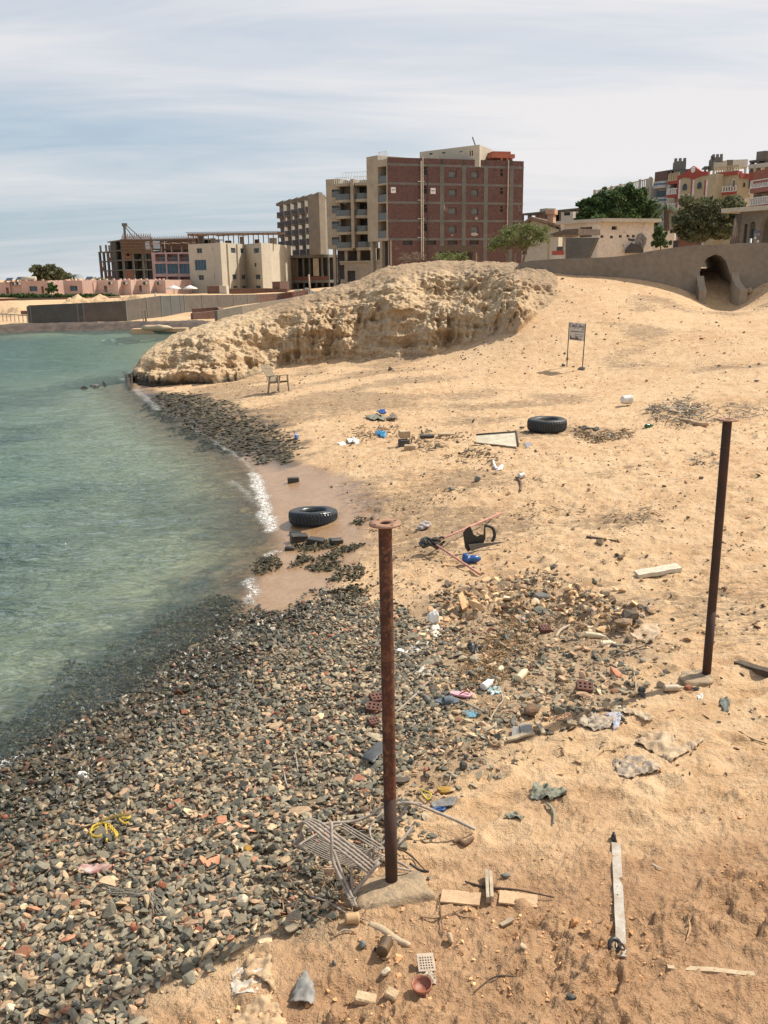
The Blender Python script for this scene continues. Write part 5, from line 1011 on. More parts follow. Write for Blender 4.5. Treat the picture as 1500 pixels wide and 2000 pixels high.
wire([(655,1836),(672,1828),(692,1828)], [.003,.008,.004], 'palm_chip', WOODP, 'curved pale palm chip under the paper cup', 'chip', lift=.02)
sheet([(480,1878),(512,1840),(528,1850),(532,1900),(540,1945),(500,1912),(478,1920)], 'buried_sack', clothm('tan_paper_sack', (.48,.335,.20), (.40,.27,.155), 7), 'tan paper sack folded upright in the sand at the shingle edge', 'sack', .045, 41, 7, 34, .003, .004)
sheet([(452,1975),(500,1955),(530,1948),(560,1990),(560,2050),(450,2050)], 'buried_sack', clothm('tan_paper_sack2', (.50,.355,.21), (.42,.28,.165), 7), 'tan sack sheet at the bottom edge below the folded one', 'sack', .035, 42, 6, 34, .003, .004)
sheet([(450,1925),(460,1880),(490,1885),(520,1905),(500,1945),(455,1950)], 'plastic_film', clothm('dusty_film', (.42,.34,.26), (.55,.5,.44), 16, .5), 'dusty clear film half buried left of the folded tan sack', 'plastic film', .02, 43, 10, 30, .001, .002)
# ------------------------------------------------------------------ building kit
class Fac:
    """a vertical facade from A to B (photo column, distance); u along it, z up, w out towards the sea"""
    def __init__(s, a, b):
        pa, pb = (PY(a[0], 540, a[1]), PY(b[0], 540, b[1])) if len(a) == 2 else (Vector(a), Vector(b))
        s.A = Vector((pa.x, pa.y, 0)); s.B = Vector((pb.x, pb.y, 0)); s.L = (s.B-s.A).length; s.d = (s.B-s.A)/s.L; s.n = Vector((s.d.y, -s.d.x, 0))
        if s.n.y > 0 and abs(s.n.y) > 1e-6: s.n = -s.n
    def uv(s, px, py):
        d = ray(px, py); t = (s.A-CAM).dot(s.n)/d.dot(s.n); p = CAM+d*t; return (p-s.A).dot(s.d), p.z
    def rect(s, x0, y0, x1, y1):
        xm, ym = (x0+x1)/2, (y0+y1)/2; u0 = s.uv(x0, ym)[0]; u1 = s.uv(x1, ym)[0]; z1 = s.uv(xm, y0)[1]; z0 = s.uv(xm, y1)[1]; return (u0, u1, z0, z1)
    def P(s, u, z, w=0): return s.A+s.d*u+s.n*w+Vector((0, 0, z))
    def box(s, mb, u0, u1, z0, z1, w0, w1):
        mb.hexa([s.P(u0,z0,w0), s.P(u1,z0,w0), s.P(u1,z0,w1), s.P(u0,z0,w1), s.P(u0,z1,w0), s.P(u1,z1,w0), s.P(u1,z1,w1), s.P(u0,z1,w1)])
    def wall(s, mb, u0, u1, z0, z1, ops=(), dep=.22, w=0):
        us = sorted({u0, u1, *[min(max(v, u0), u1) for o in ops for v in o[:2]]}); zs = sorted({z0, z1, *[min(max(v, z0), z1) for o in ops for v in o[2:4]]})
        for i in range(len(us)-1):
            for j in range(len(zs)-1):
                cu, cz = (us[i]+us[i+1])/2, (zs[j]+zs[j+1])/2
                if any(o[0] < cu < o[1] and o[2] < cz < o[3] for o in ops): continue
                mb.quad(s.P(us[i], zs[j], w), s.P(us[i+1], zs[j], w), s.P(us[i+1], zs[j+1], w), s.P(us[i], zs[j+1], w))
        for a, b, c, e in [o[:4] for o in ops]:
            for q in (((a,c),(b,c)), ((b,c),(b,e)), ((b,e),(a,e)), ((a,e),(a,c))):
                (ua, za), (ub, zb) = q; mb.quad(s.P(ua,za,w), s.P(ub,zb,w), s.P(ub,zb,w-dep), s.P(ua,za,w-dep))
    def back(s, mb, u0, u1, z0, z1, dep, off=.3, bv=None):
        """the block's other sides: ends, back and roof"""
        a, b = s.P(u0, z0), s.P(u1, z0); c, e = (s.P(u1, z0, -dep), s.P(u0, z0, -dep)) if bv is None else (b+Vector(bv)*dep, a+Vector(bv)*dep); h = Vector((0, 0, z1-z0))
        for p, q in ((b, c), (c, e), (e, a)): mb.quad(p, q, q+h, p+h)
        mb.quad(a+h, b+h, c+h, e+h)
    def pane(s, op, root, mat=None, name='window', fr=None, dep=.2, w=0, mull=0):
        mb = MB(); s_ = s; mb.quad(s.P(op[0],op[2],w-dep), s.P(op[1],op[2],w-dep), s.P(op[1],op[3],w-dep), s.P(op[0],op[3],w-dep)); o = mb.build(name, mat or GLASS, root)
        if fr:
            mb = MB(); t = .07; a, b, c, e = op[:4]
            for q in ((a, b, c, c+t), (a, b, e-t, e), (a, a+t, c+t+.002, e-t-.002), (b-t, b, c+t+.002, e-t-.002)): s.box(mb, *q, w-dep+.01, w-dep+.07)
            for k in range(mull): x = a+(b-a)*(k+1)/(mull+1); s.box(mb, x-t/2, x+t/2, c+t+.002, e-t-.002, w-dep+.012, w-dep+.06)
            mb.build('frame', fr, o)
        return o
    def rail(s, mb, u0, u1, z, w, h=1.0, step=.16, r=.018, top=.05):
        s.box(mb, u0, u1, z+h-top, z+h, w-.03, w+.03); n = max(1, int((u1-u0)/step))
        for k in range(n+1): u = u0+(u1-u0)*k/n; s.box(mb, u-r, u+r, z, z+h-top-.002, w-r, w+r)
GLASS = pm('dark_window_glass', (.035,.05,.06), (.02,.03,.04), 1.5, .12, fine=False)
GLASSB = pm('blue_window_glass', (.04,.10,.15), (.02,.06,.10), 1.2, .1, fine=False)
VOID = pm('interior_shade_dark', (.07,.065,.06), (.045,.04,.04), .6, .95)  # near-black base colour carries the shade of open interiors
VOIDW = pm('shaded_window_board', (.16,.17,.165), (.11,.12,.12), 1.5, .9)
def plm(n, c, k=.80, sc=.6, c3=None): return pm(n, c, tuple(x*k for x in c), sc, .9, 14, .01, c3=c3, mask=(.60, .72))
BEIGE = plm('beige_render', (.37, .315, .235)); BEIGED = plm('grey_beige_render', (.26, .225, .175)); CREAM = plm('cream_render', (.47, .42, .335), .9, c3=(.55,.47,.36)); WHITEB = plm('white_render', (0.533, 0.496, 0.429)); PINK = plm('pink_render', (.52, .345, .285), .85, c3=(.5,.32,.26))
PINKG = plm('dusky_pink_render', (0.352, 0.203, 0.188)); GREYC_ = plm('grey_cement', (0.16, 0.152, 0.136), .75); CEM = plm('cement_wall_render', (.215,.18,.14), .82, .5, c3=(.15,.125,.10)); CEMD = plm('cement_block_render', (0.136, 0.124, 0.104), .8); FRAMEM = plm('aged_concrete_frame', (0.119, 0.115, 0.101), .75, .8)
TAUPE = plm('taupe_render', (0.187, 0.151, 0.119)); REDP = plm('red_painted_render', (0.345, 0.075, 0.053), .85); ORNG = plm('orange_painted_concrete', (.38,.125,.08), .85); YEL = plm('pale_yellow_render', (0.446, 0.367, 0.238), .88); BROWNB = plm('brown_brick_infill', (.19,.085,.06), .7, 2.0)
METAL = pm('thin_metal_rail', (.22,.22,.22), rough=.5, fine=False); WHR = pm('white_rail_paint', (.75,.73,.70), rough=.6, fine=False); TIMB = pm('roof_timber', (.20,.12,.075), (.12,.08,.055), 3, .9); ACM = pm('white_cooler_casing', (.62,.60,.56), rough=.5, fine=False)
GLR = pm('smoky_balcony_glass', (.115,.125,.125), (.09,.10,.10), 1.5, .2, fine=False)
def brick_mat(name, c1, c2, mortar, scale=1.0):
    mt, t, b = newmat(name); v = opos(t); bk = t.nodes.new('ShaderNodeTexBrick'); sp = t.nodes.new('ShaderNodeSeparateXYZ'); cb = t.nodes.new('ShaderNodeCombineXYZ'); t.links.new(v, sp.inputs[0])
    t.links.new(mth(t, 'ADD', sp.outputs[0], mth(t, 'MULTIPLY', sp.outputs[1], .7)), cb.inputs[0]); t.links.new(sp.outputs[2], cb.inputs[1]); t.links.new(cb.outputs[0], bk.inputs['Vector'])
    bk.inputs['Color1'].default_value = (*c1, 1); bk.inputs['Color2'].default_value = (*c2, 1); bk.inputs['Mortar'].default_value = (*mortar, 1); bk.inputs['Scale'].default_value = scale; bk.inputs['Mortar Size'].default_value = .012
    bk.inputs['Brick Width'].default_value = .24; bk.inputs['Row Height'].default_value = .085; bk.inputs['Bias'].default_value = -.2
    c = mixc(t, ramp(t, noise(t, v, 2.6, 6, .8), [(.50, 0), (.66, .75)]), bk.outputs[0], tuple(x*.38 for x in c1)); c = mixc(t, ramp(t, noise(t, v, .7, 5, .75), [(.60, 0), (.72, .55)]), c, (.30,.20,.15))
    t.links.new(c, b.inputs[0]); b.inputs['Roughness'].default_value = .92; return mt
BRK = brick_mat('red_brickwork', (.130,.055,.045), (.085,.037,.031), (.12,.092,.082)); BRKD = brick_mat('brown_brickwork', (.16,.075,.055), (.12,.06,.045), (.17,.13,.11))
def hz_(x): return 533-.0166*(x-750)
# ------------------------------------------------------------------ the brick building with its beige balcony tower
bb = thing('brick_apartment_building', 'tall red brick building with a grey concrete grid and a beige tower at left', 'building', PY(880, 530, 139))
f = Fac((760, 135), (1018, 142.6)); ZT = f.uv(760, 307)[1]; Q = lambda x, y: (620+x/3.5714, 260+y/3.5714)
def zr(fc, x0, y0, x1, y1, q=Q): a, b = q(x0, y0); c, e = q(x1, y1); return fc.rect(a, b, c, e)
wins = [zr(f, 915, 262+k, 970, 310+k) for k in (0, 129, 257, 386)]+[zr(f, 1072, 264+k, 1122, 312+k) for k in (0, 129, 257, 386)]
vents = [zr(f, 740, y, 763, y+33) for y in (256, 388, 520, 650)]+[zr(f, 741, y, 761, y+15) for y in (236, 368, 500, 632)]+[zr(f, 1274, y, 1294, y+22) for y in (277, 403, 528)]+[zr(f, 1276, y, 1292, y+14) for y in (254, 382, 508)]
grd = [zr(f, 595, 750, 662, 779), zr(f, 762, 750, 828, 778), zr(f, 908, 750, 975, 777), zr(f, 1060, 748, 1124, 776)]
mb = MB(); f.wall(mb, 0, f.L, 2.5, ZT, wins+vents+grd, .28); f.back(mb, 0, f.L, 2.5, ZT-.9, 16, bv=(.02, 1, 0)); mb.build('wall', BRK, bb)
for o in wins: f.pane(o, bb, VOIDW, dep=.24, fr=FRAMEM)
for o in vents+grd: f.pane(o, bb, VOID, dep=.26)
mb = MB()
for y0, y1 in ((222, 232), (352, 362), (484, 490), (612, 612), (742, 738)):
    za = f.uv(*Q(860, (y0+y1)/2))[1]; f.box(mb, -.02, f.L+.02, za-.16, za+.16, 0, .03)
mb.build('floor_slab_edge', GREYC_, bb)
for x in (868, 1021, 1174, 1352):
    mb = MB(); u = f.uv(*Q(x, 450))[0]; z0 = 2.5 if x < 1100 else 4.0; f.box(mb, u-.32, u+.32, z0, f.uv(*Q(x, 232))[1]+.1, .001, .045); mb.build('concrete_column', GREYC_, bb)
    mb = MB(); a = zr(f, x-8, 184, x+9, 226); f.box(mb, a[0], a[1], a[2], a[3], .0, .02); mb.build('parapet_slot_shade', VOID, bb)  # dark plate on the parapet imitates the shade in a slot
for x0, x1, y in ((512, 545, 377), (788, 822, 383)):
    a = zr(f, x0, y, x1, y+41); mb = MB(); f.box(mb, *a, 0, .08); o = mb.build('window', WHR, bb); mb = MB()
    for k in (0, 1): w = (a[1]-a[0]); f.box(mb, a[0]+w*(.22+.34*k), a[0]+w*(.42+.34*k), a[2]+.35, a[3]-.3, .081, .1)
    mb.build('pane', GLASS, o)
for x, y0, y1, m_ in ((718, 195, 880, WHR), (730, 165, 885, WHR), (1322, 190, 660, ORNG)):
    mb = MB(); u = f.uv(*Q(x, 400))[0]; f.box(mb, u-.07, u+.07, f.uv(*Q(x, y1))[1], f.uv(*Q(x, y0))[1], .25, .39); mb.build('drain_pipe', pm('faded_drain_pipe', (.52,.40,.32), (.4,.3,.24), 2, .7) if m_ is ORNG else pm('cream_drain_pipe', (.60,.54,.45), (.45,.38,.3), 2, .6), bb)
for y in (338, 468, 598, 728):
    mb = MB(); a = zr(f, 697, y-2, 742, y+2); f.box(mb, *a, .12, .24); mb.build('pipe_bracket', WHR, bb)
for y in (362, 490, 614): mb = MB(); a = zr(f, 1312, y-2, 1334, y+2); f.box(mb, *a, .12, .24); mb.build('pipe_bracket', ORNG, bb)
mb = MB(); u = f.uv(*Q(768, 450))[0]; f.box(mb, u-.035, u+.035, 4, f.uv(*Q(768, 215))[1], .06, .12); mb.build('green_cable', pm('green_cable', (.05,.10,.08)), bb)
mb = MB()
for x, y, w, h in ((1095, 705, 62, 30), (1108, 596, 26, 26), (940, 712, 22, 10), (884, 515, 8, 60)):
    a = zr(f, x-w/2, y-h/2, x+w/2, y+h/2); n = 14
    mb.add([f.P((a[0]+a[1])/2+(a[1]-a[0])/2*math.cos(k*6.283/n)*random.uniform(.6, 1), (a[2]+a[3])/2+(a[3]-a[2])/2*math.sin(k*6.283/n)*random.uniform(.6, 1), .012) for k in range(n)], [tuple(range(n))])
mb.build('plaster_patch', plm('pale_mortar_smear', (.42,.36,.33)), bb); bb.children[-1]['kind'] = 'stuff'
# tower
g = Fac((720, 139), (759.6, 135.02)); zb = g.uv(740, 471)[1]
nich = [zr(g, 421, y, 481, y+118) for y in (232, 363, 490, 614)]
mb = MB(); g.wall(mb, 0, g.L, zb, ZT-.2, nich, 1.6); h_ = Vector((0, 0, ZT-.2-zb)); a, e = g.P(0, zb), g.P(0, zb, -9)
mb.quad(a, e, e+h_, a+h_); mb.quad(g.P(0,zb), g.P(g.L,zb), g.P(g.L,zb,-9), g.P(0,zb,-9)); mb.quad(g.P(0,ZT-.2), g.P(g.L,ZT-.2), g.P(g.L,ZT-.2,-9), g.P(0,ZT-.2,-9)); mb.build('tower_wall', BEIGE, bb)
for o in nich:
    g.pane(o, bb, BEIGE, 'balcony_niche', dep=1.59); mb = MB(); g.box(mb, o[0]+.02, o[1]-.02, o[2]+.02, o[2]+1.0, -.12, -.05); mb.build('balcony_rail', GLR, bb)
mb = MB(); u0 = g.uv(737, 320)[0]; g.rail(mb, u0, g.L-.2, ZT-.2, -.2, 1.1, .3, .03); mb.build('roof_rail', WHR, bb)
mb = MB(); u1 = g.uv(729, 320)[0]; g.box(mb, 0, u0-.1, ZT-.198, ZT+.5, -9, 0); mb.build('roof_parapet', BEIGE, bb)
for u in (.3, 2.6, 4.6): mb = MB(); g.box(mb, u, u+.55, 2, zb, -.8, -.2); mb.build('ground_column', BEIGE, bb)
mb = MB(); g.box(mb, .1, g.L-.1, 2, zb, -7, -2.5); mb.build('ground_recess_shade', VOID, bb)  # dark block paints the shade of the recessed ground floor
mb = MB(); g.box(mb, -.2, g.L-2.6, 2, zb-5.2, -1.6, -.9); mb.build('low_wall', BEIGE, bb)
# penthouse, canopy
h = Fac((821, 143), (934, 139.5)); zt2 = h.uv(933, 286.5)[1]; zt0 = h.uv(822, 296)[1]
r2 = [zr(h, 780, 126, 803, 150), zr(h, 870, 118, 893, 142), zr(h, 993, 106, 1012, 130)]; r3 = [zr(h, 1062, 124, 1070, 160), zr(h, 1077, 122, 1085, 158)]
mb = MB(); h.wall(mb, 0, h.L, ZT-1, min(zt0, zt2)-.3, r2+r3, .3); h.back(mb, 0, h.L, ZT-1, min(zt0, zt2)-.3, 9)
zz_ = min(zt0, zt2)-.3; mb.add([h.P(0,zz_,0), h.P(h.L,zz_,0), h.P(h.L,zz_+.7,0), h.P(0,zz_+.25,0), h.P(0,zz_,-9), h.P(h.L,zz_,-9), h.P(h.L,zz_+.7,-9), h.P(0,zz_+.25,-9)], [(0,1,2,3),(4,7,6,5),(3,2,6,7),(1,5,6,2),(0,3,7,4)])
pent = mb.build('penthouse', CREAM, bb)
for o in r2+r3: h.pane(o, pent, GLASS, dep=.25)
mb = MB(); mb.tube([f.P(f.uv(934, 300)[0], ZT+3.4, -2), f.P(f.uv(953, 300)[0], ZT-.2, -2)], .09, 6); mb.build('roof_mast', FRAMEM, bb)
h2 = Fac((958, 141), (1001, 142)); za, zb2 = h2.uv(980, 302)[1], h2.uv(980, 313)[1]
mb = MB(); h2.box(mb, 0, h2.L, za-.45, za+.1, -3, 0); h2.box(mb, .35, h2.L-.5, za+.102, za+.5, -2.6, -.4)
for u in (1.4, 2.3, h2.L-.7): h2.box(mb, u, u+.35, ZT-1, za-.452, -.5, -.1); h2.box(mb, u, u+.35, ZT-1, za-.452, -2.8, -2.4)
mb.build('rooftop_canopy', ORNG, bb)
# ------------------------------------------------------------------ beige balcony building
be = thing('beige_balcony_building', 'beige apartment building with rounded balconies, left of the red brick building', 'building', PY(680, 540, 163))
f = Fac((642, 166), (722, 163)); ZT2 = f.uv(646, 350)[1]; xs = f.uv(664, 400)[0]; fl = [zr(f, 100, y, 160, y+1)[3] for y in (470, 582, 691, 803)]
fh = (fl[0]-fl[3])/3; zs = [fl[3]+fh*k for k in range(5)]
wn = [zr(f, 101, y, 155, y+54) for y in (392, 505, 615, 725)]
mb = MB(); f.wall(mb, 0, xs, fl[3]-.1, ZT2, wn, .3); mb.quad(f.P(0,fl[3]-.1), f.P(0,fl[3]-.1,-14), f.P(0,ZT2,-14), f.P(0,ZT2)); mb.quad(f.P(xs,fl[3]-.1), f.P(xs,fl[3]-.1,-2), f.P(xs,ZT2,-2), f.P(xs,ZT2)); mb.quad(f.P(0,ZT2), f.P(xs,ZT2), f.P(xs,ZT2,-14), f.P(0,ZT2,-14))
dn = []
for k in range(4): dn += [(xs+1.6, xs+3.8, zs[k]+.05, zs[k]+2.2), (f.L-2.0, f.L-.4, zs[k]+.05, zs[k]+2.2)]
f.wall(mb, xs, f.L+1, fl[3]-.1, ZT2-.2, dn, .25, w=-1.9); mb.quad(f.P(xs,ZT2-.2,-1.9), f.P(f.L+1,ZT2-.2,-1.9), f.P(f.L+1,ZT2-.2,-14), f.P(xs,ZT2-.2,-14)); mb.quad(f.P(0,fl[3]-.1), f.P(f.L+1,fl[3]-.1), f.P(f.L+1,fl[3]-.1,-14), f.P(0,fl[3]-.1,-14)); mb.build('wall', BEIGE, be)
for o in wn: f.pane(o, be, GLASS, fr=METAL, mull=1, dep=.28); mb = MB(); f.box(mb, o[0], o[1], o[2], o[2]+.9, .0, .05); mb.build('window_rail', GLR, be)
for o in dn: f.pane(o, be, GLASS, 'balcony_door', dep=.24, w=-1.9)
up = f.uv(692, 400)[0]; mb = MB(); f.box(mb, up-.28, up+.28, fl[3]-.1, ZT2-.25, -1.9, .9); mb.build('pier', BEIGE, be)
def arc_slab(f, u0, u1, z0, z1, w0, w1, r=.7):
    mb = MB(); n = 8; o = [(u0, w0)]+[(u0+(u1-u0)*k/n, w1-r*(abs(k/n*2-1)**2.2)*.8) for k in range(n+1)]+[(u1, w0)]
    a = [f.P(u, z0, w) for u, w in o]; b = [f.P(u, z1, w) for u, w in o]; m_ = len(o); mb.add(a+b, [tuple(range(m_-1, -1, -1)), tuple(range(m_, 2*m_))]+[(i, (i+1) % m_, m_+(i+1) % m_, m_+i) for i in range(m_)]); return mb
for k in range(5):
    for u0, u1 in ((xs-.6, up-.29), (up+.29, f.L+.3)):
        o = arc_slab(f, u0, u1, zs[k]-.45, zs[k], -1.9, 1.0).build('balcony', BEIGE, be)
        if k < 4: arc_slab(f, u0+.05, u1-.05, zs[k]+.02, zs[k]+.95, .45, .9).build('balcony_rail', GLR, o)
        else: mb = MB(); f.rail(mb, u0, u1, zs[k], .7, 1.0, .35, .03); mb.build('balcony_rail', WHR, o)
for u in (.9, 3.2, 5.6, 8.6, 11.4): mb = MB(); f.box(mb, u, u+.5, -1, fl[3]-.1, -.6, -.1); mb.build('ground_column', BEIGE, be)
mb = MB(); f.box(mb, 0, f.L, -1, fl[3]-.12, -10, -4); mb.build('ground_recess_shade', VOID, be)  # near-black block stands in for the shaded void behind the columns
zg = f.uv(670, 513)[1]; ops = [zr(f, 152, 920, 192, 1020), zr(f, 212, 960, 268, 1040)]
mb = MB(); f.wall(mb, 2.4, f.L+3, -1, zg, ops, .4, w=.2); f.box(mb, 2.4, f.L+3, zg, zg+.25, -2, .5); mb.build('lower_storey', BEIGE, be)
for o in ops: f.pane(o, be, VOID, 'window', dep=.35, w=.2)
mb = MB(); a = zr(f, 186, 470, 212, 498); f.box(mb, *a, -.1, .4); mb.build('cooler_unit', SLATE, be)
mb = MB(); f.rail(mb, f.uv(667,345)[0], f.L, ZT2-.2, -.6, 1.2, .5, .03); mb.build('roof_rail', WHR, be)
# ------------------------------------------------------------------ taupe building with sawtooth balconies over an open concrete frame
tb = thing('sawtooth_balcony_building', 'grey brown building with rows of sawtooth balconies above an open concrete ground frame', 'building', PY(595, 550, 215))
f = Fac((546, 214), (628, 208)); ZT3 = PY(628, 381, 206).z; zf = PY(628, 493, 206).z; nb = 6; FH = (ZT3-zf-.6)/5
PALEW = plm('pale_balcony_back_wall', (.27,.25,.22)); RLM = pm('brown_metal_rail', (.10,.085,.08), rough=.6, fine=False)
for i in range(nb):
    Yi = 232-(232-206)*(i+.6)/nb; x0, x1 = 546+i*13.7, 546+(i+1)*13.7; fi = Fac((x0, Yi), (x1, Yi-.6)); L = fi.L
    mb = MB(); fi.wall(mb, 0, L, zf-.4, ZT3-.2, (), .2, w=-1.7); fi.box(mb, L-.16, L, zf-.4, ZT3+.2, -4.5, .1); fi.box(mb, 0, L, ZT3-.5, ZT3-.1, -6, -1.71); mb.build('wall', PALEW, tb)
    mb = MB(); mb.add([fi.P(0,ZT3-.45,.25), fi.P(L,ZT3-.45,.25), fi.P(L,ZT3+.75,.25), fi.P(0,ZT3+.1,.25), fi.P(0,ZT3-.45,-2), fi.P(L,ZT3-.45,-2), fi.P(L,ZT3+.75,-2), fi.P(0,ZT3+.1,-2)], [(0,1,2,3),(4,7,6,5),(3,2,6,7),(0,3,7,4),(1,5,6,2),(0,4,5,1)]); mb.build('roof_wedge', TAUPE, tb)
    for k in range(5):
        z = zf+k*FH; mb = MB(); o = [(.02,-1.7),(.02,.15),(L*.45,.75),(L-.02,.25),(L-.02,-1.7)]; a = [fi.P(u, z-.45, w) for u, w in o]; b = [fi.P(u, z, w) for u, w in o]
        mb.add(a+b, [(4,3,2,1,0),(5,6,7,8,9)]+[(j, (j+1) % 5, 5+(j+1) % 5, 5+j) for j in range(5)]); bal = mb.build('balcony', TAUPE, tb)
        mb = MB(); fi.box(mb, .05, L-.05, z+.01, z+.95, .05, .10); mb.build('balcony_rail', RLM, bal)
        mb = MB(); fi.box(mb, L*.62, L-.2, z+.02, z+2.3, -1.68, -1.6); mb.build('balcony_door', GLASS if (i+k) % 3 else METAL, bal)
ff_ = Fac((628, 206), (639, 208)); mb = MB(); ff_.box(mb, 0, ff_.L, zf-.4, ZT3+.2, -3, 0); mb.build('end_wall', plm('tan_end_panel', (.22,.18,.14)), tb)
mb = MB()
for k, z in enumerate((zf-.75, zf-6.2, zf-11)): f.box(mb, -.3, f.L+2, z-.3, z+.3, -8, .2)
mb.build('frame_slab', GREYC_, tb)
for i in range(9):
    mb = MB(); u = -.2+i*(f.L+1.9)/8; f.box(mb, u, u+.35, -2, zf-.4, -.3, .05); mb.build('frame_column', FRAMEM, tb)
mb = MB(); f.box(mb, 0, f.L+1.8, -2, zf-.5, -8, -3); mb.build('dark_interior', VOID, tb)  # dark block paints the shade inside the open frame
mb = MB(); f.box(mb, -.3, f.L+1.9, zf-6.0, zf-5.1, .0, .1); f.box(mb, -.3, f.L+1.9, zf-11, zf-10, .0, .1); mb.build('brick_parapet', BROWNB, tb); mb = MB()
for k in range(5): u = f.uv(612+k*2.2, 510)[0]; f.box(mb, u, u+.2, zf-5, zf-1.2, .0, .1)
mb.build('pale_boards', plm('pale_boards', (.5,.42,.3)), tb); tb.children[-1]['kind'] = 'stuff'
# ------------------------------------------------------------------ cream building with zigzag front
cb_ = thing('cream_hotel_building', 'cream building with a zigzag front and a timber roof frame, left of the sawtooth balconies', 'building', PY(450, 560, 190)); Q2 = lambda x, y: (380+x/8.333, 450+y/8.333)
corners = [(371.5, 191), (419, 188), (434, 184), (481, 197), (513, 190), (531, 194), (543, 200)]
wl = [[(35,290,120,372),(292,278,325,360),(5,478,190,650),(68,727,150,808),(318,715,355,800)], [], [(592,285,666,368),(618,717,690,797),(632,902,702,940),(748,293,810,373),(768,720,835,797),(780,902,846,940)], [(963,288,1048,368),(970,528,1005,595),(988,718,1070,795),(995,898,1075,940)], [], []]
ZT4 = Fac(corners[1], corners[2]).uv(430, 473.5)[1]; mbw = MB(); pl2 = []
for i in range(6):
    f = Fac(corners[i], corners[i+1]); ops = [zr(f, *o, q=Q2) for o in wl[i]]; f.wall(mbw, 0, f.L, 0, ZT4, ops, .22)
    for o in ops: f.pane(o, cb_, GLASS if o[1]-o[0] < 1.6 else GLASSB, fr=METAL, mull=1 if o[1]-o[0] < 1.6 else 3, dep=.2)
    pl2.append(f.P(0, ZT4)); last = f
    if i == 2:
        for u in (f.uv(444, 500)[0], f.uv(463, 500)[0]): m2 = MB(); f.box(m2, u-.22, u+.22, 0, ZT4-.1, 0, .30); m2.build('pilaster', CREAM, cb_)
pl2.append(last.P(last.L, ZT4)); pl2 += [last.P(last.L, ZT4)+Vector((2, 14, 0)), pl2[0]+Vector((0, 16, 0))]
mbw.add(pl2, [tuple(range(len(pl2)))]); a, e = pl2[-1], pl2[0]; dz_ = Vector((0, 0, -ZT4)); mbw.quad(a, e, e+dz_, a+dz_); mbw.quad(pl2[-3], pl2[-2], pl2[-2]+dz_, pl2[-3]+dz_); mbw.build('wall', CREAM, cb_)
f = Fac((373, 196), (547, 197)); zp = f.uv(460, 455)[1]; pgl = thing('roof_pergola_frame', 'rusty brown timber pergola frame standing on the roof of the cream building', 'pergola', f.P(0, ZT4)); r_ = random.Random(3)
for k in range(19):
    u = f.L*k/18; o = MB(); f.box(o, u-.09, u+.09, ZT4, zp-.2, -.1, .1); f.box(o, u-.09, u+.09, zp-.2, zp, -5, .6); o.build('post', TIMB, pgl)
    if k % 3 == 1: o = MB(); f.box(o, u, u+r_.uniform(.8, 1.6), ZT4, ZT4+r_.uniform(.8, 1.8), -3, -2.6); o.build('brick_stub', BROWNB if k % 2 else CREAM, pgl)
o = MB()
for k in range(4): f.box(o, -.5, f.L+.3, zp+.001+.07*k, zp+.065+.07*k, -4.6+1.5*k, -4.4+1.5*k)
o.build('roof_beams', TIMB, pgl); o = MB(); f.box(o, 1.8, 3.0, ZT4, zp-.1, -2, -1); o.build('concrete_core', GREYC_, pgl); o = MB()
for k in range(60): u = r_.uniform(0, f.L); f.box(o, u, u+r_.uniform(.3, 2.2), zp-r_.uniform(.1, .5), zp-.05, r_.uniform(-4, 0), r_.uniform(0, .3))
o.build('reed_thatch', pm('dry_reed_thatch', (.30,.20,.13), (.2,.13,.09), 4), pgl)
# ------------------------------------------------------------------ pink framed building
pf = thing('pink_framed_building', 'small pink three storey building with framed balconies and blue glass, left of the cream building', 'building', PY(338, 560, 202)); Q1 = lambda x, y: (x/3.5714, 430+y/3.5714)
f = Fac((299, 204), (377, 202)); ZT5 = f.uv(338, 492.5)[1]; ops = [zr(f, *o, q=Q1) for o in ((1082,236,1152,288),(1164,236,1240,288),(1250,236,1330,288),(1084,304,1158,374),(1168,304,1242,374),(1252,304,1334,374),(1088,394,1160,442),(1172,394,1246,442),(1254,394,1336,442))]
mb = MB(); f.wall(mb, 0, f.L, 0, ZT5, ops, 1.5); f.back(mb, 0, f.L, 0, ZT5, 12); mb.build('wall', plm('pink_frame_render', (0.45, 0.315, 0.3)), pf)
for k, o in enumerate(ops):
    if 3 <= k < 6: f.pane(o, pf, GLASSB, dep=.25, fr=METAL, mull=2)
    else:
        q = f.pane(o, pf, PINKG, 'balcony_niche', dep=1.4); m2 = MB(); f.box(m2, o[0]+.9, o[0]+2.0, o[2]+.05, o[3]-.35, -1.38, -1.3); m2.build('balcony_door', GLASSB, q); m2 = MB(); f.rail(m2, o[0], o[1], o[2], -.1, .8, .2, .02); m2.build('balcony_rail', METAL, q)
m2 = MB(); zt = f.uv(338, 473)[1]
for k in range(5): u = k*f.L/4; f.box(m2, u-.1, u+.1, ZT5, zt, -.2, 0); f.box(m2, u-.1, u+.5, zt-.25, zt-.05, -4, .5)
for k in range(4): f.box(m2, 0, f.L, ZT5+.3+k*.55, ZT5+.36+k*.55, -.3-k*.8, -.2-k*.8)
m2.build('scaffold_frame', TIMB, pf)
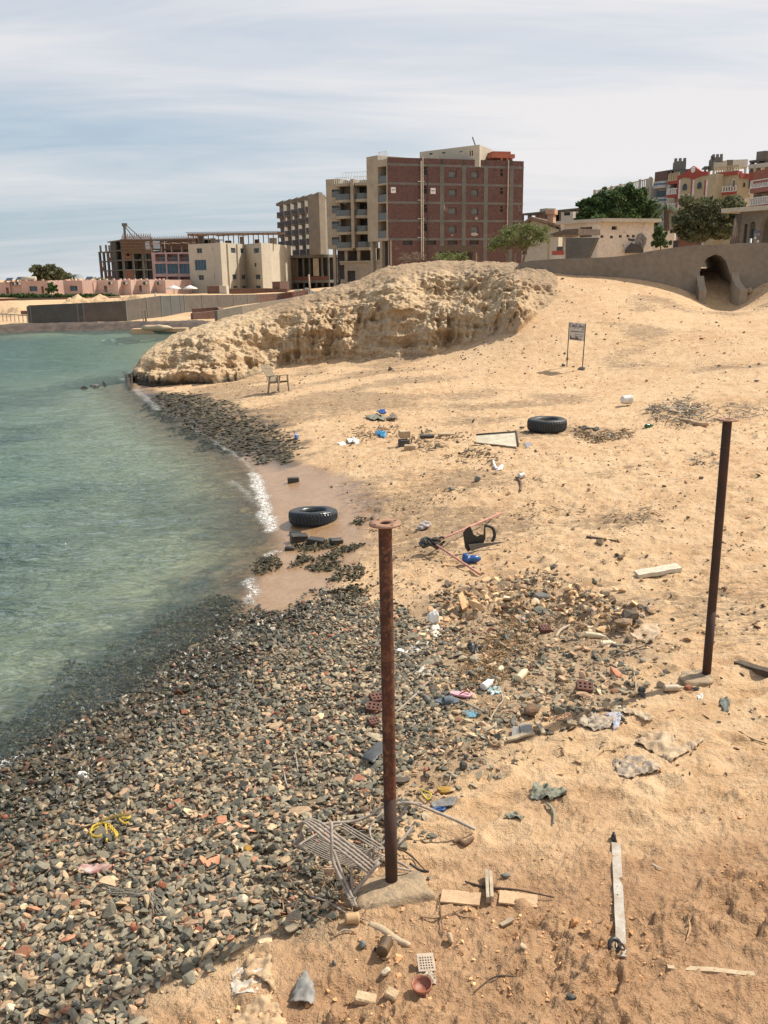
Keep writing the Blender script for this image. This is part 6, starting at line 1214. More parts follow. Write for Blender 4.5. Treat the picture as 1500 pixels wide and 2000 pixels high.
# ------------------------------------------------------------------ unfinished concrete frame blocks
def frame_block(a, b, xt, yt, nz, nu, label, cols_y=None, seed=1, infill=.5, name='unfinished_concrete_building', ztop=None):
    f = Fac(a, b); zt = f.uv(xt, yt)[1]; root = thing(name, label, 'building', f.P(f.L/2, 0)); H = (zt+1)/nz; r_ = random.Random(seed)
    for k in range(nz+1): m2 = MB(); f.box(m2, -.2, f.L+.2, zt-k*H-.3, zt-k*H, -14, .1); m2.build('floor_slab', FRAMEM, root)
    for i in range(nu+1): m2 = MB(); u = f.L*i/nu; f.box(m2, u-.28, u+.28, -1, zt-.301, -.5, -.0); f.box(m2, u-.28, u+.28, -1, zt-.301, -7, -6.5); m2.build('column', FRAMEM, root)
    m2 = MB(); f.box(m2, 0, f.L, -1, zt-.4, -12, -8); m2.build('core_shade', VOID, root)  # near-black block imitates deep shade between the floors
    for k in range(nz):
        for i in range(nu):
            if r_.random() < infill:
                u0, u1, z1 = f.L*i/nu+.29, f.L*(i+1)/nu-.29, zt-k*H-.31; z0 = z1-H+.33; m2 = MB(); w = (u1-u0)
                op = [(u0+w*.28, u0+w*.72, z0+.9, z0+2.2)] if r_.random() < .65 else []
                f.wall(m2, u0, u1, z0, z1, op, .2, w=-.1); m2.build('brick_infill', BROWNB, root)
    return f, root, zt
f, ro, zt = frame_block((197.5, 262), (245, 255), 200, 491.5, 5, 6, 'far left unfinished brown concrete tower with bare column stubs on its roof', seed=2, infill=.55)
for k in range(9): m2 = MB(); u = .4+k*f.L/8.6; f.box(m2, u-.22, u+.22, zt, f.uv(220, 478-k*.3)[1], -.6-2*(k % 2), -.2-2*(k % 2)); m2.build('column_stub', FRAMEM, ro)
f, ro, zt = frame_block((244, 246), (301, 250), 270, 468, 6, 3, 'darker unfinished concrete building with a crane stub and formwork top', seed=6, infill=.35)
m2 = MB()
for k in range(40): u = f.L*k/39; f.box(m2, u-.06, u+.06, zt-3.6, zt+.8+.4*(k % 3), .2, .3)
for k in range(5): f.box(m2, -.6, f.L+.6, zt-3.2+k*.8, zt-3.1+k*.8, .31, .38)
m2.build('formwork_props', TIMB, ro); m2 = MB(); u = 1.2; f.box(m2, u, u+.5, zt, zt+3.4, -2, -1.5); f.box(m2, u-.3, u+1.0, zt+3.4, zt+4.2, -2, -1.5); m2.tube([f.P(u+.5, zt+4, -1.7), f.P(u+4.5, zt+.3, -1.7)], .12, 5); m2.tube([f.P(u, zt+4, -1.7), f.P(u+2.6, zt+.3, -1.7)], .12, 5); m2.build('hoist', FRAMEM, ro)
f, ro, zt = frame_block((300, 262), (398, 258), 350, 466, 6, 5, 'long unfinished concrete floor with rows of props, behind the pink framed building', seed=8, infill=.1)
m2 = MB()
for k in range(60): u = f.L*k/59; f.box(m2, u-.06, u+.06, zt-2.8, zt+.3+.4*(k % 2), .2, .3)
m2.build('formwork_props', TIMB, ro)
# dark frame building behind the small houses, right of the brick block
f, ro, zt = frame_block((1015, 175), (1140, 160), 1130, 406, 4, 8, 'low dark unfinished frame building behind the gabled house', seed=9, infill=.15)
m2 = MB(); a = zr(f, 283, 153, 322, 175, q=lambda x, y: (940+x/2.679, 350+y/2.679)); f.box(m2, a[0], a[1], zt, a[3], -3, -1); m2.build('roof_cabin', CREAM, ro)
# ------------------------------------------------------------------ pink bungalows
def bungalow(x0, x1, yt, Y, label, ops, acs, sid=None, yb=577, col=None):
    f = Fac((x0, Y), (x1, Y-1.5)); zt = f.uv((x0+x1)/2, yt)[1]; zb = f.uv((x0+x1)/2, yb)[1]; root = thing('pink_bungalow', label, 'bungalow', f.P(f.L/2, zb), 'pink holiday bungalows along the far shore')
    rs = [zr(f, *o[:4], q=Q1) for o in ops]; m2 = MB(); f.wall(m2, 0, f.L, zb-.6, zt, rs, .3); f.back(m2, 0, f.L, zb-.6, zt-.02, 8)
    for k in range(3): f.box(m2, f.L*(.1+.33*k), f.L*(.1+.33*k)+.35, zt+.001, zt+.30, -.4, -.05)
    m2.build('wall', col or PINK, root)
    for o, r in zip(ops, rs): f.pane(r, root, {'w': GLASSB, 'd': TIMB, 'v': VOID}[o[4]], {'w': 'window', 'd': 'door', 'v': 'porch'}[o[4]], fr=METAL if o[4] == 'w' else None, mull=1, dep=.25)
    for x, y in acs: a = zr(f, x-13, y-8, x+13, y+8, q=Q1); m2 = MB(); f.box(m2, *a, 0, .45); c = m2.build('cooler_unit', ACM, root); m2 = MB(); cc = f.P(a[0]+(a[1]-a[0])*.4, (a[2]+a[3])/2, .46); m2.add([cc+f.d*(.32*math.cos(t))+Vector((0,0,.32*math.sin(t))) for t in np.linspace(0, 6.28, 13)[:-1]], [tuple(range(12))]); m2.build('fan', VOID, c)
    return f, zb, zt, root
bungalow(-30, 17, 551.5, 190, 'leftmost pink bungalow, cut by the left edge of the photo', [(-80,455,-50,505,'w'),(42,470,62,515,'d')], [])
bungalow(17, 41, 550, 189, 'pink bungalow side wall with two coolers, second from the left', [], [(105,445),(135,442)])
bungalow(41.5, 92, 548.5, 184, 'pink bungalow with a square window and right hand door, third from the left', [(205,460,260,497,'w'),(288,462,306,512,'d')], [])
bungalow(93, 121.5, 550, 190, 'recessed pink bungalow behind a garden tree, between two window fronts', [(385,460,412,512,'v')], [])
bungalow(122, 159, 548, 184, 'pink bungalow with one window near the hedge end, fifth from the left', [(487,458,540,495,'w')], [])
bungalow(159.5, 175, 549, 187, 'narrow pink bungalow end with one cooler, sixth from the left', [], [(590,440)])
bungalow(173, 187, 551, 194, 'small recessed pink bungalow with an open dark green porch', [(622,468,660,515,'v')], [])
for i, (x0, x1, dx, ax, lb) in enumerate([(187, 229, (725,457,747,503), 775, 'pink terrace bungalow with a dark door, first of the right hand row'),(229.5, 254, (830,457,852,502), 880, 'pink terrace bungalow, second of the right hand row'),(257, 291, (968,455,990,500), 1018, 'pink terrace bungalow, third of the right hand row'),(297, 322, (1070,454,1086,498), 1115, 'rightmost pink terrace bungalow beside the pink framed building')]):
    f, zb, zt, ro = bungalow(x0, x1, 547.2, 182+i*.5, lb, [dx+('d',)], [(ax, 440)], col=plm('light_pink_render', (.60, .42, .35), .85)); m2 = MB(); f.rail(m2, 0, f.L, zb+.2, 1.2, .9, .5, .03); m2.build('terrace_rail', METAL, ro); m2 = MB(); f.box(m2, -.01, .3, zb, zt-.4, .01, 1.4); m2.build('divider', BROWNB if i > 1 else PINK, ro)
for x, y, lb in ((36, 546.5, 'tilted solar panel on the pink bungalow roof, nearer the garden'), (15, 548.5, 'low solar panel on the leftmost bungalow roof'), (172, 546, 'solar panel on the roof before the terrace row')):
    f = Fac((x-6, 188), (x+6, 188)); z = f.uv(x, y)[1]; m2 = MB(); m2.hexa([f.P(0,z,0), f.P(f.L,z,0), f.P(f.L,z+.5,-1.2), f.P(0,z+.5,-1.2), f.P(0,z+.08,0), f.P(f.L,z+.08,0), f.P(f.L,z+.58,-1.2), f.P(0,z+.58,-1.2)]); f.box(m2, .1, .2, z-.6, z, -.2, -.1); f.box(m2, f.L-.2, f.L-.1, z-.6, z, -.2, -.1)
    one(m2, 'solar_panel', pm('dark_solar_panel', (.02,.03,.05), rough=.25, fine=False), lb, 'solar panel', 'solar panels on the bungalow roofs')
f = Fac((56, 187), (57, 187)); z = f.uv(56, 546)[1]; m2 = MB(); m2.lathe([(0,-1.4),(.5,-1.4),(.5,1.4),(0,1.4)], f.P(0, z+.1, 0), n=14, ax='X'); one(m2, 'water_tank', CREAM, 'cream horizontal water tank on the roof of the windowed bungalow', 'tank')
# white parasols
for px, lb in ((340, 'left white parasol in front of the pink framed building'), (372, 'right white parasol in front of the pink framed building')):
    b = PY(px, 573, 178); r = 1.45; pr_ = thing('white_parasol', lb, 'parasol', b, 'white parasols'); m2 = MB(b); m2.tube([(0,0,-.4),(0,0,1.5)], .05, 6); m2.build('pole', METAL, pr_); m2 = MB(b); m2.lathe([(0,1.55),(.5,1.35),(r,.95),(r,.80),(r-.02,.80),(.4,1.25),(0,1.4)], n=10); m2.build('canopy', WHR, pr_)
# ------------------------------------------------------------------ shore walls
def longwall(pts, zt, zb, t, mat, name, label, piers=None, cat='wall', cap=None):
    """pts: (photo column, distance); zt: top heights"""
    root = thing(name, label, cat, PY(pts[0][0], 560, pts[0][1])); 
    for i in range(len(pts)-1):
        f = Fac(pts[i], pts[i+1]); m2 = MB(); a, b = zt[i], zt[i+1]; m2.hexa([f.P(0,zb,0), f.P(f.L,zb,0), f.P(f.L,zb,-t), f.P(0,zb,-t), f.P(0,a,0), f.P(f.L,b,0), f.P(f.L,b,-t), f.P(0,a,-t)]); m2.build('wall_panel', mat[i] if isinstance(mat, list) else mat, root)
        if piers:
            for k in range(int(f.L/piers)+1): m2 = MB(); u = k*piers; zz = a+(b-a)*u/f.L; f.box(m2, u, u+.18, zb, zz+.03, -.2, .04); m2.build('pier', GREYC_, root)
    root.location.z = zb; 
    for c in root.children: pass
    return root
def zat(x, y, Y): return PY(x, y, Y).z
WCOL = plm('salt_stained_block_wall', (.115,.10,.085), .8, 1.2, c3=(.07,.05,.042)); SEAW = plm('dark_sea_wall', (.085,.088,.083), .8, .8, c3=(.06,.05,.045))
def wallset(name, label, seg, t, mats, piers=None, zb=-.3):
    pts = [(x, Y) for x, y, Y in seg]; zt = [zat(*s) for s in seg]; root = thing(name, label, 'wall', Vector((PY(seg[0][0], 560, seg[0][2]).x, seg[0][2], zb)))
    for i in range(len(pts)-1):
        f = Fac(pts[i], pts[i+1]); m2 = MB(); a, b = zt[i], zt[i+1]; m2.hexa([f.P(0,zb,0), f.P(f.L,zb,0), f.P(f.L,zb,-t), f.P(0,zb,-t), f.P(0,a,0), f.P(f.L,b,0), f.P(f.L,b,-t), f.P(0,a,-t)]); m2.build('wall_panel', mats[i % len(mats)], root)
        if piers:
            for k in range(int(f.L/piers)+1): m2 = MB(); u = k*piers; zz = a+(b-a)*u/f.L; f.box(m2, u, u+.16, zb, zz+.02, -.1, .05); m2.build('pier', GREYC_, root)
    return root
wallset('block_boundary_wall', 'long grey block boundary wall running along the far shore behind the spit', [(45,599,88),(50,596.5,88),(155,592,88.5),(240,587.5,89.5),(310,578,97),(356,577,108),(500,575,128),(545,573,132),(600,566,138)], .25, [SEAW, SEAW, WCOL, WCOL, SEAW, WCOL, BRKD, BROWNB], 4.4)
wallset('brown_garden_wall', 'low brown garden wall under the hedge at the left edge', [(-60,584,150),(25,582.5,152),(110,581.5,155),(240,580,160)], .3, [BROWNB, WCOL, BROWNB])
wallset('sloping_ramp_wall', 'grey wall with a sloping top rising to the right behind the rock headland', [(420,607,82),(470,598,86),(570,582,96),(590,578,100),(640,577,104)], .3, [CEMD, CEM, CEM, CEM])
wallset('low_brick_heap_wall', 'low crumbling brick wall at the foot of the far boundary wall', [(372,603,100),(420,600,101),(426,606,92),(372,612,90)], .5, [BRKD, BROWNB, BRKD])
wallset('dark_brick_yard_wall', 'dark brick yard wall in front of the cream building', [(442,564,175),(520,563,178),(560,564,178)], .3, [BRKD, BRKD])
sh_ = thing('brick_yard_shed', 'small brick shed with pale doors in front of the cream building', 'shed', PY(415, 575, 172)); f = Fac((403, 172), (441, 172)); z = f.uv(420, 558.5)[1]; m2 = MB(); f.box(m2, 0, f.L*.62, 0, z, -3, 0); m2.build('brick_body', BRKD, sh_)
for k in (0, 1): m2 = MB(); f.box(m2, f.L*(.625+.187*k), f.L*(.81+.187*k), 0, z, -2.8, .02); m2.build('door', WHITEB, sh_)
f = Fac((531, 185), (546, 184)); m2 = MB(); f.wall(m2, 0, f.L, 0, f.uv(540, 550)[1], [zr(f, 1275, 935, 1380, 1000, q=Q2)], .5); f.back(m2, 0, f.L, 0, f.uv(540, 550)[1], 3); one(m2, 'brown_brick_shed', BRKD, 'brown brick shed at the right foot of the cream building', 'shed')
f = Fac((545, 215), (560, 213)); m2 = MB(); f.wall(m2, 0, f.L, 0, f.uv(552, 506)[1], [zr(f, 1405, 510, 1435, 600, q=Q2)], .5); f.back(m2, 0, f.L, 0, f.uv(552, 506)[1], 6); one(m2, 'orange_back_building', plm('tan_orange_render', (.5,.33,.2)), 'narrow tan building seen between the cream building and the sawtooth balconies', 'building')
# low ledge of dark rock along the spit, with what lies on it
LX = np.linspace(-46, -12, 260); LY0 = np.interp(LX, *zip(*sorted([(PZ(a, b, 0).x, PZ(a, b, 0).y) for a, b in ((-60,652),(0,648),(100,644),(200,643),(270,641.5),(330,641))])))
lt = np.linspace(0, 1, 12); GX_, GT_ = np.meshgrid(LX, lt); GYY = LY0[None, :]-2.2+GT_*6.5; gz = .62*sst(0, .25, GT_)*sst(-13, -17, GX_)*(1-.8*sst(.6, 1, GT_))+.10*fbm(GX_*1.1, GYY*1.1, 3)-.05
led = grid_mesh('shore_ledge_ground', GX_, GYY+.25*fbm(GX_*.9, GT_*3, 3), gz, pm('dark_wet_ledge_rock', (.045,.032,.024), (.09,.06,.045), 1.5, .8, 12, .05)); tag(led, kind='structure')
bag(212, 634, (.9,.5,.5), 'heap of white sheeting lying on the spit below the boundary wall', WHITEC, 201, cat='sheeting', name='white_tarp'); bag(250, 633, (1.6,.6,.5), 'long brown net heap on the spit right of the white sheeting', clothm('brown_net_heap', (.22,.17,.12), (.12,.09,.065)), 202, cat='net heap', name='net_heap')
p = GP(311, 622); bo = thing('upturned_boat', 'small wooden boat cradle with a pale sheet over it, against the far boundary wall', 'boat', p); m2 = MB(p+Vector((0,0,.5))); m2.box((0,0,0), (4.6,1.2,.9)); m2.build('timber_box', WOODT, bo); m2 = MB(); vs, fs = lump(p+Vector((0,-.4,1.0)), (1.9,.8,.45), 0, 203, amp=.8); m2.add(vs, fs, True); m2.build('cover', BEIGEC, bo)
p = GP(352, 628); bo = thing('green_skiff', 'green open skiff drawn up on the spit right of the covered boat', 'boat', p); m2 = MB(p+Vector((0,0,.1)), .05)
hullp = [(-2.6,0,.6),(-2.2,.5,.45),(-1,.75,.35),(1,.75,.35),(2.3,.5,.45),(2.9,0,.7)]; L_ = hullp+[(x, -y, z) for x, y, z in hullp[-2:0:-1]]; n = len(L_); kb = [(x*.8, y*.5, -.15) for x, y, z in L_]
m2.add(L_+kb, [(i, (i+1) % n, n+(i+1) % n, n+i) for i in range(n)]+[tuple(range(n, 2*n))]); m2.build('hull', pm('green_boat_paint', (.06,.12,.085), (.12,.12,.09), 2), bo); m2 = MB(p+Vector((0,0,.1)), .05); m2.box((-.8,0,.3), (.3,1.2,.05)); m2.box((.8,0,.3), (.3,1.2,.05)); m2.build('thwart', WOODP, bo)
m2 = MB(); f = Fac((272, 86), (280, 86)); z = .5
for u in (0, f.L*.5, f.L-.1): f.box(m2, u, u+.08, z, z+1.1, -.05, 0)
for k in (0, 1, 2): f.box(m2, 0, f.L, z+.3+k*.33, z+.36+k*.33, .0, .05)
one(m2, 'wooden_rack', WOODP, 'small grey wooden rack standing on the spit', 'rack')
m2 = MB(); f = Fac((-20, 96), (43, 90)); z = zat(20, 614, 92)
for k in range(9): u = f.L*k/8; f.box(m2, u-.04, u+.04, -.3, z, -.05, 0)
f.box(m2, 0, f.L, z-.1, z, .0, .05); f.box(m2, 0, f.L, z-.9, z-.83, .0, .05); one(m2, 'wire_fence', METAL, 'thin wire fence across the inlet at the left edge', 'fence')
m2 = MB(); f = Fac((32, 90), (45, 89)); f.box(m2, 0, f.L, zat(40, 614, 90), zat(40, 607, 90), -.4, 0); f.box(m2, f.L-.15, f.L, -.3, zat(40, 607, 90), -.41, -.2); one(m2, 'dark_sign_panel', TIMB, 'dark board panel at the left end of the boundary wall', 'panel')
wb = PY(303, 612, 101); m2 = MB(); m2.tube([Vector((wb.x, wb.y, .2)), PY(303, 571, 101)], .07, 6); one(m2, 'thin_pole', METAL, 'thin grey pole standing in front of the boundary wall', 'pole')
wb = PY(607, 576, 100); m2 = MB(); m2.tube([Vector((wb.x, wb.y, 1)), PY(603, 536, 100)], .10, 6); one(m2, 'wooden_pole', WOODP, 'pale wooden pole standing left of the top of the headland', 'pole')
# heaps of dug yellow earth on the far shore: ground
def mound(name, x0, x1, yt, Y, d, mat, seed):
    f = Fac((x0, Y), (x1, Y)); zt = zat((x0+x1)/2, yt, Y); U, V = np.meshgrid(np.linspace(0, f.L, 120), np.linspace(-1, 1, 30)); e = sst(0, .12, U/f.L)*sst(1, .85, U/f.L)
    Z_ = -.3+(zt+.1)*e*(1-np.abs(V)**1.6)*(.8+.35*fbm(U*.5+seed, V*2, 4)); X_ = f.A.x+f.d.x*U; Y_ = f.A.y+f.d.y*U+V*d; o = grid_mesh(name, X_, Y_, Z_, mat); return tag(o, kind='structure')
EARTH = pm('dug_yellow_earth', (.56,.40,.24), (.40,.27,.155), 1.2, .95, 8, .12)
mound('earth_bank_terrain', 100, 330, 573.5, 124, 5, EARTH, 2); mound('earth_bank_terrain', -60, 47, 597, 106, 4, EARTH, 5); mound('earth_bank_terrain', 565, 650, 560, 150, 4, GREYC_, 9)
# ------------------------------------------------------------------ concrete wall with the keyhole arch
cw = thing('concrete_arch_wall', 'long smooth brown grey concrete wall with a keyhole arch, crossing behind the beach at right', 'wall', PY(1250, 546, 45))
f = Fac((1100, 43.4), (1500, 42.0)); TOP = [(1012,514),(1035,509.5),(1090,505.5),(1185,502.5),(1215,500),(1240,496),(1275,489.5),(1320,483),(1364,477.5),(1368,479),(1440,476.2),(1442,474.8),(1500,474),(1640,470)]
OPN = [(1384,602),(1380,572),(1369,551),(1366.5,533),(1371,517),(1382,503.5),(1397,496.5),(1409,500.5),(1418,510),(1423,525),(1428,543),(1437,558),(1451,570),(1453,602)]
tp = [f.uv(*q) for q in TOP]; op = [f.uv(*q) for q in OPN]; zlo = 1.5; op[0] = (op[0][0], zlo); op[-1] = (op[-1][0], zlo); T_ = .45
def wallcol(u): return float(np.interp(u, [q[0] for q in tp], [q[1] for q in tp]))
m2 = MB()
def wtop(u): return wallcol(u)
us = sorted(set([q[0] for q in tp if q[0] < op[3][0] or q[0] > op[-1][0]]+list(np.linspace(tp[0][0], op[3][0]-.01, 20))+list(np.linspace(op[-1][0], tp[-1][0], 12))))
def panel(m2, ua, ub, za0, zb0):
    a, b = f.P(ua, za0), f.P(ub, zb0); c, d = f.P(ub, wtop(ub)), f.P(ua, wtop(ua)); k = -f.n*T_; m2.hexa([a, b, b+k, a+k, d, c, c+k, d+k])
L_ = [u for u in us if u <= op[3][0]]+[op[3][0]]
for i in range(len(L_)-1):
    if L_[i+1]-L_[i] > 1e-4: panel(m2, L_[i], L_[i+1], zlo, zlo)
R__ = [op[-1][0]]+[u for u in us if u > op[-1][0]+1e-4]
for i in range(len(R__)-1): panel(m2, R__[i], R__[i+1], zlo, zlo)
# the part round the opening: left jamb below the springing, then the crown
for i in range(3, len(op)-1):
    (ua, za), (ub, zb3) = op[i], op[i+1]
    if i == len(op)-2: continue
    if ub-ua > 1e-4: panel(m2, ua, ub, za, zb3)
lj = op[:4]; k = -f.n*T_; pts = [f.P(*q) for q in lj]+[f.P(op[3][0], zlo)]; n = len(pts); m2.add(pts+[p+k for p in pts], [tuple(range(n)), tuple(range(2*n-1, n-1, -1))]+[(i, (i+1) % n, n+(i+1) % n, n+i) for i in range(n)])
(ua, za), (ub, _) = op[-2], op[-1]; panel(m2, ua, ub, za, za)
m2.build('wall_body', CEM, cw)
m2 = MB(); k2 = -f.n*4.6
for i in range(len(op)-1): a, b = f.P(*op[i], -T_+.02), f.P(*op[i+1], -T_+.02); m2.quad(a, b, b+k2, a+k2); sh2 = Vector((.0, .0, .25)); 
for i in range(2, len(op)-2): a, b = f.P(*op[i], -T_-.05)+sh2, f.P(*op[i+1], -T_-.05)+sh2; m2.quad(a, b, b+k2, a+k2)
m2.build('passage_lining', CEM, cw)
for (ux, zx), s, name in ((f.uv(1361, 539), -1, 'flared_wing'), (f.uv(1429, 531), 1, 'flared_wing')):
    m2 = MB(); N = 9; prof = []
    zl = f.uv(1382 if s < 0 else 1452, 566)[1]
    for i in range(N+1):
        t = i/N; w = .75*t; prof.append((ux+(.02*t*t if s < 0 else .28*t*t), zx-(zx-zl)*(t**.75), w))
    vs = []; 
    for u, z, w in prof: vs += [f.P(u, z, w), f.P(u+.32, z, w), f.P(u+.32, zlo, w), f.P(u, zlo, w)]
    fs = [(i*4+j, i*4+(j+1) % 4, (i+1)*4+(j+1) % 4, (i+1)*4+j) for i in range(N) for j in range(4)]+[(0,1,2,3), (N*4+3, N*4+2, N*4+1, N*4)]; m2.add(vs, fs); m2.build(name, plm('paler_cement', (.28,.225,.165)), cw)
# ------------------------------------------------------------------ houses behind the wall
Q4 = lambda x, y: (940+x/2.6786, 350+y/2.6786); Q5 = lambda x, y: (1130+x/4.054, 280+y/4.054)
wbk = thing('white_plaster_hut', 'white plastered flat roofed hut with black graffiti and holes in its wall', 'hut', PY(1215, 500, 80))
fl_, fr_2 = Fac((1098, 82), (1164, 79)), Fac((1164, 79), (1271.5, 81)); zt = fr_2.uv(1215, 434)[1]; WPL = plm('peeling_white_plaster', (.60,.52,.43), .9, .5, c3=(.34,.27,.22)); 
holes = [zr(fr_2, x-8, y-7, x+8, y+7, q=Q4) for x, y in ((632,300),(682,303),(728,299),(768,297),(797,298))]+[zr(fr_2, 682, 246, 710, 265, q=Q4), zr(fr_2, 741, 342, 747, 349, q=Q4)]
wd_ = [zr(fl_, 512, 250, 579, 303, q=Q4)]
m2 = MB(); fl_.wall(m2, 0, fl_.L, 3.8, zt, wd_, .3); fr_2.wall(m2, 0, fr_2.L, 3.8, zt, holes, .3); a, b = fr_2.P(fr_2.L, 3.8), fr_2.P(fr_2.L, 3.8, -9); hh_ = Vector((0,0,zt-3.8)); m2.quad(a, b, b+hh_, a+hh_); m2.quad(fl_.P(0,3.8,-8), b, b+hh_, fl_.P(0,3.8,-8)+hh_); m2.build('wall', WPL, wbk)
for o in holes: fr_2.pane(o, wbk, VOID, 'wall_hole', dep=.25)
fl_.pane(wd_[0], wbk, VOID, 'window', dep=.25, fr=TIMB, mull=2)
m2 = MB(); a = [fl_.P(-.5, zt, .5), fr_2.P(0, zt, .6), fr_2.P(fr_2.L+.4, zt, .5), fr_2.P(fr_2.L+.4, zt, -9.5), fl_.P(-.5, zt, -9)]; hh_ = Vector((0,0,.28)); m2.add(a+[p+hh_ for p in a], [(4,3,2,1,0),(5,6,7,8,9)]+[(i, (i+1) % 5, 5+(i+1) % 5, 5+i) for i in range(5)]); m2.build('roof_slab', CREAM, wbk)
INKB = pm('black_spray_paint', (.06,.06,.065), (.12,.11,.11), 4, .8); m2 = MB(); r_ = random.Random(8)
def gr(pts, r=.035): m2.tube([fr_2.P(*fr_2.uv(*Q4(x, y)), .03) for x, y in pts], r, 4)
LET = {'H': [[(0,0),(0,1)],[(.6,0),(.6,1)],[(0,.5),(.6,.5)]], 'a': [[(.5,.45),(.1,.5),(.05,.9),(.3,1),(.5,.8)],[(.5,.4),(.5,1)]], 'p': [[(0,.45),(0,1.35)],[(0,.5),(.4,.45),(.5,.75),(.3,1),(0,.95)]], 'y': [[(0,.45),(.25,.95)],[(.5,.45),(.1,1.4)]]}
xx = 770
for ch in 'Happy':
    for s in LET[ch]: gr([(xx+u*9, 308+v*12) for u, v in s], .045)
    xx += 7.2
gr([(776,344),(782,336),(792,337),(796,346),(789,354),(780,352),(776,344)]); gr([(770,346),(800,345)]); gr([(786,332),(787,358)])
m2.build('graffiti_lettering', INKB, wbk); m2 = MB()
for k in range(70):
    a = r_.uniform(0, 6.28); rr = r_.uniform(.25, 1); cx2, cy2 = 836+28*rr*math.cos(a)*.85, 325+38*rr*math.sin(a); b = a+r_.uniform(.5, 1.4); gr([(cx2, cy2), (836+28*rr*math.cos((a+b)/2), 325+38*rr*math.sin((a+b)/2)), (836+28*rr*math.cos(b)*.85, 325+38*rr*math.sin(b))], r_.uniform(.04, .13))
m2.build('graffiti_patch', pm('grey_spray_paint', (.16,.155,.16), (.3,.27,.24), 3, .8), wbk)
m2 = MB(); c = fr_2.P(*fr_2.uv(*Q4(785, 386)), .5); m2.add([c+fr_2.d*(.9*math.cos(t))+Vector((0,0,.75*math.sin(t))) for t in np.linspace(0, math.pi, 10)]+[c+fr_2.d*(.9*math.cos(t))+Vector((0,.4,.75*math.sin(t))) for t in np.linspace(0, math.pi, 10)], [tuple(range(10)), tuple(range(19, 9, -1))]+[(i, i+1, 11+i, 10+i) for i in range(9)]); one(m2, 'dark_culvert_hood', VOID, 'small dark round hood at the foot of the graffiti wall', 'hood')
f3 = Fac((1104, 62), (1166, 60)); a = [f3.uv(*Q4(x, y)) for x, y in ((440,420),(440,306),(604,306),(560,405),(552,425))]; m2 = MB(); n = 5; vs = [f3.P(*q, 0) for q in a]+[f3.P(*q, -.3) for q in a]; m2.add(vs, [tuple(range(n)), tuple(range(2*n-1, n-1, -1))]+[(i, (i+1) % n, n+(i+1) % n, n+i) for i in range(n)]); one(m2, 'grey_cement_screen_wall', CEMD, 'grey cement screen wall with a slanting right end in front of the white hut', 'wall')
# gabled house
gh = thing('gabled_house', 'small cream house with a shallow tiled gable and a terracotta chimney', 'house', PY(1050, 505, 95)); f4 = Fac((1003, 96), (1100, 94)); ev = f4.uv(*Q4(200, 247)); ap = f4.uv(*Q4(268, 196)); rg2 = f4.uv(*Q4(422, 240))
m2 = MB(); zeb = ev[1]-.5; f4.wall(m2, ev[0]+.3, rg2[0]-.3, 3.5, zeb, [zr(f4, 215, 345, 240, 395, q=Q4)], .3); m2.quad(f4.P(ev[0]+.3,zeb), f4.P(rg2[0]-.3,zeb), f4.P(rg2[0]-.3,rg2[1]-.4), f4.P(ap[0],ap[1]-.3)); f4.back(m2, ev[0]+.3, rg2[0]-.3, 3.5, zeb-.2, 8); m2.build('wall', CREAM, gh)
ROOFT = pm('weathered_brown_tiles', (.25,.17,.11), (.17,.11,.08), 2.5, .9, 20, .04)
for p1, p2 in ((ev, ap), (ap, rg2)):
    m2 = MB(); v_ = []
    for w in (.7, -8):
        for (u, z) in (p1, p2): v_ += [f4.P(u, z, w), f4.P(u, z-.28, w)]
    m2.add(v_, [(0,2,3,1),(4,5,7,6),(0,4,6,2),(1,3,7,5),(0,1,5,4),(2,6,7,3)]); m2.build('roof', ROOFT, gh)
c = zr(f4, 338, 182, 370, 225, q=Q4); m2 = MB(); f4.box(m2, c[0], c[1], c[2]-1, c[3], -1.8, -.6); f4.box(m2, c[0]-.15, c[1]+.15, c[3], c[3]+.45, -1.95, -.45); m2.build('chimney', plm('terracotta_render', (.50,.30,.20)), gh)
rb = thing('rear_white_kiosk', 'small white kiosk with dark openings behind the hut roof', 'kiosk', PY(1105, 440, 110)); f5 = Fac((1092, 110), (1115, 109)); m2 = MB(); op5 = [zr(f5, 432, 172, 465, 190, q=Q4)]; f5.wall(m2, 0, f5.L, 4, f5.uv(1104, 414)[1], op5, .3); f5.back(m2, 0, f5.L, 4, f5.uv(1104, 414)[1], 4); m2.build('wall', WHITEB, rb); f5.pane(op5[0], rb, VOID)
aw = thing('reed_awning', 'sagging dark reed awning beside the gabled house', 'awning', PY(1085, 470, 70)); f6 = Fac((1070, 72), (1130, 70)); q = [f6.uv(*Q4(x, y)) for x, y in ((350,290),(440,262),(508,258),(508,290),(420,292),(352,302))]; m2 = MB(); vs = [f6.P(*p_, 0) for p_ in q]+[f6.P(*p_, -3) for p_ in q]; n = 6; m2.add(vs, [tuple(range(n)), tuple(range(2*n-1, n-1, -1))]+[(i, (i+1) % n, n+(i+1) % n, n+i) for i in range(n)]); m2.build('thatch', pm('dark_reed_mat', (.09,.065,.05), (.15,.11,.08), 6), aw)
for x in (352, 430, 506): m2 = MB(); u = f6.uv(*Q4(x, 300))[0]; f6.box(m2, u-.06, u+.06, 3.8, f6.uv(*Q4(x, 296))[1], -.1, .02); m2.build('post', WOODP, aw)
